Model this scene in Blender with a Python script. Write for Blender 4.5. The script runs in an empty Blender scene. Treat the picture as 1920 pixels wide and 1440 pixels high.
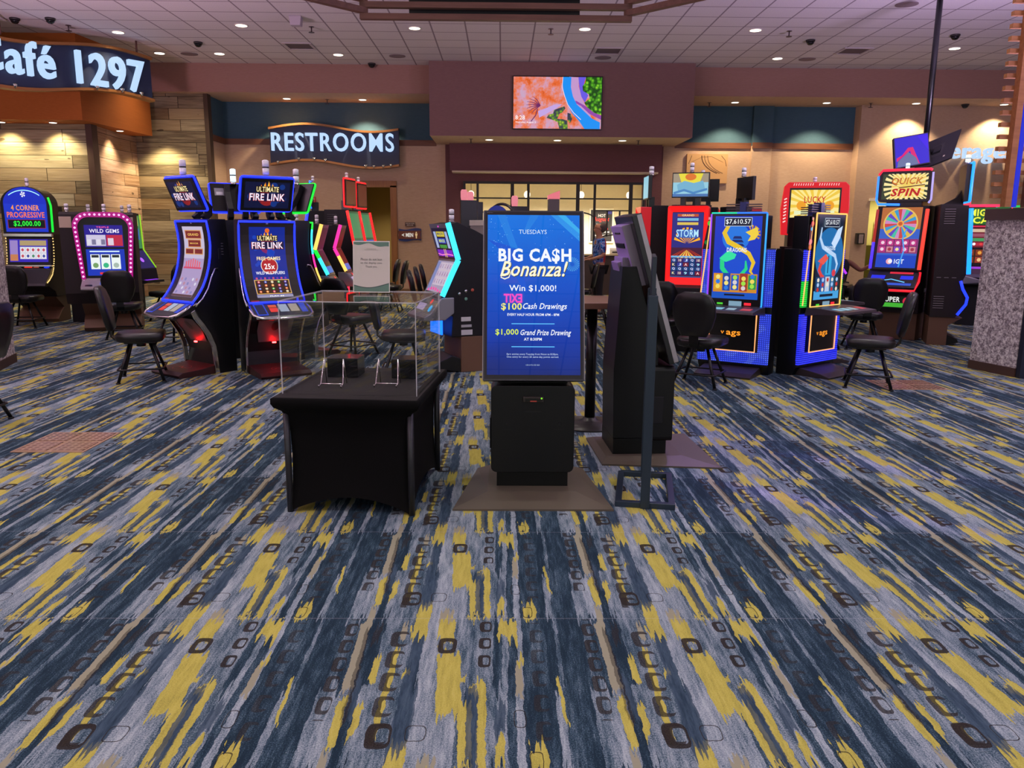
import bpy, bmesh, math, random
from mathutils import Matrix, Vector
random.seed(7)
SC = bpy.context.scene
COL = SC.collection
PI = math.pi
R = math.radians

# ---------------------------------------------------------------- camera
EYE = 1.64
FOC = 1480.0            # focal length in pixels of the 1920 px wide frame
_p, _y, _r = R(11.0), R(0.77), R(0.4)
FWD = Vector((math.sin(_y) * math.cos(_p), math.cos(_y) * math.cos(_p), -math.sin(_p)))
_rt = Vector((math.cos(_y), -math.sin(_y), 0))
_up = _rt.cross(FWD)
RGT = math.cos(_r) * _rt + math.sin(_r) * _up
UPV = -math.sin(_r) * _rt + math.cos(_r) * _up
cam_data = bpy.data.cameras.new('camera')
cam_data.sensor_fit = 'HORIZONTAL'
cam_data.sensor_width = 36.0
cam_data.lens = 36.0 * FOC / 1920.0
cam_data.clip_end = 200
cam = bpy.data.objects.new('camera', cam_data)
COL.objects.link(cam)
_m = Matrix((RGT, UPV, -FWD)).transposed().to_4x4()
_m.translation = Vector((0, 0, EYE))
cam.matrix_world = _m
SC.camera = cam

# ---------------------------------------------------------------- world, view, lamps
SC.view_settings.view_transform = 'Standard'
SC.view_settings.look = 'None'
SC.view_settings.exposure = 0.0
SC.view_settings.gamma = 1.0
SC.view_settings.use_curve_mapping = False
world = bpy.data.worlds.new('world')
SC.world = world
world.use_nodes = True
world.node_tree.nodes['Background'].inputs[0].default_value = (0.57, 0.60, 0.56, 1)
world.node_tree.nodes['Background'].inputs[1].default_value = 1.3

WARM = (1.0, 0.84, 0.60)
WHITE = (1.0, 0.99, 0.86)
CEIL = 5.38
SOFF = 4.75
LAMPS = []


def spot(loc, power, color, angle, blend=0.6, size=0.08, aim=None):
    d = bpy.data.lights.new('lamp_light', 'SPOT')
    d.energy = power
    d.color = color
    d.spot_size = R(angle)
    d.spot_blend = blend
    d.shadow_soft_size = size
    o = bpy.data.objects.new('lamp_light', d)
    COL.objects.link(o)
    o.location = loc
    if aim is not None:
        v = Vector(aim) - Vector(loc)
        o.rotation_euler = v.to_track_quat('-Z', 'Y').to_euler()
    return o


def area(loc, sx, sy, power, color, aim):
    d = bpy.data.lights.new('added_uplight', 'AREA')
    d.shape = 'RECTANGLE'
    d.size = sx
    d.size_y = sy
    d.energy = power
    d.color = color
    o = bpy.data.objects.new('added_uplight', d)
    COL.objects.link(o)
    o.location = loc
    v = Vector(aim) - Vector(loc)
    o.rotation_euler = v.to_track_quat('-Z', 'Y').to_euler()
    return o


# recessed ceiling downlights: the ones in view, and the same grid carried on above and behind the camera
CEIL_LIGHTS = [(-4.90, 15.84), (-7.49, 16.47), (-7.47, 18.31), (-6.17, 18.3), (-3.59, 18.29), (-1.67, 15.91),
               (1.54, 15.85), (4.75, 15.8), (6.0, 18.23), (9.27, 17.11)]
HALL_LIGHTS = [(x, y) for y in (-5.0, -1.5, 2.2, 6.0, 10.2) for x in (-7.8, -4.6, -1.5, 1.6, 4.7, 7.8)]
SOFF_LIGHTS = [(-5.23, 20.14), (-3.41, 20.2), (5.65, 20.09), (7.87, 20.04), (10.04, 20.0), (12.22, 20.04)]
BUMP_LIGHTS = [(-0.32, 19.5), (1.3, 19.5), (2.84, 19.45)]
for x, y in CEIL_LIGHTS:
    spot((x, y, CEIL - 0.03), 230, WARM, 118, 0.9)
for x, y in HALL_LIGHTS:
    spot((x, y, CEIL - 0.03), 130, WHITE, 125, 0.9)
for x, y in SOFF_LIGHTS:
    spot((x, y, SOFF - 0.03), 420, (1.0, 0.78, 0.50), 112, 0.45)
for x, y in BUMP_LIGHTS:
    spot((x, y, 3.765 - 0.03), 90, WARM, 110, 0.5)

# added coloured uplights, without fixtures, down both hall sides to brighten the tile ceiling
for yy, k in ((9.7, 1.0), (3.0, 1.0), (-4.0, 1.0)):
    area((-7.4, yy, 2.15), 1.4, .35, 430 * k, (.95, .62, .82), (-6.6, yy + .3, 9))
    area((7.5, yy, 2.15), 1.4, .35, 430 * k, (.80, .60, 1.0), (6.7, yy + .3, 9))

# two added violet spots without fixtures, tinting the side on kiosk and floor
spot((-2.0, 7.6, 3.95), 900, (.50, .22, 1.0), 15, .6, .05, (1.0, 5.8, 1.2))
spot((2.6, 8.6, 3.95), 260, (.45, .22, 1.0), 24, .6, .05, (1.5, 5.6, .0))

# ---------------------------------------------------------------- materials
_MC = {}


def lin(h):
    h = h.lstrip('#')
    out = []
    for i in (0, 2, 4):
        c = int(h[i:i + 2], 16) / 255
        out.append(c / 12.92 if c <= 0.04045 else ((c + 0.055) / 1.055) ** 2.4)
    return (out[0], out[1], out[2], 1)


def mat(h, rough=0.5, metal=0.0, spec=0.5, coat=0.0):
    k = ('m', h, rough, metal, spec, coat)
    if k not in _MC:
        m = bpy.data.materials.new('surface_' + h.strip('#'))
        m.use_nodes = True
        b = m.node_tree.nodes['Principled BSDF']
        b.inputs['Base Color'].default_value = lin(h)
        b.inputs['Roughness'].default_value = rough
        b.inputs['Metallic'].default_value = metal
        b.inputs['Specular IOR Level'].default_value = spec
        b.inputs['Coat Weight'].default_value = coat
        _MC[k] = m
    return _MC[k]


def glow(h, s=1.0, rough=0.3, spec=0.3):
    k = ('g', h, s, rough, spec)
    if k not in _MC:
        m = bpy.data.materials.new('lit_' + h.strip('#'))
        m.use_nodes = True
        b = m.node_tree.nodes['Principled BSDF']
        b.inputs['Base Color'].default_value = (0.01, 0.01, 0.01, 1)
        b.inputs['Roughness'].default_value = rough
        b.inputs['Specular IOR Level'].default_value = spec
        b.inputs['Emission Color'].default_value = lin(h)
        b.inputs['Emission Strength'].default_value = s
        _MC[k] = m
    return _MC[k]


class NT:
    """small helper to write node materials as expressions"""

    def __init__(s, name, rough=0.6, spec=0.3):
        s.m = bpy.data.materials.new(name)
        s.m.use_nodes = True
        s.t = s.m.node_tree
        s.b = s.t.nodes['Principled BSDF']
        s.b.inputs['Roughness'].default_value = rough
        s.b.inputs['Specular IOR Level'].default_value = spec
        s.geo = None

    def n(s, typ, **kw):
        nd = s.t.nodes.new(typ)
        for k, v in kw.items():
            setattr(nd, k, v)
        return nd

    def put(s, sock, v):
        if isinstance(v, (int, float)):
            sock.default_value = v
        elif isinstance(v, (tuple, list)):
            sock.default_value = v
        else:
            s.t.links.new(v, sock)

    def math(s, op, a, b=0.0, c=0.0):
        nd = s.n('ShaderNodeMath', operation=op)
        s.put(nd.inputs[0], a)
        s.put(nd.inputs[1], b)
        s.put(nd.inputs[2], c)
        return nd.outputs[0]

    def coord(s, kind='Object'):
        tc = s.n('ShaderNodeTexCoord')
        sp = s.n('ShaderNodeSeparateXYZ')
        s.t.links.new(tc.outputs[kind], sp.inputs[0])
        return sp.outputs[0], sp.outputs[1], sp.outputs[2]

    def vec(s, x, y, z=0.0):
        nd = s.n('ShaderNodeCombineXYZ')
        for i, v in enumerate((x, y, z)):
            s.put(nd.inputs[i], v)
        return nd.outputs[0]

    def noise(s, v, scale=1.0, detail=2.0, rough=0.5):
        nd = s.n('ShaderNodeTexNoise')
        s.t.links.new(v, nd.inputs['Vector'])
        nd.inputs['Scale'].default_value = scale
        nd.inputs['Detail'].default_value = detail
        nd.inputs['Roughness'].default_value = rough
        return nd.outputs[0]

    def ramp(s, f, stops, interp='LINEAR'):
        nd = s.n('ShaderNodeValToRGB')
        cr = nd.color_ramp
        cr.interpolation = interp
        while len(cr.elements) < len(stops):
            cr.elements.new(0.5)
        for e, (p, c) in zip(cr.elements, stops):
            e.position = p
            e.color = lin(c) if isinstance(c, str) else (c, c, c, 1)
        s.put(nd.inputs[0], f)
        return nd.outputs[0]

    def mix(s, f, a, b, blend='MIX'):
        nd = s.n('ShaderNodeMix', data_type='RGBA', blend_type=blend)
        s.put(nd.inputs[0], f)
        s.put(nd.inputs[6], lin(a) if isinstance(a, str) else a)
        s.put(nd.inputs[7], lin(b) if isinstance(b, str) else b)
        return nd.outputs[2]

    def out(s, color=None, bump=None, strength=0.3, dist=0.01):
        if color is not None:
            s.put(s.b.inputs['Base Color'], lin(color) if isinstance(color, str) else color)
        if bump is not None:
            nd = s.n('ShaderNodeBump')
            nd.inputs['Strength'].default_value = strength
            nd.inputs['Distance'].default_value = dist
            s.t.links.new(bump, nd.inputs['Height'])
            s.t.links.new(nd.outputs[0], s.b.inputs['Normal'])
        return s.m


# ---------------------------------------------------------------- mesh builder
_TC = {}


def text_geo(body, bold=0.0, shear=0.0, ext=0.0, res=3, space=1.0):
    k = (body, bold, shear, ext, res, space)
    if k not in _TC:
        cu = bpy.data.curves.new('lettering', 'FONT')
        cu.body = body
        cu.size = 1
        cu.offset = bold
        cu.shear = shear
        cu.extrude = ext
        cu.resolution_u = res
        cu.space_character = space
        ob = bpy.data.objects.new('lettering', cu)
        me = ob.to_mesh()
        vs = [v.co.copy() for v in me.vertices]
        fs = [tuple(p.vertices) for p in me.polygons]
        ob.to_mesh_clear()
        bpy.data.objects.remove(ob)
        bpy.data.curves.remove(cu)
        if not vs:
            vs = [Vector((0, 0, 0))]
        x0 = min(v.x for v in vs); x1 = max(v.x for v in vs)
        y0 = min(v.y for v in vs); y1 = max(v.y for v in vs)
        _TC[k] = (vs, fs, x0, x1, y0, y1)
    return _TC[k]


class MB:
    def __init__(s):
        s.v = []; s.f = []; s.fm = []; s.sm = []; s.mats = []

    def mi(s, m):
        if m not in s.mats:
            s.mats.append(m)
        return s.mats.index(m)

    def add(s, vs, fs, m, smooth=False):
        o = len(s.v)
        s.v += [tuple(v) for v in vs]
        i = s.mi(m)
        for f in fs:
            s.f.append(tuple(o + k for k in f)); s.fm.append(i); s.sm.append(smooth)
        return s

    def box(s, x0, x1, y0, y1, z0, z1, m):
        vs = [(x, y, z) for x in (x0, x1) for y in (y0, y1) for z in (z0, z1)]
        return s.add(vs, [(0, 1, 3, 2), (4, 6, 7, 5), (0, 4, 5, 1), (2, 3, 7, 6), (0, 2, 6, 4), (1, 5, 7, 3)], m)

    def obox(s, c, ax, ay, az, m):
        """box from centre and half-axis vectors"""
        c, ax, ay, az = (Vector(k) for k in (c, ax, ay, az))
        vs = [c + i * ax + j * ay + k * az for i in (-1, 1) for j in (-1, 1) for k in (-1, 1)]
        return s.add(vs, [(0, 1, 3, 2), (4, 6, 7, 5), (0, 4, 5, 1), (2, 3, 7, 6), (0, 2, 6, 4), (1, 5, 7, 3)], m)

    def prism(s, pts, axis, a, b, m, smooth=False):
        """extrude a 2D outline along an axis: x -> (y,z), y -> (x,z), z -> (x,y)"""
        n = len(pts)
        mk = {'x': lambda p, t: (t, p[0], p[1]), 'y': lambda p, t: (p[0], t, p[1]), 'z': lambda p, t: (p[0], p[1], t)}[axis]
        vs = [mk(p, a) for p in pts] + [mk(p, b) for p in pts]
        s.add(vs, [(i, (i + 1) % n, n + (i + 1) % n, n + i) for i in range(n)], m, smooth)
        o = len(s.v) - 2 * n
        i = s.mi(m)
        s.f.append(tuple(o + k for k in range(n))); s.fm.append(i); s.sm.append(False)
        s.f.append(tuple(o + n + k for k in reversed(range(n)))); s.fm.append(i); s.sm.append(False)
        return s

    def tube(s, path, r, m, n=8, closed=False, flat=None):
        P = [Vector(p) for p in path]
        N = len(P)
        rings = []
        prev = None
        for i in range(N):
            if closed:
                t = (P[(i + 1) % N] - P[i - 1])
            else:
                t = P[min(i + 1, N - 1)] - P[max(i - 1, 0)]
            if t.length < 1e-9:
                t = Vector((0, 0, 1))
            t.normalize()
            if prev is None:
                ref = Vector((0, 0, 1)) if abs(t.z) < 0.9 else Vector((1, 0, 0))
                u = t.cross(ref).normalized()
            else:
                u = (prev - t * prev.dot(t))
                u = u.normalized() if u.length > 1e-6 else t.orthogonal().normalized()
            prev = u
            w = t.cross(u)
            rr = r[i] if isinstance(r, (list, tuple)) else r
            rings.append([P[i] + rr * (math.cos(2 * PI * k / n) * u + math.sin(2 * PI * k / n) * w) for k in range(n)])
        vs = [p for rg in rings for p in rg]
        fs = []
        for i in range(N if closed else N - 1):
            a, b = i * n, ((i + 1) % N) * n
            for k in range(n):
                fs.append((a + k, a + (k + 1) % n, b + (k + 1) % n, b + k))
        s.add(vs, fs, m, True)
        if not closed:
            o = len(s.v) - len(vs)
            i = s.mi(m)
            s.f.append(tuple(o + k for k in reversed(range(n)))); s.fm.append(i); s.sm.append(False)
            s.f.append(tuple(o + (N - 1) * n + k for k in range(n))); s.fm.append(i); s.sm.append(False)
        return s

    def lathe(s, prof, c, m, n=24, smooth=True):
        cx, cy, cz = c
        vs = []; fs = []
        for r_, z in prof:
            for k in range(n):
                a = 2 * PI * k / n
                vs.append((cx + r_ * math.cos(a), cy + r_ * math.sin(a), cz + z))
        for i in range(len(prof) - 1):
            for k in range(n):
                fs.append((i * n + k, i * n + (k + 1) % n, (i + 1) * n + (k + 1) % n, (i + 1) * n + k))
        s.add(vs, fs, m, smooth)
        o = len(s.v) - len(vs)
        i = s.mi(m)
        if prof[0][0] > 1e-4:
            s.f.append(tuple(o + k for k in reversed(range(n)))); s.fm.append(i); s.sm.append(False)
        if prof[-1][0] > 1e-4:
            s.f.append(tuple(o + (len(prof) - 1) * n + k for k in range(n))); s.fm.append(i); s.sm.append(False)
        return s

    def sphere(s, c, rx, ry, rz, m, n=12, k=8):
        prof = []
        vs = []; fs = []
        for i in range(k + 1):
            th = PI * i / k
            for j in range(n):
                a = 2 * PI * j / n
                vs.append((c[0] + rx * math.sin(th) * math.cos(a), c[1] + ry * math.sin(th) * math.sin(a), c[2] + rz * math.cos(th)))
        for i in range(k):
            for j in range(n):
                fs.append((i * n + j, (i + 1) * n + j, (i + 1) * n + (j + 1) % n, i * n + (j + 1) % n))
        return s.add(vs, fs, m, True)

    def sheet(s, rows, m, smooth=True):
        n = len(rows[0])
        vs = [p for r_ in rows for p in r_]
        fs = [(i * n + k, i * n + k + 1, (i + 1) * n + k + 1, (i + 1) * n + k) for i in range(len(rows) - 1) for k in range(n - 1)]
        return s.add(vs, fs, m, smooth)

    def text(s, body, x0, x1, z0, z1, y, m, bold=0.0, shear=0.0, ext=0.0, res=3, fn=None, space=1.0):
        """letters stretched into the box x0..x1, z0..z1 of the plane at y, facing -Y"""
        vs, fs, a0, a1, b0, b1 = text_geo(body, bold, shear, ext, res, space)
        w = max(a1 - a0, 1e-5); h = max(b1 - b0, 1e-5)
        out = []
        for v in vs:
            p = (x0 + (v.x - a0) / w * (x1 - x0), y - v.z, z0 + (v.y - b0) / h * (z1 - z0))
            out.append(fn(*p) if fn else p)
        return s.add(out, fs, m)

    def build(s, name, parent=None, bevel=0.0, loc=None, clean=True):
        me = bpy.data.meshes.new(name)
        me.from_pydata(s.v, [], s.f)
        for m in s.mats:
            me.materials.append(m)
        for p, i, k in zip(me.polygons, s.fm, s.sm):
            p.material_index = i
            p.use_smooth = k
        if clean:
            bm = bmesh.new(); bm.from_mesh(me)
            bmesh.ops.remove_doubles(bm, verts=bm.verts, dist=1e-5)
            bmesh.ops.recalc_face_normals(bm, faces=bm.faces)
            bm.to_mesh(me); bm.free()
        o = bpy.data.objects.new(name, me)
        COL.objects.link(o)
        if parent is not None:
            o.parent = parent
        if loc is not None:
            o.location = loc
        if bevel:
            md = o.modifiers.new('edge', 'BEVEL')
            md.width = bevel
            md.segments = 2
            md.limit_method = 'ANGLE'
            md.angle_limit = R(40)
        return o


def tag(o, label, cat, group=None, kind=None):
    if label: o['label'] = label
    if cat: o['category'] = cat
    if group: o['group'] = group
    if kind: o['kind'] = kind
    return o


def thing(name, label, cat, loc=(0, 0, 0), rot=0.0, group=None):
    o = bpy.data.objects.new(name, None)
    o.empty_display_size = 0.1
    COL.objects.link(o)
    o.location = loc
    o.rotation_euler = (0, 0, R(rot))
    return tag(o, label, cat, group)


def dup(src, label, loc=None, rot=None, group=None):
    r_ = src.copy(); COL.objects.link(r_)
    if loc is not None: r_.location = loc
    if rot is not None: r_.rotation_euler = (0, 0, R(rot))
    r_['label'] = label
    if group: r_['group'] = group
    for ch in list(src.children):
        c = ch.copy(); COL.objects.link(c); c.parent = r_
        for g in list(ch.children):
            d = g.copy(); COL.objects.link(d); d.parent = c
    return r_


def struct(o, label=None):
    o['kind'] = 'structure'
    if label: o['label'] = label
    return o


class Art:
    """flat artwork laid in thin layers on a display face; fn maps (u right, v up, layer) to a local point"""
    STEP = 0.0012

    def __init__(s, mb, fn, bend=None):
        s.mb, s.fn, s.bend = mb, fn, bend

    def put(s, pts, faces, m, layer):
        if not s.bend:
            s.mb.add([s.fn(u, v, layer * s.STEP) for u, v in pts], faces, m)
            return
        bm = bmesh.new()
        vv = [bm.verts.new((u, v, 0)) for u, v in pts]
        for f in faces:
            try:
                bm.faces.new([vv[i] for i in f])
            except ValueError:
                pass
        lo = min(p[1] for p in pts); hi = max(p[1] for p in pts)
        for c in s.bend:
            if lo + 1e-4 < c < hi - 1e-4:
                bmesh.ops.bisect_plane(bm, geom=bm.verts[:] + bm.edges[:] + bm.faces[:], plane_co=(0, c, 0), plane_no=(0, 1, 0))
        bm.verts.index_update()
        s.mb.add([s.fn(v.co.x, v.co.y, layer * s.STEP) for v in bm.verts], [[v.index for v in f.verts] for f in bm.faces], m)
        bm.free()

    def rect(s, u0, v0, u1, v1, m, l=1):
        s.put([(u0, v0), (u1, v0), (u1, v1), (u0, v1)], [(0, 1, 2, 3)], m, l)

    def poly(s, pts, m, l=1):
        s.put(pts, [tuple(range(len(pts)))], m, l)

    def disc(s, u, v, r_, m, l=1, n=20, rv=None):
        rv = rv or r_
        s.poly([(u + r_ * math.cos(2 * PI * k / n), v + rv * math.sin(2 * PI * k / n)) for k in range(n)], m, l)

    def ring(s, u, v, r0, r1, m, l=1, n=24, a0=0.0, a1=2 * PI):
        pts = []
        for k in range(n + 1):
            a = a0 + (a1 - a0) * k / n
            pts += [(u + r0 * math.cos(a), v + r0 * math.sin(a)), (u + r1 * math.cos(a), v + r1 * math.sin(a))]
        s.put(pts, [(2 * k, 2 * k + 1, 2 * k + 3, 2 * k + 2) for k in range(n)], m, l)

    def stroke(s, path, w, m, l=1):
        n = len(path); pts = []
        for i, (u, v) in enumerate(path):
            a = path[max(i - 1, 0)]; b = path[min(i + 1, n - 1)]
            dx, dy = b[0] - a[0], b[1] - a[1]
            q = math.hypot(dx, dy) or 1
            ww = (w[i] if isinstance(w, (list, tuple)) else w) / 2
            pts += [(u - dy / q * ww, v + dx / q * ww), (u + dy / q * ww, v - dx / q * ww)]
        s.put(pts, [(2 * i, 2 * i + 1, 2 * i + 3, 2 * i + 2) for i in range(n - 1)], m, l)

    def frame(s, u0, v0, u1, v1, t, m, l=1):
        s.rect(u0, v0, u1, v0 + t, m, l); s.rect(u0, v1 - t, u1, v1, m, l)
        s.rect(u0, v0 + t, u0 + t, v1 - t, m, l); s.rect(u1 - t, v0 + t, u1, v1 - t, m, l)

    def text(s, body, u0, u1, v0, v1, m, l=2, bold=0.0, shear=0.0, res=2):
        vs, fs, a0, a1, b0, b1 = text_geo(body, .034 if bold > .055 else min(bold, .018), shear, 0.0, res, 1.0 + (.034 if bold > .055 else min(bold, .018)) * 3)
        w = max(a1 - a0, 1e-5); h = max(b1 - b0, 1e-5)
        s.put([(u0 + (v.x - a0) / w * (u1 - u0), v0 + (v.y - b0) / h * (v1 - v0)) for v in vs], fs, m, l)

    def burst(s, u, v, r0, r1, n, m, l=1, a0=0.0, a1=2 * PI, clip=None):
        for k in range(n):
            a = a0 + (a1 - a0) * (k + .5) / n
            d = (a1 - a0) / n * .28
            pts = [(u + r0 * math.cos(a), v + r0 * math.sin(a)), (u + r1 * math.cos(a - d), v + r1 * math.sin(a - d)), (u + r1 * math.cos(a + d), v + r1 * math.sin(a + d))]
            if clip:
                pts = [(min(max(p[0], clip[0]), clip[2]), min(max(p[1], clip[1]), clip[3])) for p in pts]
            s.poly(pts, m, l)


def plane_fn(o, ux, vx):
    """display face with origin o, unit right ux and unit up vx"""
    o, ux, vx = Vector(o), Vector(ux).normalized(), Vector(vx).normalized()
    nn = ux.cross(vx)
    return lambda u, v, d: o + ux * u + vx * v + nn * d


def path_fn(path):
    """face that follows a (y,z) side profile given from bottom to top; u is x, v is arc length"""
    P = [Vector((0, y, z)) for y, z in path]
    L = [0.0]
    for a, b in zip(P, P[1:]):
        L.append(L[-1] + (b - a).length)

    def fn(u, v, d):
        i = 0
        while i < len(L) - 2 and v > L[i + 1]:
            i += 1
        a, b = P[i], P[i + 1]
        t = (v - L[i]) / (L[i + 1] - L[i])
        p = a.lerp(b, t)
        tg = (b - a).normalized()
        nn = Vector((1, 0, 0)).cross(tg)
        return Vector((u, p.y, p.z)) + nn * d
    return fn, L


# ================================================================ the setting
TILE = 0.988


def carpet():
    t = NT('carpet', 0.95, 0.1)
    x, y, z = t.coord('Object')
    M = t.math
    u = M('MULTIPLY', M('ADD', x, 0.213), 1 / 0.986)
    d = M('MULTIPLY', M('SUBTRACT', 3.145, y), 1 / 0.99)
    fu = M('WRAP', u, 0.5, -0.5)
    fd = M('FRACT', d)
    # ragged edges: along the pile direction streaks end unevenly
    e1 = M('SUBTRACT', t.noise(t.vec(M('MULTIPLY', fu, 9.0), M('MULTIPLY', fd, 11.0)), 1.0, 4.0, 0.65), 0.5)
    e2 = M('SUBTRACT', t.noise(t.vec(M('MULTIPLY', fu, 75.0), M('MULTIPLY', fd, 3.0), 4.0), 1.0, 2.0), 0.5)
    uw = M('MULTIPLY_ADD', e1, 0.034, u)
    dw = M('MULTIPLY_ADD', e2, 0.30, M('MULTIPLY_ADD', e1, 0.05, d))

    def blob(uc, dc, hw, hd, sl=0.0, raw=False):
        uu = u if raw else uw
        dd_ = d if raw else dw
        b = M('SUBTRACT', hd, M('ABSOLUTE', M('WRAP', M('SUBTRACT', dd_, dc), 0.5, -0.5)))
        if sl:
            uu = M('MULTIPLY_ADD', M('WRAP', M('SUBTRACT', d, dc), 0.5, -0.5), -sl, uu)
        a = M('SUBTRACT', hw, M('ABSOLUTE', M('WRAP', M('SUBTRACT', uu, uc), 0.5, -0.5)))
        return M('MINIMUM', M('MULTIPLY', a, 4.0), b)

    def union(lst):
        r_ = lst[0]
        for k in lst[1:]:
            r_ = M('MAXIMUM', r_, k)
        return M('GREATER_THAN', r_, 0.0)

    def ring(uc, dc, a, b, per=1.0, ia=0.5, ib=0.62, off=0.2, drift=0.0):
        dd_ = M('WRAP', M('SUBTRACT', M('MULTIPLY_ADD', e1, 0.015, d), dc), per / 2, -per / 2)
        uu = M('WRAP', M('SUBTRACT', M('MULTIPLY_ADD', e1, 0.012, u), uc), 0.5, -0.5)
        A = M('MULTIPLY', uu, 1 / a); B = M('MULTIPLY', dd_, 1 / b)
        A2 = M('MULTIPLY', A, A); B2 = M('MULTIPLY', B, B)
        o = M('SUBTRACT', 1.0, M('ADD', M('MULTIPLY', A2, A2), M('MULTIPLY', B2, B2)))
        C = M('MULTIPLY', M('SUBTRACT', A, off), 1 / ia); D = M('MULTIPLY', B, 1 / ib)
        C2 = M('MULTIPLY', C, C); D2 = M('MULTIPLY', D, D)
        i = M('SUBTRACT', M('ADD', M('MULTIPLY', C2, C2), M('MULTIPLY', D2, D2)), 1.0)
        return M('MINIMUM', o, i)

    # base tone by column: one set of columns for the upper half of a tile, one for the lower
    up = t.ramp(M('ADD', M('MULTIPLY_ADD', e1, 0.03, fu), 0.5), [
        (0.0, .22), (0.06, .42), (0.09, .28), (0.135, .55), (0.16, .2), (0.225, .56), (0.29, .52), (0.36, .24), (0.395, .74),
        (0.455, .62), (0.525, .60), (0.57, .56), (0.65, .60), (0.685, .28), (0.72, .62), (0.745, .25), (0.78, .72), (0.803, .26), (0.84, .33), (0.90, .2), (0.94, .5), (0.955, .22)], 'CONSTANT')
    lo = t.ramp(M('ADD', M('MULTIPLY_ADD', e1, 0.03, fu), 0.5), [
        (0.0, .25), (0.05, .62), (0.10, .74), (0.135, .6), (0.17, .18), (0.20, .60), (0.28, .56), (0.31, .5), (0.35, .26), (0.405, .76),
        (0.46, .68), (0.50, .72), (0.56, .45), (0.585, .3), (0.60, .25), (0.655, .57), (0.70, .66), (0.74, .3), (0.77, .76), (0.80, .25), (0.88, .22), (0.915, .66), (0.945, .34)], 'CONSTANT')
    half = t.math('GREATER_THAN', M('FRACT', M('MULTIPLY_ADD', e2, 0.5, M('ADD', d, 3.0))), 0.52)
    base = t.mix(half, up, lo)
    sep = t.n('ShaderNodeSeparateColor'); t.t.links.new(base, sep.inputs[0])
    st = M('SUBTRACT', t.noise(t.vec(M('MULTIPLY', u, 52.0), M('MULTIPLY', d, 5.6), 9.0), 1.0, 5.0, 0.72), 0.5)
    st2 = M('SUBTRACT', t.noise(t.vec(M('MULTIPLY', u, 13.0), M('MULTIPLY', d, 2.6), 2.0), 1.0, 2.0), 0.5)
    tone = M('MULTIPLY_ADD', st, 1.15, M('MULTIPLY_ADD', st2, 0.55, sep.outputs[0]))
    # heathered pile
    hp = M('SUBTRACT', t.noise(t.vec(x, y), 190.0, 2.0, 0.8), 0.5)
    tone = M('MULTIPLY_ADD', hp, 1.25, tone)
    colr = t.ramp(tone, [(0.10, '#1d2c39'), (0.25, '#243543'), (0.30, '#314453'), (0.42, '#384d5c'), (0.47, '#4d5f6d'), (0.58, '#5f6e7a'), (0.63, '#75828d'), (0.78, '#848f99'), (0.85, '#959fa6'), (1.0, '#a4acb2')])
    # pale straw streaks and yellow streaks
    pale = union([blob(-.355, .30, .020, .25, .02), blob(-.35, .02, .014, .10), blob(.288, .44, .013, .13), blob(-.19, .10, .012, .06), blob(-.02, .97, .03, .05)])
    yel = union([blob(.022, .49, .046, .21, .06), blob(-.012, .10, .036, .09), blob(-.122, .02, .030, .12), blob(-.118, .93, .028, .09),
                 blob(.150, .73, .015, .27, .02), blob(.096, .80, .024, .17, .04), blob(.245, .10, .040, .085), blob(.345, .94, .030, .07),
                 blob(-.345, .74, .016, .15, .03), blob(-.268, .40, .013, .075), blob(-.285, .73, .012, .07), blob(-.281, .65, .012, .012), blob(.065, .462, .02, .018),
                 blob(.215, .90, .016, .06), blob(.292, .34, .014, .03), blob(-.155, .15, .012, .03), blob(.44, .60, .006, .16, .05),
                 blob(-.205, .55, .012, .30, -.02), blob(.12, .55, .02, .03), blob(-.145, .42, .014, .02), blob(.095, .0, .03, .012)])
    colr = t.mix(pale, colr, '#908d78')
    ycol = t.ramp(M('ADD', M('MULTIPLY', hp, 0.8), M('ADD', M('MULTIPLY', st, 0.8), 0.5)), [(0.2, '#837f42'), (0.55, '#b4a950'), (0.9, '#bab06e')])
    colr = t.mix(yel, colr, ycol)
    # dark slate patches that break the streaks
    dk = union([blob(-.125, .40, .022, .25, -.03), blob(-.12, .72, .032, .17, -.02), blob(.118, .75, .020, .22, .03), blob(-.31, .60, .012, .12, .02), blob(.215, .72, .02, .10)])
    colr = t.mix(M('MULTIPLY', dk, 0.85), colr, t.ramp(M('ADD', M('MULTIPLY', st, 1.2), 0.5), [(0.3, '#283849'), (0.7, '#465768')]))
    # rounded links printed in dark brown
    cl = M('MINIMUM', ring(-.200, .177, .036, .062, .157, .62, .66, .42), blob(-.2, .49, .08, .41, 0, True))
    cf = M('MINIMUM', ring(-.413, .10, .026, .052, .135, .55, .62, .35), blob(-.413, .37, .08, .36, 0, True))
    cr = M('MINIMUM', ring(.365, .155, .028, .052, .158, .62, .66, .45), blob(.365, .44, .08, .40, 0, True))
    c3 = M('MINIMUM', ring(.153, .074, .025, .044, .137, .5, .6, .25), blob(.153, .21, .06, .21, 0, True))
    one = ring(.0, .230, .038, .060, 1.0, .5, .55, .05)
    rim = ring(.335, .945, .022, .05, 1.0, .85, .88, 0.0)
    rim2 = ring(-.07, .80, .035, .045, 1.0, .90, .90, 0.0)
    rim3 = ring(.285, .72, .022, .05, 1.0, .85, .9, 0.0)
    strong = union([one, c3, ring(-.192, .815, .043, .068, 1.0, .5, .62, .3)])
    soft = union([cl, cf, rim, rim2, rim3])
    softer = union([cr, blob(-.335, .42, .010, .30, .03), blob(-.30, .12, .014, .08)])
    brown = t.ramp(M('ADD', hp, 0.5), [(0.3, '#1f1b1a'), (0.7, '#38322f')])
    colr = t.mix(M('MULTIPLY', softer, 0.6), colr, brown)
    colr = t.mix(M('MULTIPLY', soft, 0.85), colr, brown)
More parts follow.
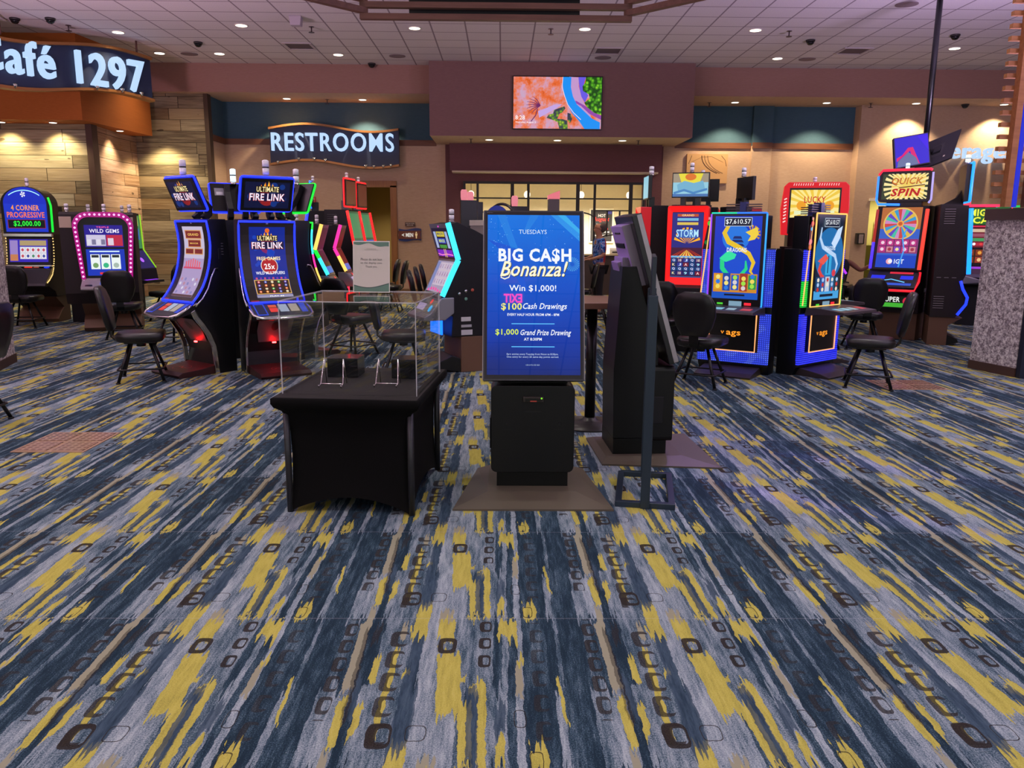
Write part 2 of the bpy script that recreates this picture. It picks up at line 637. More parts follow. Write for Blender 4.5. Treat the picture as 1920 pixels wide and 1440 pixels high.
    colr = t.mix(M('MULTIPLY', strong, 0.95), colr, brown)
    # the joint across each row of tiles
    seam = M('LESS_THAN', M('ABSOLUTE', M('WRAP', d, 0.5, -0.5)), 0.0022)
    colr = t.mix(M('MULTIPLY', seam, 0.2), colr, '#b9b9c4')
    return t.out(colr, M('ADD', hp, M('MULTIPLY', st, 0.5)), 0.25, 0.004)


def ceiling_tiles():
    t = NT('ceiling_tiles', 0.9, 0.2)
    x, y, z = t.coord('Object')
    M = t.math
    a = M('ABSOLUTE', M('WRAP', M('MULTIPLY', M('ADD', x, 0.057), 1 / 0.647), 0.5, -0.5))
    b = M('ABSOLUTE', M('WRAP', M('MULTIPLY', M('ADD', y, -0.05), 1 / 0.647), 0.5, -0.5))
    g = M('LESS_THAN', M('MINIMUM', a, b), 0.022)
    n = t.noise(t.vec(x, y), 60.0, 2.0)
    c = t.ramp(n, [(0.3, '#c9c2c6'), (0.7, '#d6cfd2')])
    c = t.mix(g, c, '#8a7f86')
    return t.out(c, M('SUBTRACT', n, M('MULTIPLY', g, 1.0)), 0.25, 0.006)


def wall_paint(name, c1, c2, bumps=0.15):
    t = NT(name, 0.8, 0.25)
    x, y, z = t.coord('Object')
    n = t.noise(t.vec(t.math('MULTIPLY', x, 6.0), y, t.math('MULTIPLY', z, 40.0)), 2.0, 2.0)
    return t.out(t.ramp(n, [(0.3, c1), (0.7, c2)]), n, bumps, 0.003)


def barn_wood(name, axis, tint):
    """weathered boards of uneven length, laid level"""
    t = NT(name, 0.85, 0.2)
    x, y, z = t.coord('Object')
    M = t.math
    h = x if axis == 'x' else y
    row = M('FLOOR', M('MULTIPLY', z, 1 / 0.26))
    rn = t.n('ShaderNodeTexWhiteNoise', noise_dimensions='1D'); t.put(rn.inputs['W'], row)
    hh = M('ADD', M('MULTIPLY', h, 1 / 1.9), M('MULTIPLY', rn.outputs[0], 7.3))
    brd = M('FLOOR', hh)
    wn = t.n('ShaderNodeTexWhiteNoise', noise_dimensions='2D'); t.t.links.new(t.vec(brd, row), wn.inputs[0])
    tone = wn.outputs[0]
    g = t.noise(t.vec(M('MULTIPLY', h, 1.6), M('MULTIPLY', tone, 30.0), M('MULTIPLY', z, 34.0)), 1.0, 5.0, 0.65)
    g2 = t.noise(t.vec(M('MULTIPLY', h, 0.7), M('MULTIPLY', tone, 50.0), M('MULTIPLY', z, 7.0)), 1.0, 3.0, 0.6)
    f = M('ADD', M('MULTIPLY', tone, 0.30), M('ADD', M('MULTIPLY', g, 0.62), M('MULTIPLY', g2, 0.42)))
    c = t.ramp(f, [(0.38, tint[0]), (0.55, tint[1]), (0.72, tint[2]), (0.95, tint[3])])
    warm = t.mix(M('GREATER_THAN', M('FRACT', M('MULTIPLY', tone, 7.0)), 0.72), c, t.mix(0.4, c, '#8a6a44'))
    gap = M('MAXIMUM', M('LESS_THAN', M('ABSOLUTE', M('WRAP', M('MULTIPLY', z, 1 / 0.26), 0.5, -0.5)), 0.022),
            M('LESS_THAN', M('ABSOLUTE', M('WRAP', hh, 0.5, -0.5)), 0.004))
    kn = M('LESS_THAN', t.noise(t.vec(M('MULTIPLY', h, 3.0), 0.0, M('MULTIPLY', z, 8.0)), 1.0, 1.0), 0.27)
    c = t.mix(M('MULTIPLY', kn, 0.7), warm, '#2e2218')
    c = t.mix(M('MULTIPLY', gap, 0.8), c, '#1c1510')
    return t.out(c, M('SUBTRACT', g, gap), 0.4, 0.012)


def stone_mat():
    t = NT('pebbled_stone', 0.75, 0.3)
    x, y, z = t.coord('Object')
    v = t.vec(x, y, z)
    n = t.noise(v, 20.0, 4.0, 0.75)
    n2 = t.noise(v, 55.0, 2.0, 0.6)
    f = t.math('ADD', t.math('MULTIPLY', n, 0.7), t.math('MULTIPLY', n2, 0.35))
    c = t.ramp(f, [(0.40, '#665a5b'), (0.48, '#a09294'), (0.55, '#cfc3c0'), (0.62, '#f2eae5')])
    return t.out(c, f, 0.8, 0.03)


def wood_mat(name, c1, c2, axis=0, rough=0.5):
    t = NT(name, rough, 0.4)
    c = list(t.coord('Object'))
    for i in range(3):
        c[i] = t.math('MULTIPLY', c[i], 2.0 if i == axis else 22.0)
    n = t.noise(t.vec(*c), 1.0, 4.0, 0.6)
    return t.out(t.ramp(n, [(0.3, c1), (0.7, c2)]))


M_CARPET = carpet()
M_TAN = wall_paint('tan_wallcovering', '#b89a80', '#c2a48a', 0.25)
M_MAUVE = wall_paint('mauve_paint', '#9a7468', '#a07a6e')
M_MAUVE2 = wall_paint('dark_mauve_paint', '#805f5c', '#866561')
M_BLUE = wall_paint('slate_blue_paint', '#3d5a68', '#43606e')
M_BURG = wall_paint('burgundy_paint', '#6b4649', '#714b4e')
M_CREAM = wall_paint('cream_paint', '#d6c8aa', '#dccfb2')
M_ORANGE = wall_paint('rust_orange_paint', '#9c5420', '#a55a24')
M_SOFFIT = wall_paint('soffit_paint', '#b79a86', '#bb9f8b')
M_BARN1 = barn_wood('weathered_barn_boards', 'x', ('#4a4030', '#7d715a', '#a89c80', '#c4b99c'))
M_BARN2 = barn_wood('brown_barn_boards', 'x', ('#33291f', '#5e5140', '#877960', '#a79a7e'))
M_BARN3 = barn_wood('return_barn_boards', 'y', ('#6a4c38', '#97745a', '#b5937a', '#cdb09a'))
M_STONE = stone_mat()
M_TRIMW = wood_mat('brown_wood_trim', '#5f3822', '#74482c', 0)
M_DOORW = wood_mat('door_casing_wood', '#8a5a32', '#a06c3e', 2)
M_BEAM = wood_mat('trellis_wood', '#5b3d30', '#6e4c3c', 0)
M_SLAT = wood_mat('slat_wood', '#9a6238', '#b57a48', 0)
M_BASE = mat('#5a3c2c', 0.6)

XL, XR, YB, YF = -16.0, 18.0, -8.0, 20.75


def solid(name, fn, label=None, bevel=0.0):
    mb = MB(); fn(mb)
    o = mb.build(name, None, bevel)
    return struct(o, label)


solid('floor', lambda b: b.box(XL, XR, YB, 26, -0.1, 0, M_CARPET))
solid('ceiling', lambda b: b.box(XL, XR, YB, 19.4, CEIL, CEIL + 0.1, ceiling_tiles()))
solid('wall_left', lambda b: b.box(XL - 0.1, XL, YB, 26, 0, CEIL, M_TAN))
solid('wall_right', lambda b: b.box(XR, XR + 0.1, YB, 26, 0, CEIL, M_TAN))
# bulkheads either side of the centre
solid('wall_back_bulkhead', lambda b: (b.box(-8.25, -1.67, 19.33, 20.95, SOFF, CEIL + 0.1, M_MAUVE), b.box(4.36, XR, 19.27, 20.95, SOFF, CEIL + 0.1, M_MAUVE)))
solid('wall_back_screen_bulkhead', lambda b: b.box(-1.67, 4.36, 18.85, 20.95, 3.765, CEIL + 0.1, M_MAUVE2))
solid('wall_back_soffit', lambda b: (b.box(-8.2, -1.68, 19.36, 20.9, SOFF - 0.004, SOFF + 0.01, M_SOFFIT), b.box(4.37, XR, 19.3, 20.9, SOFF - 0.004, SOFF + 0.01, M_SOFFIT),
                                     b.box(-1.66, 4.35, 18.87, 20.9, 3.761, 3.775, M_SOFFIT)))


# recessed back wall with the restroom doorway, left of centre
def wl(b):
    b.box(-7.0, -3.9, YF, YF + 0.15, 0, 3.78, M_TAN)
    b.box(-2.78, -1.45, YF, YF + 0.15, 0, 3.78, M_TAN)
    b.box(-3.9, -2.78, YF, YF + 0.15, 2.74, 3.78, M_TAN)
    b.box(-7.0, -1.45, YF + 0.005, YF + 0.15, 3.78, SOFF, M_BLUE)
    b.box(-7.15, -7.0, 19.75, YF + 0.15, 0, 3.78, M_TAN)
    b.box(-7.15, -7.0, 19.75, YF + 0.15, 3.78, SOFF, M_BLUE)


solid('wall_back_left', wl)
solid('trim_1', lambda b: (b.box(-7.0, -1.67, YF - 0.04, YF, 3.72, 3.86, M_TRIMW), b.box(-7.0, -6.96, 19.75, YF, 3.72, 3.86, M_TRIMW)))
solid('baseboard_back', lambda b: (b.box(-7.0, -3.98, YF - 0.02, YF, 0, 0.13, mat('#7a5c3e', 0.6)), b.box(-2.68, -1.3, YF - 0.02, YF, 0, 0.13, mat('#7a5c3e', 0.6))))


# restroom passage behind the doorway
def passage(b):
    b.box(-4.3, -2.4, 24.5, 24.6, 0, 3.0, mat('#b29a62', 0.8))
    b.box(-4.4, -4.3, YF + 0.15, 24.6, 0, 3.0, mat('#b29a62', 0.8))
    b.box(-2.4, -2.3, YF + 0.15, 24.6, 0, 3.0, mat('#b29a62', 0.8))
    b.box(-4.4, -2.3, YF + 0.15, 24.6, 2.95, 3.05, mat('#8f8068', 0.8))


solid('wall_passage', passage)
solid('door_1', lambda b: (b.box(-3.98, -3.84, YF - 0.05, YF + 0.16, 0, 2.74, M_DOORW), b.box(-2.86, -2.70, YF - 0.05, YF + 0.16, 0, 2.74, M_DOORW),
                           b.box(-3.98, -2.70, YF - 0.05, YF + 0.16, 2.70, 2.86, M_DOORW)))
spot((-3.3, 23.0, 2.9), 110, (1.0, 0.85, 0.55), 130, 0.8)


# centre: dark burgundy header and piers around the cashier window
def wc(b):
    b.box(-1.45, -0.95, YF, YF + 0.2, 0, 3.765, M_BURG)
    b.box(3.60, 4.08, YF, YF + 0.2, 0, 3.765, M_BURG)
    b.box(-1.32, 3.98, 20.40, YF + 0.19, 3.10, 3.762, M_BURG)
    b.box(-0.95, 3.60, YF, YF + 0.2, 2.86, 3.10, M_BURG)
    b.box(-0.95, 3.60, YF - 0.05, YF + 0.25, 0, 1.02, mat('#3a2a26', 0.6))


solid('wall_back_centre', wc)
solid('trim_2', lambda b: b.box(-1.26, 3.9, 20.36, 20.75, 3.06, 3.10, mat('#cdbb9c', 0.6)))


def cage(b):
    b.box(-1.6, 4.2, 24.0, 24.1, 0, 3.1, M_CREAM)
    b.box(-1.7, -1.6, YF + 0.2, 24.1, 0, 3.1, M_CREAM)
    b.box(4.2, 4.3, YF + 0.2, 24.1, 0, 3.1, M_CREAM)
    b.box(-1.7, 4.3, YF + 0.2, 24.1, 3.06, 3.16, mat('#d8ccb0', 0.8))


solid('wall_cashier_room', cage)
for x in (-0.3, 1.3, 2.9):
    spot((x, 22.4, 3.0), 800, (1.0, 0.92, 0.76), 140, 0.8)


# back wall right of centre: two niches with blue bands, a pier, then the beverage wall
def wr(b):
    b.box(4.08, 6.3, YF, YF + 0.15, 0, 3.78, M_TAN)
    b.box(6.3, 6.8, YF - 0.12, YF + 0.15, 0, 3.78, M_TAN)
    b.box(6.8, 8.9, YF, YF + 0.15, 0, 3.78, M_TAN)
    b.box(4.05, 6.3, YF + 0.005, YF + 0.15, 3.78, SOFF, M_BLUE)
    b.box(6.3, 6.8, YF - 0.115, YF + 0.15, 3.78, SOFF, M_BLUE)
    b.box(6.8, 8.9, YF + 0.005, YF + 0.15, 3.78, SOFF, M_BLUE)
    b.box(8.9, 9.32, YF - 0.35, YF + 0.15, 0, SOFF, M_TAN)
    b.box(9.32, 10.8, YF - 0.35, YF + 0.15, 2.46, SOFF, M_TAN)
    b.box(10.8, XR, YF - 0.35, YF + 0.15, 0, SOFF, M_TAN)


solid('wall_back_right', wr)
solid('trim_3', lambda b: (b.box(4.36, 6.3, YF - 0.04, YF, 3.72, 3.86, M_TRIMW), b.box(6.3, 6.8, YF - 0.16, YF - 0.12, 3.72, 3.86, M_TRIMW), b.box(6.8, 8.9, YF - 0.04, YF, 3.72, 3.86, M_TRIMW)))
solid('baseboard_back_right', lambda b: (b.box(4.08, 8.9, YF - 0.02, YF, 0, 0.12, mat('#7a5c3e', 0.6)),))
# lit room behind the opening on the right
solid('wall_service_room', lambda b: (b.box(9.25, 12.6, 23.0, 23.1, 0, 3.1, mat('#d9cb7c', 0.8)), b.box(9.15, 9.25, 20.9, 23.1, 0, 3.1, mat('#d9cb7c', 0.8)),
                                      b.box(12.6, 12.7, 20.9, 23.1, 0, 3.1, mat('#d9cb7c', 0.8)), b.box(9.25, 12.7, 20.9, 23.1, 3.05, 3.15, mat('#cfc6a8', 0.8))))
solid('trim_4', lambda b: b.box(9.28, 10.85, YF - 0.38, YF - 0.33, 2.44, 2.50, mat('#e6ddc8', 0.6)))
spot((10.9, 22.0, 3.0), 170, (1.0, 0.92, 0.62), 150, 0.8)


# cafe corner on the left: rust soffit over weathered boards
def soffit(b):
    b.prism([(XL, 16.6), (-8.40, 16.6), (-8.18, 19.3), (XL, 19.3)], 'z', 3.75, CEIL, M_ORANGE)


solid('wall_cafe_soffit', soffit)
solid('wall_cafe_boards', lambda b: b.box(XL, -8.62, 17.25, 17.4, 0, 3.75, M_BARN1))
solid('wall_cafe_return', lambda b: b.prism([(-8.62, 17.4), (-8.58, 17.4), (-8.74, 18.9), (-8.70, 19.6), (-8.9, 19.6), (-8.9, 17.4)], 'z', 0, 3.75, M_BARN3))
solid('trim_5', lambda b: b.box(-8.66, -8.53, 17.18, 17.42, 0, 3.745, mat('#4b3226', 0.7)))
solid('wall_cafe_far_boards', lambda b: b.box(-10.5, -6.98, 19.6, 19.75, 0, SOFF + 0.6, M_BARN2))
solid('trim_6', lambda b: b.box(-7.04, -6.94, 19.56, 19.78, 0, SOFF, mat('#43301f', 0.7)))
CAFE_LAMPS = [(-11.6, 16.98), (-10.25, 16.98), (-9.2, 16.98), (-8.46, 18.3)]
for x, y in CAFE_LAMPS[:3]:
    spot((x, y, 3.70), 120, (1.0, 0.82, 0.45), 120, 0.6, aim=(x, y + 0.25, 0))
spot((-8.38, 18.2, 3.70), 120, (1.0, 0.80, 0.55), 110, 0.6, aim=(-8.55, 18.2, 0))
spot((-8.0, 19.2, 3.7), 190, (1.0, 0.82, 0.45), 120, 0.6, aim=(-7.9, 19.5, 0))
# ================================================================ slot machines
BLK = mat('#0c0c10', 0.32, 0, 0.5)
BLK2 = mat('#121116', 0.5, 0, 0.35)
CAB = mat('#261e20', 0.55, 0, 0.35)
CHROME = mat('#d8d4d0', 0.12, 1.0)
STEEL = mat('#9a98a2', 0.35, 0.6)
PEDB = mat('#6a4c38', 0.6)
GREY = mat('#57555c', 0.5)
DECK = mat('#1a181f', 0.3, 0, 0.6)
WLAMP = mat('#f4f2f6', 0.3)
NBLUE = glow('#1b2cff', 2.6)
NCYAN = glow('#35d8ff', 2.0)
NGREEN = glow('#18e838', 1.5)
NRED = glow('#ff1c22', 1.8)
NPINK = glow('#f0309a', 1.5)
NPURP = glow('#a030ff', 1.8)
NYEL = glow('#ffc860', 1.5)
NWHITE = glow('#f0f0ff', 1.6)
NORANGE = glow('#ff7a28', 1.5)


def g(h, s=0.9):
    return glow(h, s)


def candle(root, x, y, z, h=0.17, r=0.034, lit=False):
    b = MB()
    b.lathe([(r * 1.1, 0), (r * 1.1, h * .12), (r * .7, h * .14), (r * .7, h * .2)], (x, y, z), CHROME, 14)
    b.lathe([(r, h * .2), (r, h * .55)], (x, y, z), glow('#dff2ff', 1.3) if lit else WLAMP, 14)
    b.lathe([(r * 1.02, h * .56), (r * 1.02, h * .62)], (x, y, z), BLK, 14)
    b.lathe([(r, h * .63), (r, h * .95), (r * .5, h)], (x, y, z), glow('#dff2ff', 1.3) if lit else WLAMP, 14)
    return b.build('signal_light', root)


def band(b, path, w, x0, x1, m):
    """flat strip of width w that follows a (y,z) side profile"""
    P = [Vector((0, *p)) for p in path]
    L = []; Rr = []
    for i, p in enumerate(P):
        t = (P[min(i + 1, len(P) - 1)] - P[max(i - 1, 0)]).normalized()
        nn = Vector((0, -t.z, t.y)) * w / 2
        L.append(((p + nn).y, (p + nn).z)); Rr.append(((p - nn).y, (p - nn).z))
    n = len(L)
    vs = [(x, *q) for x in (x0, x1) for q in L + Rr]
    fs = []
    for i in range(n - 1):
        fs += [(i, i + 1, n + i + 1, n + i), (2 * n + i, 3 * n + i, 3 * n + i + 1, 2 * n + i + 1),
               (i, 2 * n + i, 2 * n + i + 1, i + 1), (n + i, n + i + 1, 3 * n + i + 1, 3 * n + i)]
    fs += [(0, n, 3 * n, 2 * n), (n - 1, 3 * n - 1, 4 * n - 1, 2 * n - 1)]
    b.add(vs, fs, m)


def vents(b, x, y0, dy, z0, n, dz, m, axis='x', h=.008):
    for k in range(n):
        z = z0 + k * dz
        if axis == 'x':
            b.box(x - .004, x + .004, y0, y0 + dy, z, z + h, m)
        else:
            b.box(y0, y0 + dy, x - .004, x + .004, z, z + h, m)


def rrect(x0, x1, z0, z1, r, n=5):
    pts = []
    for cx, cz, a0 in ((x1 - r, z1 - r, 0), (x0 + r, z1 - r, 90), (x0 + r, z0 + r, 180), (x1 - r, z0 + r, 270)):
        for k in range(n + 1):
            a = R(a0 + 90 * k / n)
            pts.append((cx + r * math.cos(a), cz + r * math.sin(a)))
    return pts


def logo_fire(a, u, v, s):
    """the two-line game logo, s = width of the lower line"""
    for k in range(9):
        x = u + (k - 4) * s * .055
        hh = s * (.30 - abs(k - 4) * .035)
        a.poly([(x - s * .045, v + s * .20), (x + s * .045, v + s * .20), (x + s * .02 * ((-1) ** k), v + s * .20 + hh)], g('#ff8a1a' if k % 2 else '#ffc23a', 1.0), 2)
    a.disc(u, v + s * .02, s * .24, g('#b52a1c', .8), 1, 24)
    a.rect(u - s * .33, v + s * .17, u + s * .33, v + s * .35, g('#2a1a10', .5), 3)
    a.text('ULTIMATE', u - s * .31, u + s * .31, v + s * .185, v + s * .335, g('#ffe9a8', 1.0), 4, .03)
    a.rect(u - s * .52, v - s * .09, u + s * .52, v + s * .155, g('#141440', .8), 3)
    a.text('FIRE LINK', u - s * .5, u + s * .5, v - s * .075, v + s * .14, g('#ff6a50', .8), 4, .06)
    a.text('FIRE LINK', u - s * .49, u + s * .49, v - s * .06, v + s * .14, g('#f4ecff', 1.0), 5, .02)


def fire_link(label, loc, rot, edge, scene='logo', edge_parts=None, lit=False, group='curved screen slot machines in the left pod'):
    rt = thing('slot_machine', label, 'slot machine', loc, rot, group)
    path = [(-.18, .83), (-.115, .90), (-.05, .99), (.005, 1.10), (.045, 1.22), (.07, 1.34), (.08, 1.46), (.073, 1.58), (.05, 1.72)]
    fn, L = path_fn(path)
    T = L[-1]
    bends = [i * .045 for i in range(1, 24)]
    # cabinet
    b = MB()
    prof = [(y + .02, z) for y, z in path] + [(.10, 1.745), (.30, 1.745), (.34, 1.2), (.34, 0), (.06, 0), (.10, .25), (.03, .46), (-.08, .62), (-.15, .76)]
    b.prism(prof, 'x', -.30, .30, BLK)
    vents(b, .30, .22, .03, 1.35, 5, .03, GREY)
    b.box(.296, .304, .18, .22, 1.30, 1.42, mat('#08080a', .4))
    b.build('cabinet', rt, .006)
    # bezel and picture
    b = MB()
    A = Art(b, fn, bends)
    A.rect(-.31, 0, .31, T, mat('#2b2623', .35), 0)
    if scene == 'logo':
        A.rect(-.205, .07, .205, T - .06, g('#0c2a9c', .85), 1)
        for k in range(16):
            A.disc(random.uniform(-.16, .16), random.uniform(.45, T - .12), random.uniform(.015, .04), g('#1646c8', .8), 2, 12)
        A.disc(0, T - .10, .026, g('#e86a20', 1), 3)
        logo_fire(A, 0, T - .28, .36)
        A.disc(0, T - .50, .098, g('#f2e6d0', .9), 3); A.disc(0, T - .50, .09, g('#b81c1c', .9), 4)
        A.text('FREE GAMES', -.135, .135, T - .435, T - .395, g('#ffe9b0', 1), 6, .03)
        A.text('25x', -.06, .06, T - .54, T - .475, g('#ffffff', 1.1), 6, .04)
        A.text('WILD MULTIPLIERS', -.165, .165, T - .60, T - .565, g('#f4f4ff', 1), 6, .03)
        for k in range(8):
            A.disc(-.165 + k * .047, T - .645, .013, g('#8a3cc0' if k % 2 else '#e05a8a', .8), 3, 10)
        A.rect(-.2, .115, .2, .30, g('#e8b85a', .9), 2); A.rect(-.19, .125, .19, .29, g('#4a2a18', .7), 3)
        cols = ['#e8602a', '#38c060', '#2a58d8', '#f08a2a', '#5038c8', '#e0d0b0', '#d83a6a']
        for i in range(5):
            for j in range(4):
                A.disc(-.152 + i * .076, .147 + j * .041, .016, g(cols[(i * 3 + j * 2) % 7], 1), 4, 10)
                A.disc(-.152 + i * .076, .147 + j * .041, .008, g('#ffe9c0', .9), 5, 8)
        A.rect(-.205, .07, .205, .108, g('#a8a2c4', .8), 2)
        A.text('PLAY 88', -.06, .1, .08, .098, g('#ffffff', 1), 3, .02)
    else:
        A.rect(-.205, .07, .205, T - .06, g('#b9a4d2', .85), 1)
        A.rect(-.205, T - .42, .205, T - .06, g('#cfc4e0', .9), 2)
        for (x, v, w, h) in ((0, T - .15, .15, .04), (.01, T - .25, .12, .035), (-.09, T - .34, .075, .025), (.09, T - .34, .075, .025)):
            A.rect(x - w - .012, v - h - .01, x + w + .012, v + h + .01, g('#e0a060', .9), 3)
            A.rect(x - w, v - h, x + w, v + h, g('#8a3030', .8), 4)
        A.text('GRAND', -.11, .11, T - .165, T - .135, g('#f0c060', 1), 5, .02)
        A.text('MAJOR', -.08, .09, T - .265, T - .24, g('#f0c060', 1), 5, .02)
        for k in range(7):
            A.rect(-.15 + k * .045, T - .52, -.125 + k * .045, T - .42 - abs(k - 3) * .012, g('#f06a78', .9), 4)
        A.rect(-.18, T - .54, .18, T - .52, g('#d85070', .9), 4)
        for i in range(5):
            for j in range(4):
                A.disc(-.15 + i * .075, .13 + j * .055, .02, g(['#8a86c0', '#b0a0d0', '#e0dcf0', '#c08aa0'][(i + j) % 4], .9), 4, 10)
        A.rect(-.205, .07, .205, .10, g('#5a3a3a', .8), 3)
    A.rect(-.29, .012, -.2, .035, g('#b03a30', .6), 2)
    A.rect(-.012, T - .03, .012, T - .005, mat('#a8a8ac', .4), 2)
    b.build('curved_screen', rt, 0, None, False)
    # lit edge around the screen
    b = MB()
    ring_ = [fn(-.318, v, .004) for v in [T * k / 22 for k in range(23)]] + [fn(.318, v, .004) for v in [T * k / 22 for k in range(22, -1, -1)]]
    if edge_parts:
        n = len(ring_); q = [0]
        for f, m in edge_parts:
            e = int(n * f)
            b.tube(ring_[q[0]:e + 1], .012, m, 8); q[0] = e
        b.tube(ring_[q[0]:] + ring_[:1], .012, edge, 8)
    else:
        b.tube(ring_, .012, edge, 8, True)
    b.build('light_edge', rt)
    # button deck with chrome rim
    b = MB()
    b.prism([(-.165, .83), (-.41, .70), (-.44, .675), (-.41, .655), (-.16, .73)], 'x', -.32, .32, DECK)
    A = Art(b, plane_fn((0, -.165, .832), (1, 0, 0), (0, .245, .13)))
    A.rect(-.29, -.26, -.17, -.03, g('#2a50e8', .7), 1); A.rect(-.275, -.24, -.185, -.05, g('#101c4a', .7), 2)
    A.rect(-.13, -.20, -.04, -.12, g('#e83a2a', .9), 1); A.rect(-.13, -.11, -.04, -.06, g('#e8602a', .8), 1)
    A.rect(-.02, -.20, .08, -.05, g('#b8c4dc', .8), 1); A.rect(.1, -.20, .2, -.05, g('#c8b8a8', .7), 1)
    A.rect(.22, -.22, .29, -.04, g('#2a50e8', .7), 1)
    b.build('button_deck', rt, .004)
    b = MB()
    rim = [(sx_ * x_, y_ + .05, z_) for sx_, pts_ in ((-1, ((.32, -.19, .825), (.34, -.34, .755), (.33, -.43, .71), (.26, -.485, .682))), (1, ((0, -.505, .672), (.26, -.485, .682), (.33, -.43, .71), (.34, -.34, .755), (.32, -.19, .825)))) for x_, y_, z_ in pts_]
    b.tube(rim, .017, CHROME, 8)
    b.build('deck_rim', rt)
    # chrome trims sweeping down both sides
    for sx in (-1, 1):
        b = MB()
        band(b, [(-.19, .74), (-.15, .66), (-.08, .57), (-.01, .46), (.045, .32), (.06, .16), (.07, .0)], .055, sx * .30, sx * .325, CHROME)
        b.build('leg_trim', rt, .006)
        b = MB()
        b.tube([(sx * .335, -.16, .79), (sx * .335, -.07, .87), (sx * .33, .01, .98), (sx * .325, .06, 1.10), (sx * .32, .11, 1.19), (sx * .31, .15, 1.20), (sx * .30, .16, 1.17)], .011, CHROME, 8)
        b.build('side_trim', rt)
    b = MB()
    b.sheet([[(-.2, -.13, .635), (.2, -.13, .635)], [(-.2, -.02, .50), (.2, -.02, .50)], [(-.17, .05, .36), (.17, .05, .36)]], GREY)
    A = Art(b, plane_fn((0, -.03, .51), (1, 0, 0), (0, -.11, .135)))
    A.disc(0, .05, .045, mat('#18181c', .4), 2, 20, .07)
    b.build('belly_panel', rt)
    b = MB()
    b.prism([(.08, .0), (.08, .10), (-.10, .075), (-.34, .06), (-.40, .03), (-.38, 0)], 'x', -.29, .29, mat('#38191a', .4))
    A = Art(b, plane_fn((0, -.36, .064), (1, 0, 0), (0, 1, .05)))
    A.ring(0, .18, .10, .106, mat('#a83434', .4), 2, 28); A.stroke([(-.07, .18), (-.03, .21), (.02, .16), (.07, .19)], .02, mat('#a83434', .4), 2)
    b.build('foot_plate', rt, .004)
    b = MB(); b.box(-.02, .02, .0, .02, .345, .36, glow('#ff1414', 90.0)); b.build('foot_light', rt)
    # topper
    b = MB()
    ax = Vector((1, 0, 0)); az = Vector((0, -.42, 1)).normalized(); ay = ax.cross(az) * -1
    c0 = Vector((0, .02, 2.02))
    b.obox(c0, ax * .285, ay * .03, az * .185, BLK)
    A = Art(b, plane_fn(c0 - ay * .031, ax, az))
    if ay.y < 0:
        A = Art(b, plane_fn(c0 + ay * .031, ax, az))
    A.rect(-.25, -.15, .25, .15, g('#0a1440', .7), 1)
    for k in range(10):
        A.disc(random.uniform(-.24, .24), random.uniform(-.11, .11), random.uniform(.02, .045), g('#123a90', .7), 2, 12)
    logo_fire(A, 0, -.035, .40)
    A2 = Art(b, plane_fn(c0 + (ay if ay.y > 0 else -ay) * .031, -ax, az))
    A2.rect(-.24, .02, -.12, .12, mat('#8a8a92', .6), 1); A2.rect(-.22, .03, -.14, .07, mat('#d0d0d4', .6), 2)
    b.build('topper_screen', rt, .004)
    b = MB()
    fr = [c0 + ax * x * 1.0 + az * z for x, z in rrect(-.295, .295, -.197, .197, .03, 3)]
    b.tube(fr, .013, edge, 8, True)
    b.build('topper_light_frame', rt)
    for sx in (-1, 1):
        b = MB()
        band(b, [(.16, 1.75), (.22, 1.80), (.23, 1.87), (.15, 1.95), (.06, 2.08), (.02, 2.18)], .07, sx * .09 - .035, sx * .09 + .035, BLK2)
        b.build('topper_arm', rt, .004)
    candle(rt, 0, .0, 2.19, .2, .036, lit)
    return rt


def rot_pt(c, r, ang):
    return (c[0] + r * math.sin(R(ang)), c[1] - r * math.cos(R(ang)), 0)


PODL = (-3.07, 9.74)
fl_pos = lambda a: rot_pt(PODL, .79, a)
fire_link('blue edged curved slot machine facing out whose screen reads FREE GAMES 25x', fl_pos(34), 34, NBLUE, 'logo')
fire_link('blue edged curved slot machine turned left with pale lilac screen, behind the front left stool', fl_pos(-38), -38, NBLUE, 'pale')
fire_link('green edged curved slot machine seen from behind, between FREE GAMES 25x machine and neon row', fl_pos(146), 146, NGREEN, 'logo',
          [(.07, NGREEN), (.20, NYEL), (.30, NPINK), (.44, NCYAN)])
fire_link('curved slot machine at the back of left pod, dark topper back with lit white beacon', fl_pos(-152), -152, NBLUE, 'logo', None, True)


# ---------------------------------------------------------------- far left: two cabinets back to back on brown plinths
def plinth(rt, w, y0, y1, h, notch=.12):
    b = MB()
    b.prism([(y0 + .0, 0), (y1, 0), (y1, h), (y0 - .06, h), (y0 - .02, h - .03), (y0 + notch + .12, h * .55), (y0 + notch, h * .42), (y0 - .04, .06)], 'x', -w / 2, w / 2, PEDB)
    b.build('plinth', rt, .005)


def arch(hw, z0, z1, rad, hwb=None, n=8):
    hwb = hwb or hw
    pts = [(-hwb, z0), (hwb, z0)]
    for k in range(n + 1):
        a = R(90 * k / n)
        pts.append((hw - rad + rad * math.cos(a), z1 - rad + rad * math.sin(a)))
    for k in range(n + 1):
        a = R(90 + 90 * k / n)
        pts.append((-hw + rad + rad * math.cos(a), z1 - rad + rad * math.sin(a)))
    return pts


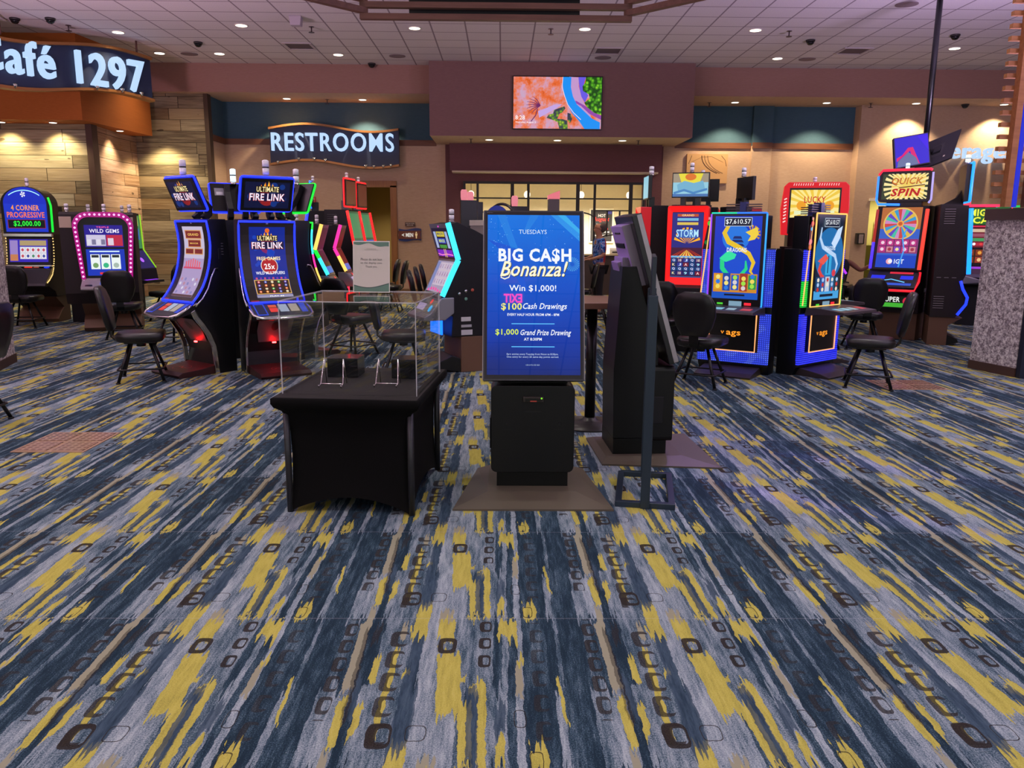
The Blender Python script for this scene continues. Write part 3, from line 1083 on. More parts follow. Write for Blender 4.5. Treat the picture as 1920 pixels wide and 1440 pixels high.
def reels(A, u0, v0, u1, v1, nx, ny, bg, sy, l=3, gap=.12):
    A.rect(u0, v0, u1, v1, g(bg, .8), l)
    dx, dy = (u1 - u0) / nx, (v1 - v0) / ny
    for i in range(nx):
        for j in range(ny):
            c = sy[(i * 5 + j * 3 + i * j) % len(sy)]
            A.rect(u0 + (i + gap) * dx, v0 + (j + gap) * dy, u0 + (i + 1 - gap) * dx, v0 + (j + 1 - gap) * dy, g(c[0], .9), l + 1)
            if c[1]:
                A.text(c[1], u0 + (i + .27) * dx, u0 + (i + .73) * dx, v0 + (j + .2) * dy, v0 + (j + .8) * dy, g(c[2], 1), l + 2, .03)
            else:
                A.disc(u0 + (i + .5) * dx, v0 + (j + .5) * dy, min(dx, dy) * .26, g(c[2], 1), l + 2, 10)


rt = thing('slot_machine', 'arch topped blue slot machine reading 4 CORNER PROGRESSIVE at the far left', 'slot machine', (-8.25, 13.95, 0), 6)
b = MB()
b.prism([(-.02, .45), (-.08, .55), (-.34, .66), (-.36, .70), (-.12, .80), (-.06, .95), (.0, 1.50), (.0, 2.0), (.52, 2.0), (.52, .45)], 'x', -.44, .44, CAB)
b.build('cabinet', rt, .006)
plinth(rt, .84, .02, .5, .45)
b = MB()
top = [(-.46, 1.52), (.46, 1.52), (.47, 2.02)] + [(.47 * math.cos(R(t)), 2.02 + .30 * math.sin(R(t))) for t in range(10, 171, 10)] + [(-.47, 2.02)]
b.prism(top, 'y', -.03, .30, BLK)
A = Art(b, plane_fn((0, -.031, 0), (1, 0, 0), (0, 0, 1)))
A.poly([(x * .88, 1.56 + (z - 1.52) * .94) for x, z in top], g('#0f2cc8', .9), 1)
A.ring(0, 1.70, .55, .565, g('#a8e8ff', 1.2), 3, 20, R(58), R(122))
A.burst(-.02, 2.19, .0, .05, 5, g('#ffffff', 1), 4)
A.rect(-.40, 1.57, .40, 2.03, g('#1838d0', .9), 2)
A.text('4 CORNER', -.27, .27, 1.92, 2.01, g('#ff9a4a', 1), 4, .03)
A.text('PROGRESSIVE', -.36, .36, 1.80, 1.895, g('#ff7a3a', 1), 4, .03)
A.rect(-.36, 1.62, .36, 1.77, g('#a01838', .8), 3); A.rect(-.35, 1.63, .35, 1.76, g('#061018', .8), 4)
A.text('$2,000.00', -.25, .27, 1.645, 1.745, g('#2cff40', 1), 5, .03)
b.build('top_display', rt, .006)
b = MB()
fn = plane_fn((0, -.075, 1.02), (1, 0, 0), (0, .06, .42))
A = Art(b, fn)
A.rect(-.42, -.02, .42, .45, BLK, 1); A.rect(-.38, .03, .36, .42, g('#3a2ac0', .85), 2)
A.rect(-.37, .05, -.22, .40, g('#a890d8', .8), 3); A.rect(-.37, .05, -.22, .16, g('#d88a5a', .8), 4)
reels(A, -.18, .08, .33, .29, 5, 2, '#e6e6f4', [('#f2f0fa', '', '#c04a5a'), ('#ece8f8', '', '#4a8a6a'), ('#f4f2fa', '', '#3a4a9a')])
A.rect(-.18, .31, .33, .40, g('#c0a878', .8), 3)
b.build('reel_screen', rt, 0, None, False)
b = MB(); b.box(-.47, .47, -.06, .0, 1.48, 1.53, CHROME); b.box(-.44, .44, -.12, -.05, .97, 1.0, CHROME); b.build('chrome_trim', rt, .006)
b = MB()
b.prism([(-.06, .98), (-.16, .93), (-.42, .70), (-.44, .66), (-.36, .64), (-.08, .78)], 'x', -.44, .44, DECK)
A = Art(b, plane_fn((0, -.062, .982), (1, 0, 0), (0, .1, .05)))
A.disc(-.33, -.04, .055, g('#1c34ff', 1.4), 1, 16, .035); A.disc(.33, -.04, .055, g('#1c34ff', 1.4), 1, 16, .035)
A.rect(-.1, -.06, .05, -.02, g('#ff3a2a', 1.2), 1); A.rect(.08, -.06, .18, -.02, g('#c05a4a', .8), 1)
b.build('button_deck', rt, .004)
b = MB(); b.box(-.36, .36, -.02, 0, .52, .535, glow('#1a24ff', 7)); b.build('under_light', rt)
b = MB()
for sx in (-1, 1):
    P = [(0, 1.5), (.0, 1.3), (-.03, 1.1), (-.08, .95), (-.15, .84), (-.27, .76), (-.4, .70)]
    for i in range(len(P) - 1):
        for k in range(4):
            t = k / 4
            b.sphere((sx * .455, P[i][0] + (P[i + 1][0] - P[i][0]) * t, P[i][1] + (P[i + 1][1] - P[i][1]) * t), .012, .012, .012, glow('#ffd080', 1.6), 6, 4)
b.build('bulb_strip', rt)
b = MB(); b.tube([(.48, -.02, 1.56), (.49, -.02, 2.0), (.45, -.02, 2.14)], .02, NGREEN, 8); b.build('light_edge', rt)
candle(rt, 0, .12, 2.3, .17)
rt.location.x = -8.16; rt.scale = (.84, 1, 1)

rt = thing('slot_machine', 'pink bulb bordered slot machine reading WILD GEMS', 'slot machine', (-6.26, 12.72, 0), 20)
b = MB()
b.prism([(.08, .45), (.0, .62), (.0, 1.84), (.10, 1.88), (.72, 1.88), (.72, .45)], 'x', -.62, .43, CAB)
for k in range(7):
    b.box(-.626, -.618, .30, .42, .62 + k * .035, .632 + k * .035, mat('#6a5a58', .6))
b.build('cabinet', rt, .012)
b = MB()
for xx_, ww_ in ((-.53, .085), (.405, .02)):
    b.obox((xx_, -.008, 1.72), (ww_, 0, 0), (0, .006, 0), (0, .0, .085), mat('#b9a692', .6))
b.build('shoulder_panel', rt, .004)
plinth(rt, .84, .14, .7, .45, .06)
b = MB()
o_ = arch(.43, .80, 1.88, .22, .36); i_ = arch(.355, .84, 1.80, .16, .30)
n = len(o_)
vs = [(x, -.10, z) for x, z in o_] + [(x, -.115, z) for x, z in i_] + [(x, .02, z) for x, z in o_]
b.add(vs, [(k, (k + 1) % n, n + (k + 1) % n, n + k) for k in range(n)], glow('#c3168c', .75))
b.add(vs, [(2 * n + k, 2 * n + (k + 1) % n, (k + 1) % n, k) for k in range(n)], mat('#7a1660', .4))
b.build('pink_border', rt)
b = MB()
P = [Vector(((a[0] + c[0]) / 2, -.118, (a[1] + c[1]) / 2)) for a, c in zip(o_, i_)]
P = P[1:] + P[:1]
cum = [0]
for a, c in zip(P, P[1:]): cum.append(cum[-1] + (c - a).length)
for k in range(40):
    s_ = cum[-1] * k / 39; i = 0
    while i < len(cum) - 2 and s_ > cum[i + 1]: i += 1
    p = P[i].lerp(P[i + 1], (s_ - cum[i]) / max(cum[i + 1] - cum[i], 1e-6))
    b.sphere(p, .017, .012, .017, glow('#ffa8e8', 1.8), 8, 5)
b.build('bulb_border', rt)
b = MB()
b.prism(i_, 'y', -.085, .03, BLK)
A = Art(b, plane_fn((0, -.086, 0), (1, 0, 0), (0, 0, 1)))
A.rect(-.27, 1.34, .27, 1.68, g('#2a1a9a', .8), 1); A.rect(-.27, .90, .27, 1.31, g('#1838c0', .9), 1)
A.text('WILD GEMS', -.2, .22, 1.56, 1.62, g('#f2ecff', 1), 3, .03)
A.text('TRIPLE', -.1, .08, 1.635, 1.66, g('#ff5aa0', 1), 3, .02)
A.rect(-.25, 1.36, .02, 1.53, g('#dcd4f0', .85), 2); A.rect(.03, 1.36, .26, 1.53, g('#c82a4a', .9), 2); A.rect(.05, 1.37, .13, 1.48, g('#e8d8e8', .9), 3)
for i in range(4):
    A.rect(-.24 + i * .065, 1.38, -.185 + i * .065, 1.46, g('#8a86a8' if i % 2 else '#f4f0ff', .8), 3)
A.rect(-.22, 1.265, .2, 1.285, g('#d8f0ff', 1), 2)
for i in range(3):
    A.rect(-.215 + i * .145, 1.0, -.085 + i * .145, 1.23, g('#eef6f4', 1), 2)
    A.rect(-.20 + i * .145, 1.18, -.10 + i * .145, 1.22, g('#28323a', .6), 3)
    A.disc(-.15 + i * .145, 1.06, .04, g(['#7aa86a', '#3ac08a', '#b0c4b8'][i], .9), 3, 12)
A.rect(-.1, .92, -.02, .95, g('#e83030', 1), 2); A.rect(.12, .92, .2, .95, g('#e83030', 1), 2); A.rect(.0, .925, .05, .95, g('#30c8ff', 1), 2)
b.build('reel_screen', rt, 0, None, False)
b = MB()
b.prism([(-.09, .86), (-.14, .82), (-.34, .74), (-.36, .70), (-.30, .68), (.0, .72), (.0, .86)], 'x', -.36, .36, mat('#8a8088', .4))
A = Art(b, plane_fn((0, -.142, .822), (1, 0, 0), (0, .2, .08)))
A.rect(-.3, -.2, -.2, -.14, BLK, 1); A.rect(-.1, -.14, .12, -.04, g('#5a78e0', .7), 1); A.rect(.18, -.14, .3, -.05, g('#a04038', .6), 1)
b.build('button_deck', rt, .006)
candle(rt, 0, .2, 1.88, .13, .03); candle(rt, -.54, .3, 1.88, .13, .03); candle(rt, .36, .3, 1.88, .13, .03)


# ---------------------------------------------------------------- machines with a screen bent like an open book
def bent_machine(label, loc, rot, neon, group=None, detail=True, body=BLK2, plin=True, under=None, sides=(-1, 1)):
    rt = thing('slot_machine', label, 'slot machine', loc, rot, group)
    z0 = .42 if plin else 0
    b = MB()
    b.prism([(.0, z0), (.02, .66), (-.12, .70), (-.11, .88), (.09, 1.30), (-.02, 1.71), (.08, 1.73), (.30, 1.64), (.70, 1.44), (.78, 1.36), (.78, z0)], 'x', -.29, .29, body)
    b.build('cabinet', rt, .008)
    if plin:
        b = MB()
        b.box(-.29, .29, .12, .78, 0, .42, PEDB)
        b.prism([(.12, .16), (.02, .20), (-.22, .10), (-.22, .06), (.12, 0)], 'x', -.27, .27, BLK)
        b.build('plinth', rt, .006)
    b = MB()
    fn, L = path_fn([(-.135, .88), (.065, 1.30), (-.055, 1.71)])
    A = Art(b, fn)
    l1 = L[1]; T = L[2]
    A.put([(-.31, 0), (.31, 0), (.31, l1), (-.31, l1)], [(0, 1, 2, 3)], STEEL, 0)
    A.put([(-.31, l1), (.31, l1), (.31, T), (-.31, T)], [(0, 1, 2, 3)], STEEL, 0)
    A.rect(-.27, l1 + .012, .27, T - .05, g('#120a2c', .8), 2); A.rect(-.27, .03, .27, l1 - .02, g('#b8a8c8', .75), 2)
    if detail:
        A.rect(-.25, l1 + .04, .25, l1 + .12, g('#7a20c8', .9), 3)
        A.stroke([(-.25, l1 + .07), (-.12, l1 + .055), (.05, l1 + .07), (.25, l1 + .06)], .012, g('#ff8ad0', 1), 4)
        A.rect(-.23, l1 + .14, -.15, T - .09, g('#a8b8e0', .9), 3); A.rect(.15, l1 + .14, .23, T - .09, g('#a8b8e0', .9), 3)
        A.rect(-.13, T - .15, .13, T - .09, g('#d8c83a', .9), 3); A.text('MAJOR', -.10, .10, T - .14, T - .1, g('#203080', .7), 4, .02)
        A.rect(-.12, T - .23, .12, T - .17, g('#2a48c8', .9), 3); A.text('MINOR', -.10, .10, T - .22, T - .18, g('#d8e848', .9), 4, .02)
        A.rect(-.12, l1 + .14, .12, l1 + .18, g('#4aa040', .8), 3)
        A.disc(0, T - .03, .012, g('#ff4ad0', 1.2), 4, 10)
        for w in (-.02, .03):
            A.rect(w, l1 + .03, w + .02, l1 + .13, g('#e8c070', .9), 5)
        A.rect(-.26, .08, -.17, l1 - .03, g('#8a98d8', .7), 3)
        reels(A, -.15, .14, .25, l1 - .04, 5, 3, '#d8c8d8', [('#c4b4d0', 'A', '#8a5a8a'), ('#d4c4d4', 'K', '#6a5a9a'), ('#ccbcd4', 'Q', '#9a6a7a')])
        for k in range(6):
            A.disc(-.2 + k * .08, .075 + .02 * math.sin(k * .8), .022, g('#ff2a9a', 1), 3, 12)
        A.rect(-.27, .03, .27, .055, g('#180a18', .6), 4)
    else:
        A.rect(-.27, l1 + .012, .27, T - .05, mat('#3a3636', .3), 3); A.rect(-.27, .03, .27, l1 - .02, mat('#3a3636', .3), 3); A.rect(-.25, .04, .25, .16, g('#2a7ae0', .8), 4)
    b.build('folded_screen', rt, 0, None, False)
    for sx in sides:
        b = MB()
        ms = neon if isinstance(neon, (list, tuple)) else [neon]
        P = [(-.12, .90), (-.055, 1.035), (.01, 1.17), (.078, 1.305), (.038, 1.44), (-.002, 1.575), (-.045, 1.72)]
        k = 0
        for i in range(len(P) - 1):
            m = ms[min(int(i * len(ms) / (len(P) - 1)), len(ms) - 1)]
            band(b, P[i:i + 2], .055, sx * .305, sx * .335, m)
        b.build('light_edge', rt)
    b = MB()
    b.prism([(-.125, .88), (-.26, .70), (-.34, .66), (-.34, .62), (-.08, .62), (.03, .7), (.03, .88)], 'x', -.31, .31, STEEL)
    A = Art(b, plane_fn((0, -.127, .88), (1, 0, 0), (0, .135, .18)))
    A.rect(-.26, -.2, .0, -.11, g('#c8b0e0', .8), 1); A.disc(.10, -.07, .035, g('#ff3038', 1.1), 1); A.disc(.19, -.16, .045, g('#28b8ff', 1.2), 1)
    A.rect(-.26, -.09, -.1, -.03, g('#6a6a7a', .7), 1)
    b.build('button_deck', rt, .01)
    if under:
        b = MB(); b.box(-.2, .2, -.09, -.075, .44, .61, under); b.build('under_light', rt)
    candle(rt, .05, .1, 1.73, .15, .03)
    return rt


bent = bent_machine('grey bezel slot machine with cyan edge light, beside the black kiosk', (-.70, 9.36, 0), -66, [NCYAN], under=glow('#1060ff', 3), sides=(1,))
# small side details seen on the near flank of that machine
b = MB()
for (y, z, m) in ((.10, .92, CHROME), (.18, .95, CHROME), (.18, .86, mat('#6a9a8a', .4)), (.26, .96, mat('#c05848', .4))):
    b.sphere((.294, y, z), .012, .02, .02, m, 10, 6)
b.build('lock_button', bent)
b = MB()
b.box(.2895, .2925, .12, .24, .60, .65, mat('#d0d0d0', .6)); b.box(.2895, .2925, .12, .25, .53, .56, mat('#b0b0b4', .6)); b.box(.2895, .2925, .12, .26, .44, .50, mat('#c8c8cc', .6))
b.build('side_label', bent)

row = [(-3.08, 12.45, 'cyan to violet edge light, nearest of the neon row', [NPINK, NPURP, NCYAN, NCYAN], glow('#ff7a20', 5)),
       (-3.02, 13.55, 'yellow to mint edge light, second of the neon row', [NCYAN, NGREEN, NYEL, NYEL], glow('#ff1830', 5)),
       (-2.95, 14.75, 'pink edge light, farthest of the neon row', [NYEL, NPINK, NPINK, NPINK], glow('#ff1830', 5))]
for x, y, d_, ms, un in row:
    r_ = bent_machine('sideways slot machine with ' + d_, (x, y, 0), 92, ms, 'slot machines in the neon row', False, BLK2, False, un, (-1,))
# ---------------------------------------------------------------- tall machines with neon framed toppers
def tall_machine(label, loc, rot, neon, side, group=None):
    rt = thing('slot_machine', label, 'slot machine', loc, rot, group)
    b = MB()
    b.prism([(.05, 0), (.05, .6), (-.22, .66), (-.20, .92), (.0, 2.02), (.46, 2.02), (.46, 0)], 'x', -.33, .33, BLK2)
    vents(b, -.332, .2, .2, 1.72, 6, .04, GREY)
    b.build('cabinet', rt, .008)
    b = MB()
    A = Art(b, plane_fn((0, -.205, .93), (1, 0, 0), (0, .2, 1.09)))
    A.rect(-.29, .02, .29, 1.08, g('#3a6a4a', .7), 1); A.rect(-.25, .05, .25, .5, g('#4a5ac8', .8), 2); A.rect(-.25, .55, .25, 1.04, g('#4a9a6a', .7), 2)
    b.build('tall_screen', rt, 0, None, False)
    for sx in (-1, 1):
        b = MB(); b.tube([(sx * .335, -.21, .95), (sx * .335, -.015, 2.0)], .03, side, 8); b.build('light_edge', rt)
    b = MB()
    b.box(-.29, .29, .02, .09, 2.10, 2.60, BLK)
    A = Art(b, plane_fn((0, .018, 2.1), (1, 0, 0), (0, 0, 1))); A.rect(-.26, .03, .26, .47, g('#7a3a2a', .6), 1)
    b.box(-.08, .08, .05, .2, 2.0, 2.2, BLK)
    b.build('topper_screen', rt, .004)
    b = MB(); b.tube([(x, .05, z) for x, z in rrect(-.31, .31, 2.08, 2.62, .03, 3)], .016, neon, 8, True); b.build('topper_light_frame', rt)
    b = MB(); b.prism([(.02, .72), (-.36, .68), (-.36, .64), (.02, .6)], 'x', -.33, .33, DECK); b.build('button_deck', rt)
    candle(rt, 0, .1, 2.62, .12, .03)
    return rt


tall_machine('tall slot machine with blue outlined topper beside the restroom doorway', (-4.1, 17.2, 0), -80, glow('#2a6aff', 2.4), NBLUE)
tall_machine('tall slot machine with red outlined topper, nearer of the two before the restroom doorway', (-2.98, 16.1, 0), 80, NRED, NRED, 'red neon slot machines by the restrooms')
tall_machine('tall slot machine with red outlined topper, farther of the two before the restroom doorway', (-2.98, 17.4, 0), 80, NRED, NRED, 'red neon slot machines by the restrooms')

# slim green edged pair by the board wall, seen from the side
for k, (x, y, lb) in enumerate(((-7.05, 14.2, 'slim slot machine with lime edge beside the WILD GEMS machine'), (-6.72, 14.75, 'slim slot machine with lime edge, nearer the board wall post'))):
    rt = thing('slot_machine', lb, 'slot machine', (x, y, 0), 82, 'slim lime edged slot machines')
    b = MB(); b.prism([(.05, 0), (.05, .6), (-.25, .7), (-.22, .9), (.02, 1.25), (.05, 1.9), (.5, 1.9), (.5, 0)], 'x', -.27, .27, BLK2); b.build('cabinet', rt, .008)
    b = MB(); fn, L = path_fn([(-.225, .9), (.015, 1.25), (.045, 1.88)]); A = Art(b, fn)
    A.rect(-.25, .44, .25, L[2] - .02, g('#4a9a5a', .7), 1); A.rect(-.2, .6, .2, .8, g('#4a78c8', .8), 2); A.rect(-.2, .85, .2, 1.02, g('#c8d060', .8), 2); A.rect(-.25, .02, .25, .40, g('#2a1a6a', .7), 1); A.disc(0, .2, .05, g('#b060ff', 1.2), 2)
    b.build('reel_screen', rt, 0, None, False)
    for sx in (-1, 1):
        b = MB(); b.tube([(sx * .275, -.21, .92), (sx * .275, .01, 1.25), (sx * .275, .035, 1.88)], .012, glow('#86c820', 1.2), 8); b.build('light_edge', rt)
    b = MB(); b.prism([(.0, .74), (-.36, .70), (-.36, .66), (.0, .62)], 'x', -.27, .27, DECK); A = Art(b, plane_fn((0, -.002, .741), (1, 0, 0), (0, .36, .04))); A.rect(-.2, -.3, .2, -.1, g('#9a30ff', 1), 1); b.build('button_deck', rt)
    candle(rt, 0, .2, 1.9, .14, .03)

# ---------------------------------------------------------------- grey topped cabinet behind the kiosk
rt = thing('slot_machine', 'silver topped slot machine with side vents half hidden behind the black kiosk', 'slot machine', (-.16, 10.45, 0), -48)
b = MB()
b.prism([(.0, 0), (.0, .7), (-.1, .9), (.05, 1.45), (.05, 1.74), (.65, 1.74), (.7, 1.4), (.7, 0)], 'x', -.28, .28, BLK2)
b.build('cabinet', rt, .008)
b = MB()
b.prism([(-.06, 1.46), (.16, 1.36), (.55, 1.36), (.55, 1.73), (-.06, 1.73)], 'x', -.33, .33, mat('#8f8a86', .4, .3))
b.prism([(-.07, 1.70), (.56, 1.70), (.56, 1.77), (-.07, 1.77)], 'x', -.335, .335, mat('#c8c4b8', .4, .3))
vents(b, .333, .08, .22, 1.48, 4, .055, mat('#ddd4c0', .5), 'x', .022)
b.build('silver_shoulder', rt, .012)
b = MB(); b.tube([(.32, -.07, 1.48), (.32, -.07, 1.74)], .026, NBLUE, 8); b.build('light_edge', rt)
b = MB()
b.tube([(.27 * math.cos(R(t)), .2, 1.76 + .22 * math.sin(R(t))) for t in range(0, 181, 12)], .018, BLK, 8)
b.build('top_arch', rt)
b = MB(); A = Art(b, plane_fn((0, .12, 1.77), (1, 0, 0), (0, 0, 1))); A.poly([(.24 * math.cos(R(t)), .19 * math.sin(R(t))) for t in range(0, 181, 15)], g('#24308a', .8), 1); A.disc(.05, .06, .03, g('#8a5aff', 1), 2); b.build('arch_screen', rt)
b = MB(); A = Art(b, plane_fn((0, -.1, .92), (1, 0, 0), (0, .15, .53))); A.rect(-.26, .02, .26, .52, g('#2a4ab8', .8), 1); b.build('reel_screen', rt, 0, None, False)
b = MB(); b.prism([(.02, .74), (-.34, .68), (-.34, .64), (.02, .6)], 'x', -.29, .29, DECK); b.build('button_deck', rt)

# bank of dark cabinets further back, whose towers rise above the kiosk
for k, (x, y, z, lb) in enumerate(((-.78, 14.0, 2.33, 'black slot tower with pink lamp left of the kiosk top'), (-.70, 14.75, 2.33, 'second black slot tower with pink lamp left of the kiosk top'),
                                   (.10, 14.2, 2.24, 'lone black slot tower with pink lamp showing above the kiosk'))):
    rt = thing('slot_machine', lb, 'slot machine', (x, y, 0), -75, 'slot towers with pink lamps')
    b = MB(); b.box(-.04, .04, .05, .35, 1.7, z - .18, BLK); b.box(-.30, .30, .0, .4, 0, 1.7, BLK2); b.build('cabinet', rt, .008)
    b = MB(); A = Art(b, plane_fn((0, -.002, .9), (1, 0, 0), (0, 0, 1))); A.rect(-.27, .02, .27, .78, g('#2a3ab0', .8), 1); b.build('reel_screen', rt, 0, None, False)
    b = MB(); b.lathe([(.05, 0), (.06, .05), (.06, .15), (.04, .18)], (0, .12, z - .18), glow('#f08a98', .9), 12); b.build('lamp_cap', rt)
    b = MB(); b.prism([(.02, .74), (-.3, .68), (-.3, .64), (.02, .6)], 'x', -.29, .29, DECK); b.build('button_deck', rt)
rt = thing('ticket_machine', 'grey cash machine with a pink lit top showing behind the kiosk', 'cash machine', (1.02, 16.0, 0), 0)
b = MB(); b.box(-.11, .11, 0, .3, 1.55, 2.26, mat('#75706c', .5)); b.box(-.28, .28, -.05, .5, 0, 1.55, BLK2); b.build('cabinet', rt, .01)
b = MB(); b.prism([(-.115, 2.26), (.115, 2.26), (.115, 2.42), (-.05, 2.36), (-.115, 2.33)], 'y', -.01, .31, glow('#f07a88', .9)); b.build('lit_top', rt)
b = MB(); b.box(-.2, .2, -.06, -.05, 1.1, 1.4, g('#3a6ad8', .7)); b.build('screen', rt)


# ---------------------------------------------------------------- right: red framed pod with monitors on top
SUITS = [('#1c2a6a', 'K', '#f0e0a0'), ('#3a3a9a', 'J', '#b8d8ff'), ('#7a1c3a', 'A', '#ffd0d0'), ('#1c4a8a', 'Q', '#e8e0ff'), ('#28286a', '9', '#a8f0ff'), ('#4a2a7a', '10', '#ffe8c0')]


def red_machine(label, loc, rot, show, group='red framed slot machines with monitors on top'):
    rt = thing('slot_machine', label, 'slot machine', loc, rot, group)
    b = MB()
    b.prism([(.06, 0), (.06, .62), (-.2, .68), (-.18, .9), (.02, .95), (.02, 1.97), (.14, 2.0), (.34, 2.0), (.34, 0)], 'x', -.31, .31, BLK2)
    b.build('cabinet', rt, .008)
    b = MB()
    o_ = rrect(-.33, .33, .93, 1.98, .03, 3); i_ = rrect(-.255, .255, 1.03, 1.90, .015, 3); n = len(o_)
    vs = [(x, -.05, z) for x, z in o_] + [(x, -.03, z) for x, z in i_] + [(x, .10, z) for x, z in o_]
    b.add(vs, [(k, (k + 1) % n, n + (k + 1) % n, n + k) for k in range(n)], glow('#f01818', 1.15))
    b.add(vs, [(2 * n + k, 2 * n + (k + 1) % n, (k + 1) % n, k) for k in range(n)], glow('#c81020', .8))
    b.build('red_light_frame', rt)
    b = MB()
    A = Art(b, plane_fn((0, -.026, .93), (1, 0, 0), (0, 0, 1)))
    A.rect(-.26, .09, .26, .98, g('#4a1438', .8), 1)
    if show:
        A.rect(-.25, .50, .25, .96, g('#2a2a8a', .8), 2)
        for k, c in enumerate(('#e84a1a', '#5aa8e8', '#e8b03a')):
            A.rect(-.17, .91 - k * .055, .17, .945 - k * .055, g(['#c8502a', '#78c0e8', '#e8c858'][k], .9), 3)
        A.text('GRAND', -.1, .1, .915, .94, g('#ffe0a0', 1), 4, .02)
        A.burst(0, .55, .02, .22, 9, g('#ffb020', 1), 3, R(10), R(170), (-.25, .3, .25, .96))
        A.burst(0, .50, .02, .28, 8, g('#c83a10', .9), 2, R(200), R(340), (-.25, .38, .25, .96))
        A.burst(0, .47, .0, .20, 5, g('#ffc850', 1), 3, R(215), R(325), (-.25, .36, .25, .96))
        A.rect(-.16, .63, .16, .74, g('#3a6ac8', .8), 4)
        A.text('STORM', -.18, .18, .64, .74, g('#b8e8ff', 1), 5, .05)
        reels(A, -.25, .13, .25, .36, 5, 4, '#10184a', SUITS, 3, .06)
        A.rect(-.25, .365, .25, .39, g('#78b8e8', .9), 3); A.rect(-.25, .095, .25, .12, g('#30508a', .9), 3)
    else:
        for k in range(8):
            A.rect(-.2, .2 + k * .09, .2, .25 + k * .09, g(['#8a9a4a', '#c8a848', '#4a6a3a'][k % 3], .8), 2)
    b.build('reel_screen', rt, 0, None, False)
    b = MB(); b.prism([(.02, .80), (-.30, .74), (-.32, .70), (.02, .64)], 'x', -.31, .31, DECK); A = Art(b, plane_fn((0, -.02, .795), (1, 0, 0), (0, .3, .06))); A.rect(-.1, -.2, .1, -.08, g('#2a40ff', 1.2), 1); b.build('button_deck', rt, .004)
    b = MB()
    b.box(-.30, .30, .05, .10, 2.09, 2.42, BLK)
    A = Art(b, plane_fn((0, .048, 2.09), (1, 0, 0), (0, 0, 1)))
    A.rect(-.285, .015, .285, .315, g('#9ad4e8', .9), 1)
    if show:
        A.rect(-.285, .20, .285, .315, g('#b0a088', .8), 2); A.poly([(-.2, .315), (-.14, .18), (.14, .18), (.2, .315)], g('#e8d83a', 1), 3); A.disc(0, .27, .09, g('#e87a28', .9), 4, 16, .045)
        A.poly([(-.22, .17), (-.1, .22), (.05, .19), (.2, .22), (.24, .1), (0, .07), (-.2, .09)], g('#78b8d8', .9), 4)
        A.stroke([(-.27, .06), (-.1, .10), (.05, .06), (.27, .11)], .03, g('#4a8ac8', .9), 5); A.rect(-.285, .015, .285, .05, g('#4a78b8', .9), 4)
    b.build('topper_screen', rt, .004)
    for x_ in (-.16, .08):
        b = MB(); b.box(x_, x_ + .08, .08, .16, 1.98, 2.12, BLK); b.build('topper_arm', rt)
    candle(rt, 0, .12, 2.42, .13, .034)
    rt.scale = (.82, 1, 1)
    return rt


PODR = (2.80, 11.55)
rp = lambda a: rot_pt(PODR, .80, a)
red_machine('red framed slot machine with STORM reels under a sea picture monitor', rp(-22), -22, True)
red_machine('red framed slot machine seen edge on, left of the STORM machine', rp(-92), -92, False)
for a_, lb in ((100, 'red pod slot machine turned right, its dark topper back right of the sea picture'), (162, 'red pod slot machine at the rear right, its topper back showing')):
    red_machine(lb, rp(a_), a_, False)



# ---------------------------------------------------------------- dragon machines
def led_mat(c1, c2, name, rows=False):
    t = NT(name, .4, .3)
    x, y, z = t.coord('Object')
    M = t.math
    p = .0235
    b_ = M('ABSOLUTE', M('WRAP', M('MULTIPLY', z, 1 / p), .5, -.5))
    a = M('ABSOLUTE', M('WRAP', M('MULTIPLY', x, 1 / p), .5, -.5))
    d = M('MAXIMUM', a, b_) if not rows else b_
    on = M('LESS_THAN', d, .24)
    nz = t.noise(t.vec(M('MULTIPLY', x, 3), 0, M('MULTIPLY', z, 3)), 2.0, 1.0)
    c = t.mix(t.math('GREATER_THAN', nz, .45), c1, c2)
    fin = t.mix(on, t.mix(0.75, c, '#05051a'), c)
    t.t.links.new(fin, t.b.inputs['Emission Color'])
    t.b.inputs['Emission Strength'].default_value = 1.5
    return t.out('#060610')


LED_B = led_mat('#5068ff', '#3c52ff', 'blue_led_grid')
LED_BR = led_mat('#2830ff', '#3038ff', 'blue_led_rows', True)
LED_GR = led_mat('#18d838', '#20c048', 'green_led_rows', True)


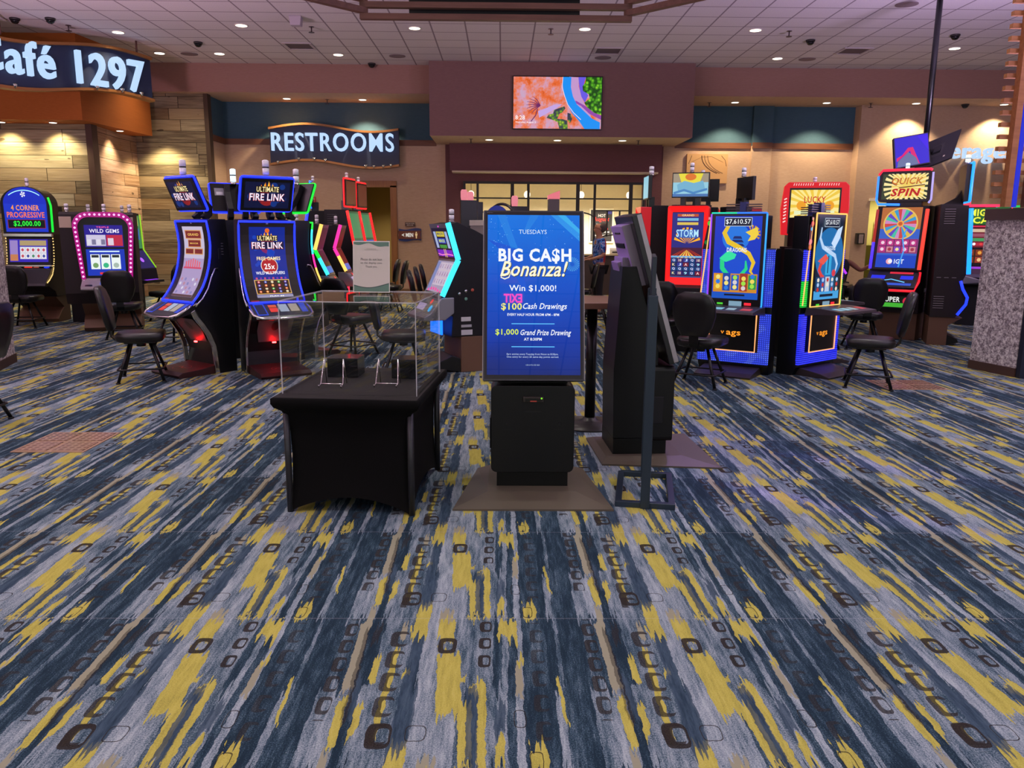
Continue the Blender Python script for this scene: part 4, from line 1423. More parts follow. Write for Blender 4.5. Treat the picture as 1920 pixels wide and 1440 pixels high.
def dragon_machine(label, loc, rot, kind):
    rt = thing('slot_machine', label, 'slot machine', loc, rot, 'dragon slot machines on the right')
    b = MB()
    b.prism([(.06, .10), (.06, 1.42), (.12, 1.46), (.32, 1.46), (.32, .0), (.12, .0)], 'x', -.42, .42, BLK)
    b.box(-.30, .30, .10, .30, 1.42, 1.83, BLK)
    b.build('cabinet', rt, .008)
    b = MB()
    side = LED_BR if kind == 'red' else LED_B
    for sx in (-1, 1):
        if kind == 'red':
            b.box(min(sx * .33, sx * .42), max(sx * .33, sx * .42), .035, .07, 1.10, 1.45, LED_BR)
            b.box(min(sx * .33, sx * .42), max(sx * .33, sx * .42), .035, .07, .80, 1.10, LED_GR)
        else:
            b.box(min(sx * .33, sx * .42), max(sx * .33, sx * .42), .035, .07, .80, 1.45, side)
        b.box(min(sx * .30, sx * .42), max(sx * .30, sx * .42), .035, .07, .17, .72, side)
    b.box(-.42, .42, .03, .065, .13, .26, side)
    b.build('led_panel', rt)
    # upright screen
    b = MB()
    b.box(-.315, .315, .0, .06, .78, 1.85, BLK)
    A = Art(b, plane_fn((0, -.001, .78), (1, 0, 0), (0, 0, 1)))
    A.rect(-.27, .10, .27, 1.04, g('#0c38c8' if kind != 'red' else '#0a2038', .9), 1)
    A.rect(-.16, .925, .16, 1.025, g('#c8d8e8', .9), 10); A.rect(-.154, .931, .154, 1.019, g('#101c38', .8), 11)
    A.text('$7,610.57', -.142, .142, .945, 1.005, g('#f4fbff', 1.1), 12, .0)
    if kind != 'red':
        A.disc(-.02, .80, .16, g('#1c7ae8', .9), 2, 24); A.disc(0, .5, .2, g('#1450d8', .9), 2, 24)
        pag = [(-.09, .70, .09), (-.075, .745, .075), (-.055, .785, .055)]
        for u0, v0, w in pag:
            A.poly([(-w, v0), (w, v0), (w * .7, v0 + .03), (-w * .7, v0 + .03)], g('#0c2a78', .8), 4)
        S = [(.17 - .0, .93), (.05, .985), (-.10, .95), (-.155, .85), (-.10, .75), (.02, .69), (.14, .62), (.2, .52), (.17, .42), (.22, .36)]
        A.stroke(S, [.01, .03, .045, .055, .06, .055, .05, .045, .03, .01], g('#e8c028', 1), 5)
        A.poly([(.09, .86), (.22, .92), (.24, .84), (.20, .78), (.12, .76), (.15, .82)], g('#f0d040', 1), 6)
        A.burst(.16, .84, .03, .10, 7, g('#d89a20', .9), 5, R(-40), R(120))
        T_ = [(-.02, .58), (-.10, .60), (-.165, .54), (-.16, .45), (-.10, .38), (-.02, .345), (.06, .37), (.12, .45), (.11, .54)]
        A.stroke(T_, [.03, .05, .055, .055, .05, .045, .045, .04, .015], g('#20d088', 1), 5)
        A.poly([(-.20, .56), (-.10, .65), (.0, .61), (-.02, .56), (-.12, .52)], g('#30e0a0', 1), 6)
        A.text('DRAGONS', -.115, .115, .635, .685, g('#f0f4ff', 1), 8, .04)
        A.rect(-.27, .10, .27, .17, g('#1858c8', .9), 2); A.rect(-.12, .135, .12, .155, g('#0c1430', .7), 4)
        cols = [('#e8a828', .205), ('#1c48a8', .19), ('#2858c8', .20), ('#a83a2a', .19), ('#2a9a50', .215)]
        A.rect(-.255, .175, .255, .39, g('#d89028', .9), 6)
        for i, (c, v0) in enumerate(cols):
            A.rect(-.245 + i * .1, v0, -.155 + i * .1, .375 + (.02 if i in (1, 3) else 0), g(c, .9), 7)
            for j in range(3):
                A.disc(-.2 + i * .1, v0 + .035 + j * .055, .026, g(['#f0d860', '#2a78e0', '#f0e080', '#d8d0d0', '#a0e048'][(i + j) % 5], 1), 8, 10)
    else:
        A.disc(0, .62, .3, g('#1878c0', .8), 2, 24); A.rect(-.06, .38, .06, .62, g('#38b0e8', .9), 3); A.rect(-.02, .40, .0, .6, g('#08406a', .8), 4)
        A.stroke([(-.20, .92), (-.22, .80), (-.15, .70), (-.02, .65), (.12, .60), (.18, .50), (.14, .38)], [.02, .04, .05, .05, .05, .04, .015], g('#b8d4f4', 1), 5)
        A.poly([(.02, .74), (.14, .90), (.24, .94), (.20, .80), (.10, .68)], g('#c8e0ff', 1), 6)
        A.stroke([(-.05, .56), (-.16, .52), (-.20, .44), (-.14, .37), (-.08, .36)], [.03, .06, .055, .05, .02], g('#e0403a', 1), 6)
        A.poly([(-.24, .54), (-.08, .62), (-.02, .57), (-.12, .50)], g('#e8584a', 1), 7); A.disc(.12, .40, .04, g('#d83a48', 1), 6)
        A.text('DRAGONS', -.11, .11, .66, .71, g('#dcecff', 1), 8, .04)
        A.rect(-.27, .10, .27, .20, g('#48a8e8', .9), 2); A.rect(-.14, .13, .14, .16, g('#102038', .7), 4)
        for i in range(5):
            A.rect(-.25 + i * .1, .19, -.155 + i * .1, .36, g(['#1a4a78', '#2a5aa8', '#c8d0e0', '#2a6aa0', '#163a4a'][i], .9), 6)
            for j in range(3):
                A.disc(-.2 + i * .1, .215 + j * .055, .024, g(['#c83028', '#a8c8f0', '#e8e0d0'][(i * 2 + j) % 3], 1), 7, 10)
    A.rect(-.06, .02, .09, .075, g('#8ab0c8', .8), 2); A.rect(.12, .03, .2, .06, g('#ff2a3a', 1.1), 2); A.rect(-.2, .03, -.13, .05, g('#50d838', 1), 2)
    b.build('upright_screen', rt, 0, None, False)
    b = MB()
    fr = [(x, -.002, z) for x, z in rrect(-.32, .32, .80, 1.855, .01, 2)]
    if kind == 'red':
        b.tube(fr, .010, glow('#ffc060', 1.4), 6, True)
    else:
        n = len(fr)
        b.tube(fr[:n // 4 + 1], .010, glow('#2a70ff', 1.6), 6); b.tube([fr[0], fr[-1], fr[-2], fr[-3]], .010, glow('#2a90ff', 1.6), 6)
        b.tube([fr[2], (-.02, -.002, 1.855)], .010, glow('#2a70ff', 1.6), 6); b.tube([(-.02, -.002, 1.855), fr[3], fr[4]], .010, glow('#20d850', 1.4), 6)
        b.tube([fr[5], fr[6]], .010, glow('#8a40e0', 1.4), 6)
    b.build('light_edge', rt)
    b = MB()
    b.tube([(-.335, .03, 1.80), (-.425, .03, .82)], .008, glow('#ffb868', 1.3), 6)
    b.build('side_light_line', rt)
    b = MB()
    A = Art(b, plane_fn((0, .028, .78), (1, 0, 0), (0, 0, 1)))
    A.poly([(-.42, .66), (-.325, .66), (-.325, 1.05), (-.35, 1.05)], mat('#12100e', .4), 1)
    A.disc(-.345, .96, .03, g('#4ac838' if kind != 'red' else '#e84a6a', .9), 2); A.disc(-.375, .74, .025, g('#187838' if kind != 'red' else '#e89ab0', .9), 2); A.rect(-.365, 1.0, -.33, 1.03, g('#e8a0b0', .8), 2)
    if kind == 'red':
        A.rect(-.40, .68, -.33, .95, g('#5a2a4a', .8), 2); A.disc(-.36, .90, .02, g('#48c8ff', 1), 3); A.disc(-.365, .76, .03, g('#ff7a9a', .9), 3); A.disc(-.37, .70, .03, g('#e86a3a', .9), 3)
    b.build('side_picture', rt, 0, None, False)
    b = MB()
    b.prism([(.02, .80), (-.16, .80), (-.44, .775), (-.45, .745), (-.1, .72), (.04, .70)], 'x', -.36, .36, mat('#3a3238', .35))
    A = Art(b, plane_fn((0, -.16, .801), (1, 0, 0), (0, .28, .025)))
    A.rect(-.28, -.2, -.18, -.08, g('#88c8e8', .7), 1); A.rect(-.14, -.2, -.02, -.08, g('#98d8f0', .7), 1); A.rect(.02, -.2, .12, -.08, g('#a8c8d8', .7), 1); A.rect(.18, -.2, .3, -.08, g('#d84a48', .7), 1)
    b.build('button_deck', rt, .006)
    b = MB()
    b.box(-.27, .27, .0, .06, .28, .70, BLK)
    A = Art(b, plane_fn((0, -.001, .28), (1, 0, 0), (0, 0, 1)))
    A.text('ags', -.07, .10, .155, .225, g('#ff9a28', 1.1), 2, .03); A.stroke([(-.13, .22), (-.115, .19), (-.10, .22)], .012, g('#ff9a28', 1.1), 2)
    b.build('belly_panel', rt, .004)
    b = MB(); b.tube([(x, -.005, z) for x, z in ((-.275, .71), (-.275, .275), (.275, .275), (.275, .71))], .008, glow('#ffa868', 1.4), 6); b.build('belly_light_line', rt)
    b = MB()
    b.prism([(.14, 0), (-.30, 0), (-.31, .02), (-.20, .05), (.14, .10)], 'x', -.33, .33, mat('#332a2a', .45))
    b.build('foot_plate', rt, .004)
    b = MB()
    for sx in (-1, 1):
        for k in range(4):
            b.box(sx * .04 if sx > 0 else -.2, .2 if sx > 0 else -.04, .14, .2, 1.87 + k * .026, 1.882 + k * .026, mat('#5a4a4a', .4))
    b.box(-.035, .035, .12, .22, 1.84, 1.98, mat('#1c2a6a', .4))
    b.build('top_fins', rt)
    return rt


PODD = (3.21, 9.92)
dp = lambda a: rot_pt(PODD, .92, a)
dragon_machine('blue lit slot machine with gold and green dragons, reading $7,610.57', dp(-34), -34, 'gold')
dragon_machine('slot machine with white and red dragons and a green and blue lit flank', dp(38), 38, 'red')
for a_, lb in ((108, 'right hand machine of the dragon pod, its black screen back left of the white dragon'),):
    dragon_machine(lb, dp(a_), a_, 'gold')

# ---------------------------------------------------------------- red and yellow machine behind the dragon pod
rt = thing('slot_machine', 'slot machine with big red framed yellow screen behind the dragon machines', 'slot machine', (4.92, 12.7, 0), -14)
b = MB(); b.prism([(.1, 0), (.1, .65), (-.15, .7), (-.1, .95), (.05, 1.7), (.55, 1.7), (.6, 0)], 'x', -.36, .36, BLK2); b.build('cabinet', rt, .008)
b = MB()
fl_out = [(-.47, 1.60), (.47, 1.60), (.52, 2.02), (.50, 2.36), (.44, 2.42), (-.40, 2.42), (-.46, 2.36), (-.50, 2.0)]
b.prism(fl_out, 'y', -.02, .16, glow('#e01420', .95))
A = Art(b, plane_fn((0, -.021, 0), (1, 0, 0), (0, 0, 1)))
for k in range(9):
    A.stroke([(-.33 + k * .035, 2.365), (-.32 + k * .035, 2.40)], .012, g('#ffc8c8', 1), 1); A.stroke([(.05 + k * .035, 2.365), (.06 + k * .035, 2.40)], .012, g('#ffc8c8', 1), 1)
for k in range(8):
    A.stroke([(-.46, 1.80 + k * .05), (-.42, 1.82 + k * .05)], .018, g('#ffe0d8', 1), 1)
A.rect(-.385, 1.62, .385, 2.33, BLK, 1); A.rect(-.36, 1.64, .36, 2.30, g('#f0c840', 1), 2)
A.burst(0, 2.05, .02, .42, 22, g('#ffe890', 1), 3, 0, 2 * PI, (-.36, 1.64, .36, 2.30))
A.disc(-.2, 2.06, .07, g('#f0a020', 1), 4); A.disc(.22, 2.06, .07, g('#f0a020', 1), 4); A.text('LUCKY', -.16, .16, 2.10, 2.20, g('#c82a20', 1), 5, .05); A.rect(-.3, 1.92, .3, 1.98, g('#e8f0c0', 1), 4)
A.text('BONUS', -.12, .12, 1.80, 1.86, g('#7a3010', .8), 5, .03)
b.build('flared_topper', rt, .012)
b = MB(); fn = plane_fn((0, -.105, .98), (1, 0, 0), (0, .15, .62)); A = Art(b, fn); A.rect(-.33, .02, .33, .62, g('#4a1a5a', .8), 1); A.disc(-.22, .5, .03, g('#48c8ff', 1), 2); A.disc(-.24, .36, .06, g('#ff7a8a', 1), 2); A.disc(-.22, .2, .07, g('#e85a48', .9), 2); b.build('reel_screen', rt, 0, None, False)
b = MB(); b.prism([(.0, .78), (-.3, .72), (-.3, .68), (.0, .64)], 'x', -.36, .36, DECK); b.build('button_deck', rt)
candle(rt, -.01, .07, 2.42, .08, .03)

rt = thing('slot_machine', 'dark slot machine with purple edge light before the hand sanitizer', 'slot machine', (6.0, 14.4, 0), 58)
b = MB(); b.prism([(.05, 0), (.05, .65), (-.2, .7), (-.18, .9), (.05, 1.2), (.05, 1.74), (.55, 1.74), (.55, 0)], 'x', -.30, .30, BLK2); b.build('cabinet', rt, .008)
b = MB(); b.prism([(-.06, 1.72), (.55, 1.72), (.5, 1.84), (.1, 1.86), (-.02, 1.80)], 'x', -.30, .30, mat('#5a4a46', .5)); b.tube([(-.2, .1, 1.84), (-.14, .1, 1.93), (0, .1, 1.97), (.14, .1, 1.93), (.2, .1, 1.84)], .03, NPURP, 8); b.build('arched_topper', rt)
for sx in (-1, 1):
    b = MB(); b.tube([(sx * .305, -.19, .9), (sx * .305, .03, 1.2), (sx * .305, .03, 1.72)], .025, NPURP, 8); b.build('light_edge', rt)
b = MB(); A = Art(b, plane_fn((0, .047, 1.2), (1, 0, 0), (0, 0, 1))); A.rect(-.27, .03, .27, .5, g('#6a2ac8', .8), 1); b.build('reel_screen', rt)
b = MB(); b.prism([(.0, .78), (-.32, .72), (-.32, .68), (.0, .64)], 'x', -.30, .30, DECK); b.build('button_deck', rt)

# ---------------------------------------------------------------- wheel machine and the machine that shares its pod
rt = thing('slot_machine', 'slot machine with prize wheel screen under a QUICK SPIN topper', 'slot machine', (6.13, 12.30, 0), -40)
b = MB()
b.prism([(.0, .42), (-.04, .72), (-.20, .80), (-.13, 1.08), (.02, 2.05), (.66, 2.06), (.66, .42)], 'x', -.36, .36, CAB)
vents(b, .361, .35, .18, .52, 6, .035, mat('#6a6468', .6))
b.box(.358, .366, .25, .36, .74, .80, mat('#c8c8cc', .6)); b.box(.359, .365, .26, .35, .66, .71, mat('#0c0c0e', .4))
b.build('cabinet', rt, .008)
b = MB(); b.box(-.34, .34, .06, .64, 0, .42, PEDB); b.build('plinth', rt, .006)
b = MB()
A = Art(b, plane_fn((0, -.15, 1.09), (1, 0, 0), (0, .15, .97)))
A.rect(-.345, -.0, .345, .97, BLK, 1); A.rect(-.285, .03, .285, .95, g('#3a6ad8', .8), 2)
A.rect(-.285, .62, .285, .95, g('#c0703a', .9), 3); A.ring(0, .70, .225, .245, g('#e8c060', 1), 6, 40)
for k in range(24):
    a0 = 2 * PI * k / 24
    A.poly([(0, .70), (.225 * math.cos(a0), .70 + .225 * math.sin(a0)), (.225 * math.cos(a0 + 2 * PI / 24), .70 + .225 * math.sin(a0 + 2 * PI / 24))], g(['#d84a48', '#3aa0d8', '#e8c048', '#6a4ac8', '#48c8a8', '#d890c8'][k % 6], .9), 5)
A.disc(0, .70, .05, g('#f0a850', 1), 7); A.disc(0, .70, .03, g('#c85a2a', 1), 8)
A.rect(-.285, .25, .285, .47, g('#a03a78', .9), 7)
reels(A, -.27, .26, .27, .46, 5, 2, '#7a2a6a', [('#c83a8a', '', '#f0d0e0'), ('#8a4ac8', '', '#f0e0a0'), ('#d88a9a', '', '#a03048')], 8, .08)
A.rect(-.285, .03, .285, .22, g('#1848c8', .9), 7); A.text('IGT', -.02, .12, .09, .16, g('#e8f0ff', 1), 8, .02); A.disc(-.09, .125, .045, g('#f0a8b0', 1), 8, 16); A.disc(-.075, .125, .03, g('#f0f4ff', 1), 9, 16)
A.stroke([(.1, .62), (.06, .48), (.10, .30), (.05, .04)], .02, g('#48a8ff', .9), 10)
b.build('wheel_screen', rt, 0, None, False)
b = MB(); b.tube([(.35, -.17, 1.10), (.352, -.02, 2.0)], .028, glow('#ff4a3a', 1.1), 8); b.build('light_edge', rt)
b = MB(); b.tube([(-.35, -.17, 1.10), (-.352, -.10, 1.5)], .022, glow('#4a30ff', 1.6), 8); b.tube([(-.352, -.10, 1.5), (-.352, -.02, 2.0)], .022, glow('#c03a30', .8), 8); b.build('light_edge', rt)
b = MB()
b.prism([(-.12, 1.08), (-.24, .98), (-.40, .84), (-.40, .78), (-.05, .74), (.0, 1.0)], 'x', -.36, .36, BLK)
A = Art(b, plane_fn((0, -.122, 1.081), (1, 0, 0), (0, .28, .24)))
A.rect(-.05, -.08, .28, -.04, g('#e0283a', 1), 1); A.rect(-.3, -.2, -.1, -.12, g('#2030e8', 1), 1); A.rect(.12, -.2, .3, -.12, g('#2030e8', 1), 1); A.stroke([(-.2, -.26), (0, -.2), (.2, -.26)], .02, g('#6ac8ff', 1), 1); A.rect(-.3, -.33, .3, -.28, g('#3058d8', .9), 1)
b.build('button_deck', rt, .004)
b = MB(); b.tube([(-.36, -.40, .79), (.36, -.40, .79), (.37, -.2, .92), (.365, -.14, 1.06)], .018, glow('#ff2030', 1.2), 8); b.build('red_light_line', rt)
b = MB(); b.box(-.32, .32, -.05, .02, .48, .70, BLK); A = Art(b, plane_fn((0, -.051, .48), (1, 0, 0), (0, 0, 1))); A.rect(-.29, .02, .29, .20, g('#182018', .7), 1); A.text('SUPER', -.16, .10, .11, .19, g('#f0f4f0', 1), 2, .04); A.rect(-.16, .03, .2, .095, g('#48b838', .9), 2); A.disc(.2, .13, .06, g('#d83048', .9), 3); b.build('belly_panel', rt)
b = MB()
pts = rrect(-.37, .37, 2.11, 2.57, .05, 4)
b.prism(pts, 'y', -.02, .10, BLK)
A = Art(b, plane_fn((0, -.021, 2.11), (1, 0, 0), (0, 0, 1)))
A.rect(-.32, .04, .32, .42, g('#3a4a30', .7), 1)
A.poly([(-.2, .05), (.27, .07), (.29, .40), (-.17, .41)], g('#f0d060', 1), 2)
A.burst(.04, .23, .06, .34, 26, g('#ffe8a0', 1), 3, 0, 2 * PI, (-.32, .04, .32, .42))
A.text('QUICK', -.19, .25, .245, .36, g('#7a1c10', .9), 5, .05, .2); A.text('SPIN', -.19, .23, .085, .20, g('#c01818', .95), 5, .06, .2)
A.text('QUICK', -.18, .24, .255, .355, g('#e88a30', .9), 6, .0, .2)
A.stroke([(-.08, .21), (.28, .25)], .014, g('#5a2010', .8), 5)
b.box(-.25, .25, .02, .12, 2.03, 2.14, BLK)
b.build('topper_screen', rt, .01)
b = MB(); b.tube([(-.385, -.01, 2.50), (-.39, -.01, 2.14), (-.36, -.01, 2.08), (-.05, -.01, 2.07)], .018, glow('#2a78ff', 2.0), 8); b.tube([(-.38, -.01, 2.52), (-.33, -.01, 2.585), (.33, -.01, 2.585), (.36, -.01, 2.57)], .022, glow('#ff2a48', 1.3), 8); b.tube([(.375, -.01, 2.54), (.38, -.01, 2.14), (.35, -.01, 2.09)], .016, glow('#b8a8f0', 1.1), 8); b.build('topper_light_frame', rt)
candle(rt, 0, .05, 2.58, .11, .03, True)

rt = thing('slot_machine', 'slot machine turned right with blue edge light, back to back with the prize wheel machine', 'slot machine', (6.90, 11.85, 0), 68)
b = MB()
b.prism([(.08, .42), (-.02, .62), (.06, .88), (.0, 1.05), (.06, 2.04), (.42, 2.06), (.42, .42)], 'x', -.34, .34, CAB)
vents(b, -.341, .22, .14, 1.78, 7, .034, mat('#8a8084', .6)); vents(b, -.341, .25, .14, .55, 6, .034, mat('#8a8084', .6))
for k in range(3): b.box(-.344, -.338, .12 + k * .10, .18 + k * .10, 1.0, 1.008, mat('#9a9094', .6))
b.build('cabinet', rt, .008)
b = MB(); b.box(-.33, .33, .16, .42, 0, .42, PEDB); b.prism([(.16, .30), (-.02, .42), (.16, .42)], 'x', -.33, .33, PEDB); b.prism([(.16, 0), (.0, .05), (.02, .1), (.16, .16)], 'x', -.33, .33, BLK); b.build('plinth', rt, .004)
for sx in (-1, 1):
    b = MB(); b.tube([(sx * .345, -.03, 1.06), (sx * .345, .03, 2.0)], .03, glow('#1c8cff', 2.0), 8); b.build('light_edge', rt)
    b = MB(); b.tube([(sx * .345, .06, .96), (sx * .345, .02, .84), (sx * .345, -.05, .72), (sx * .345, -.04, .62), (sx * .345, .06, .46)], .02, glow('#1c34ff', 2.2), 8); b.build('knee_light', rt)
b = MB(); A = Art(b, plane_fn((0, -.002, 1.06), (1, 0, 0), (0, .06, .98))); A.rect(-.31, .03, .31, .95, g('#1c3ac8', .8), 1); b.build('reel_screen', rt)
b = MB(); b.prism([(.05, 1.04), (-.2, .98), (-.2, .94), (.05, .92)], 'x', -.34, .34, STEEL); b.build('button_deck', rt, .006)
b = MB(); b.box(-.32, .32, .07, .14, 2.10, 2.62, BLK); b.prism([(.10, 2.04), (.40, 2.04), (.20, 2.16), (.12, 2.3)], 'x', -.08, .08, CAB); A = Art(b, plane_fn((0, .068, 2.1), (1, 0, 0), (0, 0, 1))); A.rect(-.29, .03, .29, .49, g('#2a48d8', .8), 1); b.build('topper_screen', rt)
b = MB(); b.tube([(x, .06, z) for x, z in rrect(-.335, .335, 2.10, 2.64, .03, 3)], .02, glow('#1c8cff', 2.0), 8, True); b.build('topper_light_frame', rt)
candle(rt, -.2, .12, 2.63, .13, .035, True)

rt = thing('slot_machine', 'slot machine reading MIGHTY CASH in yellow behind the stone wall', 'slot machine', (8.62, 14.2, 0), -20)
b = MB(); b.prism([(.02, 0), (.02, .7), (-.2, .75), (-.16, .95), (.0, 1.1), (.0, 2.1), (.5, 2.1), (.5, 0)], 'x', -.34, .34, BLK2); b.build('cabinet', rt, .008)
b = MB(); A = Art(b, plane_fn((0, -.002, 1.1), (1, 0, 0), (0, 0, 1)))
A.rect(-.32, .70, .32, .99, g('#286a30', .8), 1); A.text('MIGHTY', -.30, .26, .85, .97, g('#f0f040', 1.1), 3, .06); A.text('CASH', -.24, .22, .72, .835, g('#f0f040', 1.1), 3, .06)
A.rect(-.32, .30, .32, .64, g('#7a2030', .8), 1)
for k in range(4):
    A.rect(-.28, .33 + k * .08, .28, .385 + k * .08, g(['#c03040', '#48a060', '#a05868', '#e0c0a0'][k], .9), 2)
for k in range(4): A.disc(-.18 + k * .11, .36, .025, g(['#ffffff', '#e04040', '#f0e040', '#60d080'][k], 1), 3)
reels(A, -.3, .02, .3, .27, 4, 2, '#3a2018', [('#8a3a20', '', '#e8a040'), ('#4a4a8a', '', '#e0d0c0'), ('#a04030', '', '#f0c080')], 2, .08)
b.build('reel_screen', rt, 0, None, False)
b = MB(); b.tube([(-.345, -.01, 2.1), (-.345, -.01, 2.13), (.345, -.01, 2.13), (.345, -.01, 2.0)], .025, glow('#e03058', 1.4), 8); b.box(-.32, .32, -.02, .0, 1.755, 1.785, glow('#c02848', 1.2)); b.build('light_edge', rt)
b = MB(); b.prism([(.0, 1.08), (-.26, .94), (-.3, .88), (-.1, .8), (.02, .8)], 'x', -.34, .34, mat('#4a3a5a', .4)); A = Art(b, plane_fn((0, -.002, 1.081), (1, 0, 0), (0, .26, .14))); A.rect(-.3, -.12, .0, -.02, g('#a040e0', .9), 1); A.disc(.2, -.18, .05, g('#48a8ff', 1.1), 1); b.build('button_deck', rt)

rt = thing('slot_machine', 'dark slot machine with cyan and green neon corner above the stone wall cap', 'slot machine', (10.05, 15.6, 0), -30)
b = MB(); b.box(-.36, .36, 0, .6, 0, 2.14, BLK2); b.build('cabinet', rt, .008)
b = MB(); b.tube([(-.37, -.01, 1.0), (-.37, -.01, 2.16)], .02, glow('#20c8d8', 1.5), 8); b.tube([(-.37, -.01, 2.16), (.37, -.01, 2.18)], .02, glow('#20b858', 1.3), 8); b.build('light_edge', rt)
b = MB(); A = Art(b, plane_fn((0, -.002, 1.1), (1, 0, 0), (0, 0, 1))); A.rect(-.3, .1, .3, .98, g('#602838', .7), 1); b.build('reel_screen', rt)
rt = thing('slot_machine', 'dark slot machine with a small red lamp between neon corner and MIGHTY CASH machine', 'slot machine', (9.75, 16.9, 0), -25)
b = MB(); b.box(-.36, .36, 0, .5, 0, 2.20, BLK2); b.build('cabinet', rt, .008)
b = MB(); b.lathe([(.1, 0), (.1, .12)], (.0, .1, 2.22), glow('#e84858', 1.2), 12); b.build('lamp_cap', rt)
b = MB(); A = Art(b, plane_fn((0, -.002, 1.1), (1, 0, 0), (0, 0, 1))); A.rect(-.3, .1, .3, .98, g('#283860', .7), 1); b.build('reel_screen', rt)
# ================================================================ stools
LEATHER = mat('#151214', 0.33, 0, 0.5)
LEGM = mat('#121013', 0.35, 0.3, 0.5)


def make_stool(label, group='casino stools'):
    rt = thing('casino_stool', label, 'stool', (0, 0, 0), 0, group)
    b = MB()
    out = [(-.20, -.24), (.20, -.24), (.245, -.19), (.235, .10), (.20, .20), (.13, .235), (-.13, .235), (-.20, .20), (-.235, .10), (-.245, -.19)]
    rings = []
    for s_, z in ((.90, .435), (1.0, .45), (1.02, .49), (1.0, .515), (.93, .53), (.6, .537)):
        rings.append([(x * s_, y * s_, z) for x, y in out])
    n = len(out)
    vs = [p for r_ in rings for p in r_]
    b.add(vs, [(i * n + k, i * n + (k + 1) % n, (i + 1) * n + (k + 1) % n, (i + 1) * n + k) for i in range(len(rings) - 1) for k in range(n)], LEATHER, True)
    b.add([vs[k] for k in range(n)], [tuple(range(n))], LEATHER); b.add(vs[-n:], [tuple(range(n))], LEATHER, True)
    b.build('seat', rt)
    # backrest: an eight sided pad, gently curved
    b = MB()
    ol = [(-.13, .56), (.13, .56), (.19, .66), (.225, .78), (.225, .90), (.17, 1.0), (.10, 1.03), (-.10, 1.03), (-.17, 1.0), (-.225, .90), (-.225, .78), (-.19, .66)]
    cy = .80
    def bp(x, z, off, s_):
        zz = cy + (z - cy) * s_
        xx = x * s_
        return (xx, .255 + (zz - .56) * .20 - .35 * xx * xx + off, zz)
    rings = [[bp(x, z, o_, s_) for x, z in ol] for s_, o_ in ((.55, -.012), (.92, -.008), (1.0, .01), (1.0, .045), (.94, .06), (.55, .066))]
    n = len(ol); vs = [p for r_ in rings for p in r_]
    b.add(vs, [(i * n + k, i * n + (k + 1) % n, (i + 1) * n + (k + 1) % n, (i + 1) * n + k) for i in range(len(rings) - 1) for k in range(n)], LEATHER, True)
    b.add(vs[:n], [tuple(range(n))], LEATHER, True); b.add(vs[-n:], [tuple(range(n))], LEATHER, True)
    b.build('backrest', rt)
    b = MB()
    band(b, [(.10, .44), (.24, .445), (.285, .49), (.292, .60), (.30, .70)], .014, -.05, .05, LEGM)
    b.build('back_bracket', rt)
    b = MB(); b.box(-.15, .15, -.15, .15, .415, .437, LEGM); b.lathe([(.05, .37), (.05, .415)], (0, 0, 0), LEGM, 14); b.build('swivel_plate', rt, .005)
    for sx in (-1, 1):
        for sy in (-1, 1):
            b = MB(); b.tube([(sx * .10, sy * .10, .42), (sx * .235, sy * .225, .012)], .017, LEGM, 8); b.lathe([(.026, 0), (.024, .014)], (sx * .236, sy * .226, 0), LEGM, 10)
            b.build('leg', rt)
    b = MB()
    q = .198
    P = [(-q, -q - .03, .145), (q, -q - .03, .145), (q + .03, -q, .145), (q + .03, q, .145), (q, q + .03, .145), (-q, q + .03, .145), (-q - .03, q, .145), (-q - .03, -q, .145)]
    b.tube(P, .010, LEGM, 8, True)
    b.build('foot_rail', rt)
    return rt


STOOLS = [
    (-3.95, 8.62, 108, 'nearest stool on the left, turned side on before the pale lilac screen machine'),
    (-5.72, 12.02, 196, 'stool drawn up to the WILD GEMS machine with its back to the room'),
    (-7.94, 13.22, 188, 'stool with blue lit seat before the 4 CORNER PROGRESSIVE machine'),
    (-6.02, 14.35, -110, 'stool by the board wall whose grey back shows right of the lime edged pair'),
    (-4.62, 11.25, -100, 'stool whose pale rimmed back peeks out behind the lilac screen machine'),
    (-4.50, 6.52, -88, 'stool at the left border with only its back edge and two feet in view'),
    (-1.98, 10.45, 150, 'stool seen through the acrylic case, farther of the two behind it'),
    (-1.10, 8.78, 95, 'stool seen through the acrylic case, nearer of the two behind it'),
    (-2.55, 16.9, -92, 'stool by the restroom doorway, left of the upright pair'),
    (-2.30, 16.2, -92, 'stool by the restroom doorway, right of the upright pair'),
    (-1.08, 12.39, 96, 'nearest of three leaning stools left of the cyan edged machine'),
    (-1.10, 13.5, 96, 'middle of three leaning stools left of the cyan edged machine'),
    (-1.12, 14.58, 96, 'farthest of three leaning stools left of the cyan edged machine'),
    (2.16, 8.46, 150, 'nearest stool on the right, before the gold and green dragon machine'),
    (4.00, 8.44, -112, 'nearest stool on the right, turned side on before the red and white dragon machine'),
    (5.22, 11.30, 165, 'stool with its back to the room before the QUICK SPIN machine'),
    (4.50, 11.2, 120, 'stool with a bright rimmed back right behind the red and white dragon machine'),
    (2.05, 10.30, 170, 'stool before the STORM machine, half behind the poster stand'),
    (1.48, 15.4, -100, 'stool behind the bar table, nearest the cashier window person'),
    (1.62, 13.75, -100, 'stool behind the bar table, nearer the tilted kiosk'),
]
st0 = None
for x, y, r_, lb in STOOLS:
    if st0 is None:
        st0 = make_stool(lb); st0.location = (x, y, 0); st0.rotation_euler = (0, 0, R(r_))
    else:
        dup(st0, lb, (x, y, 0), r_)

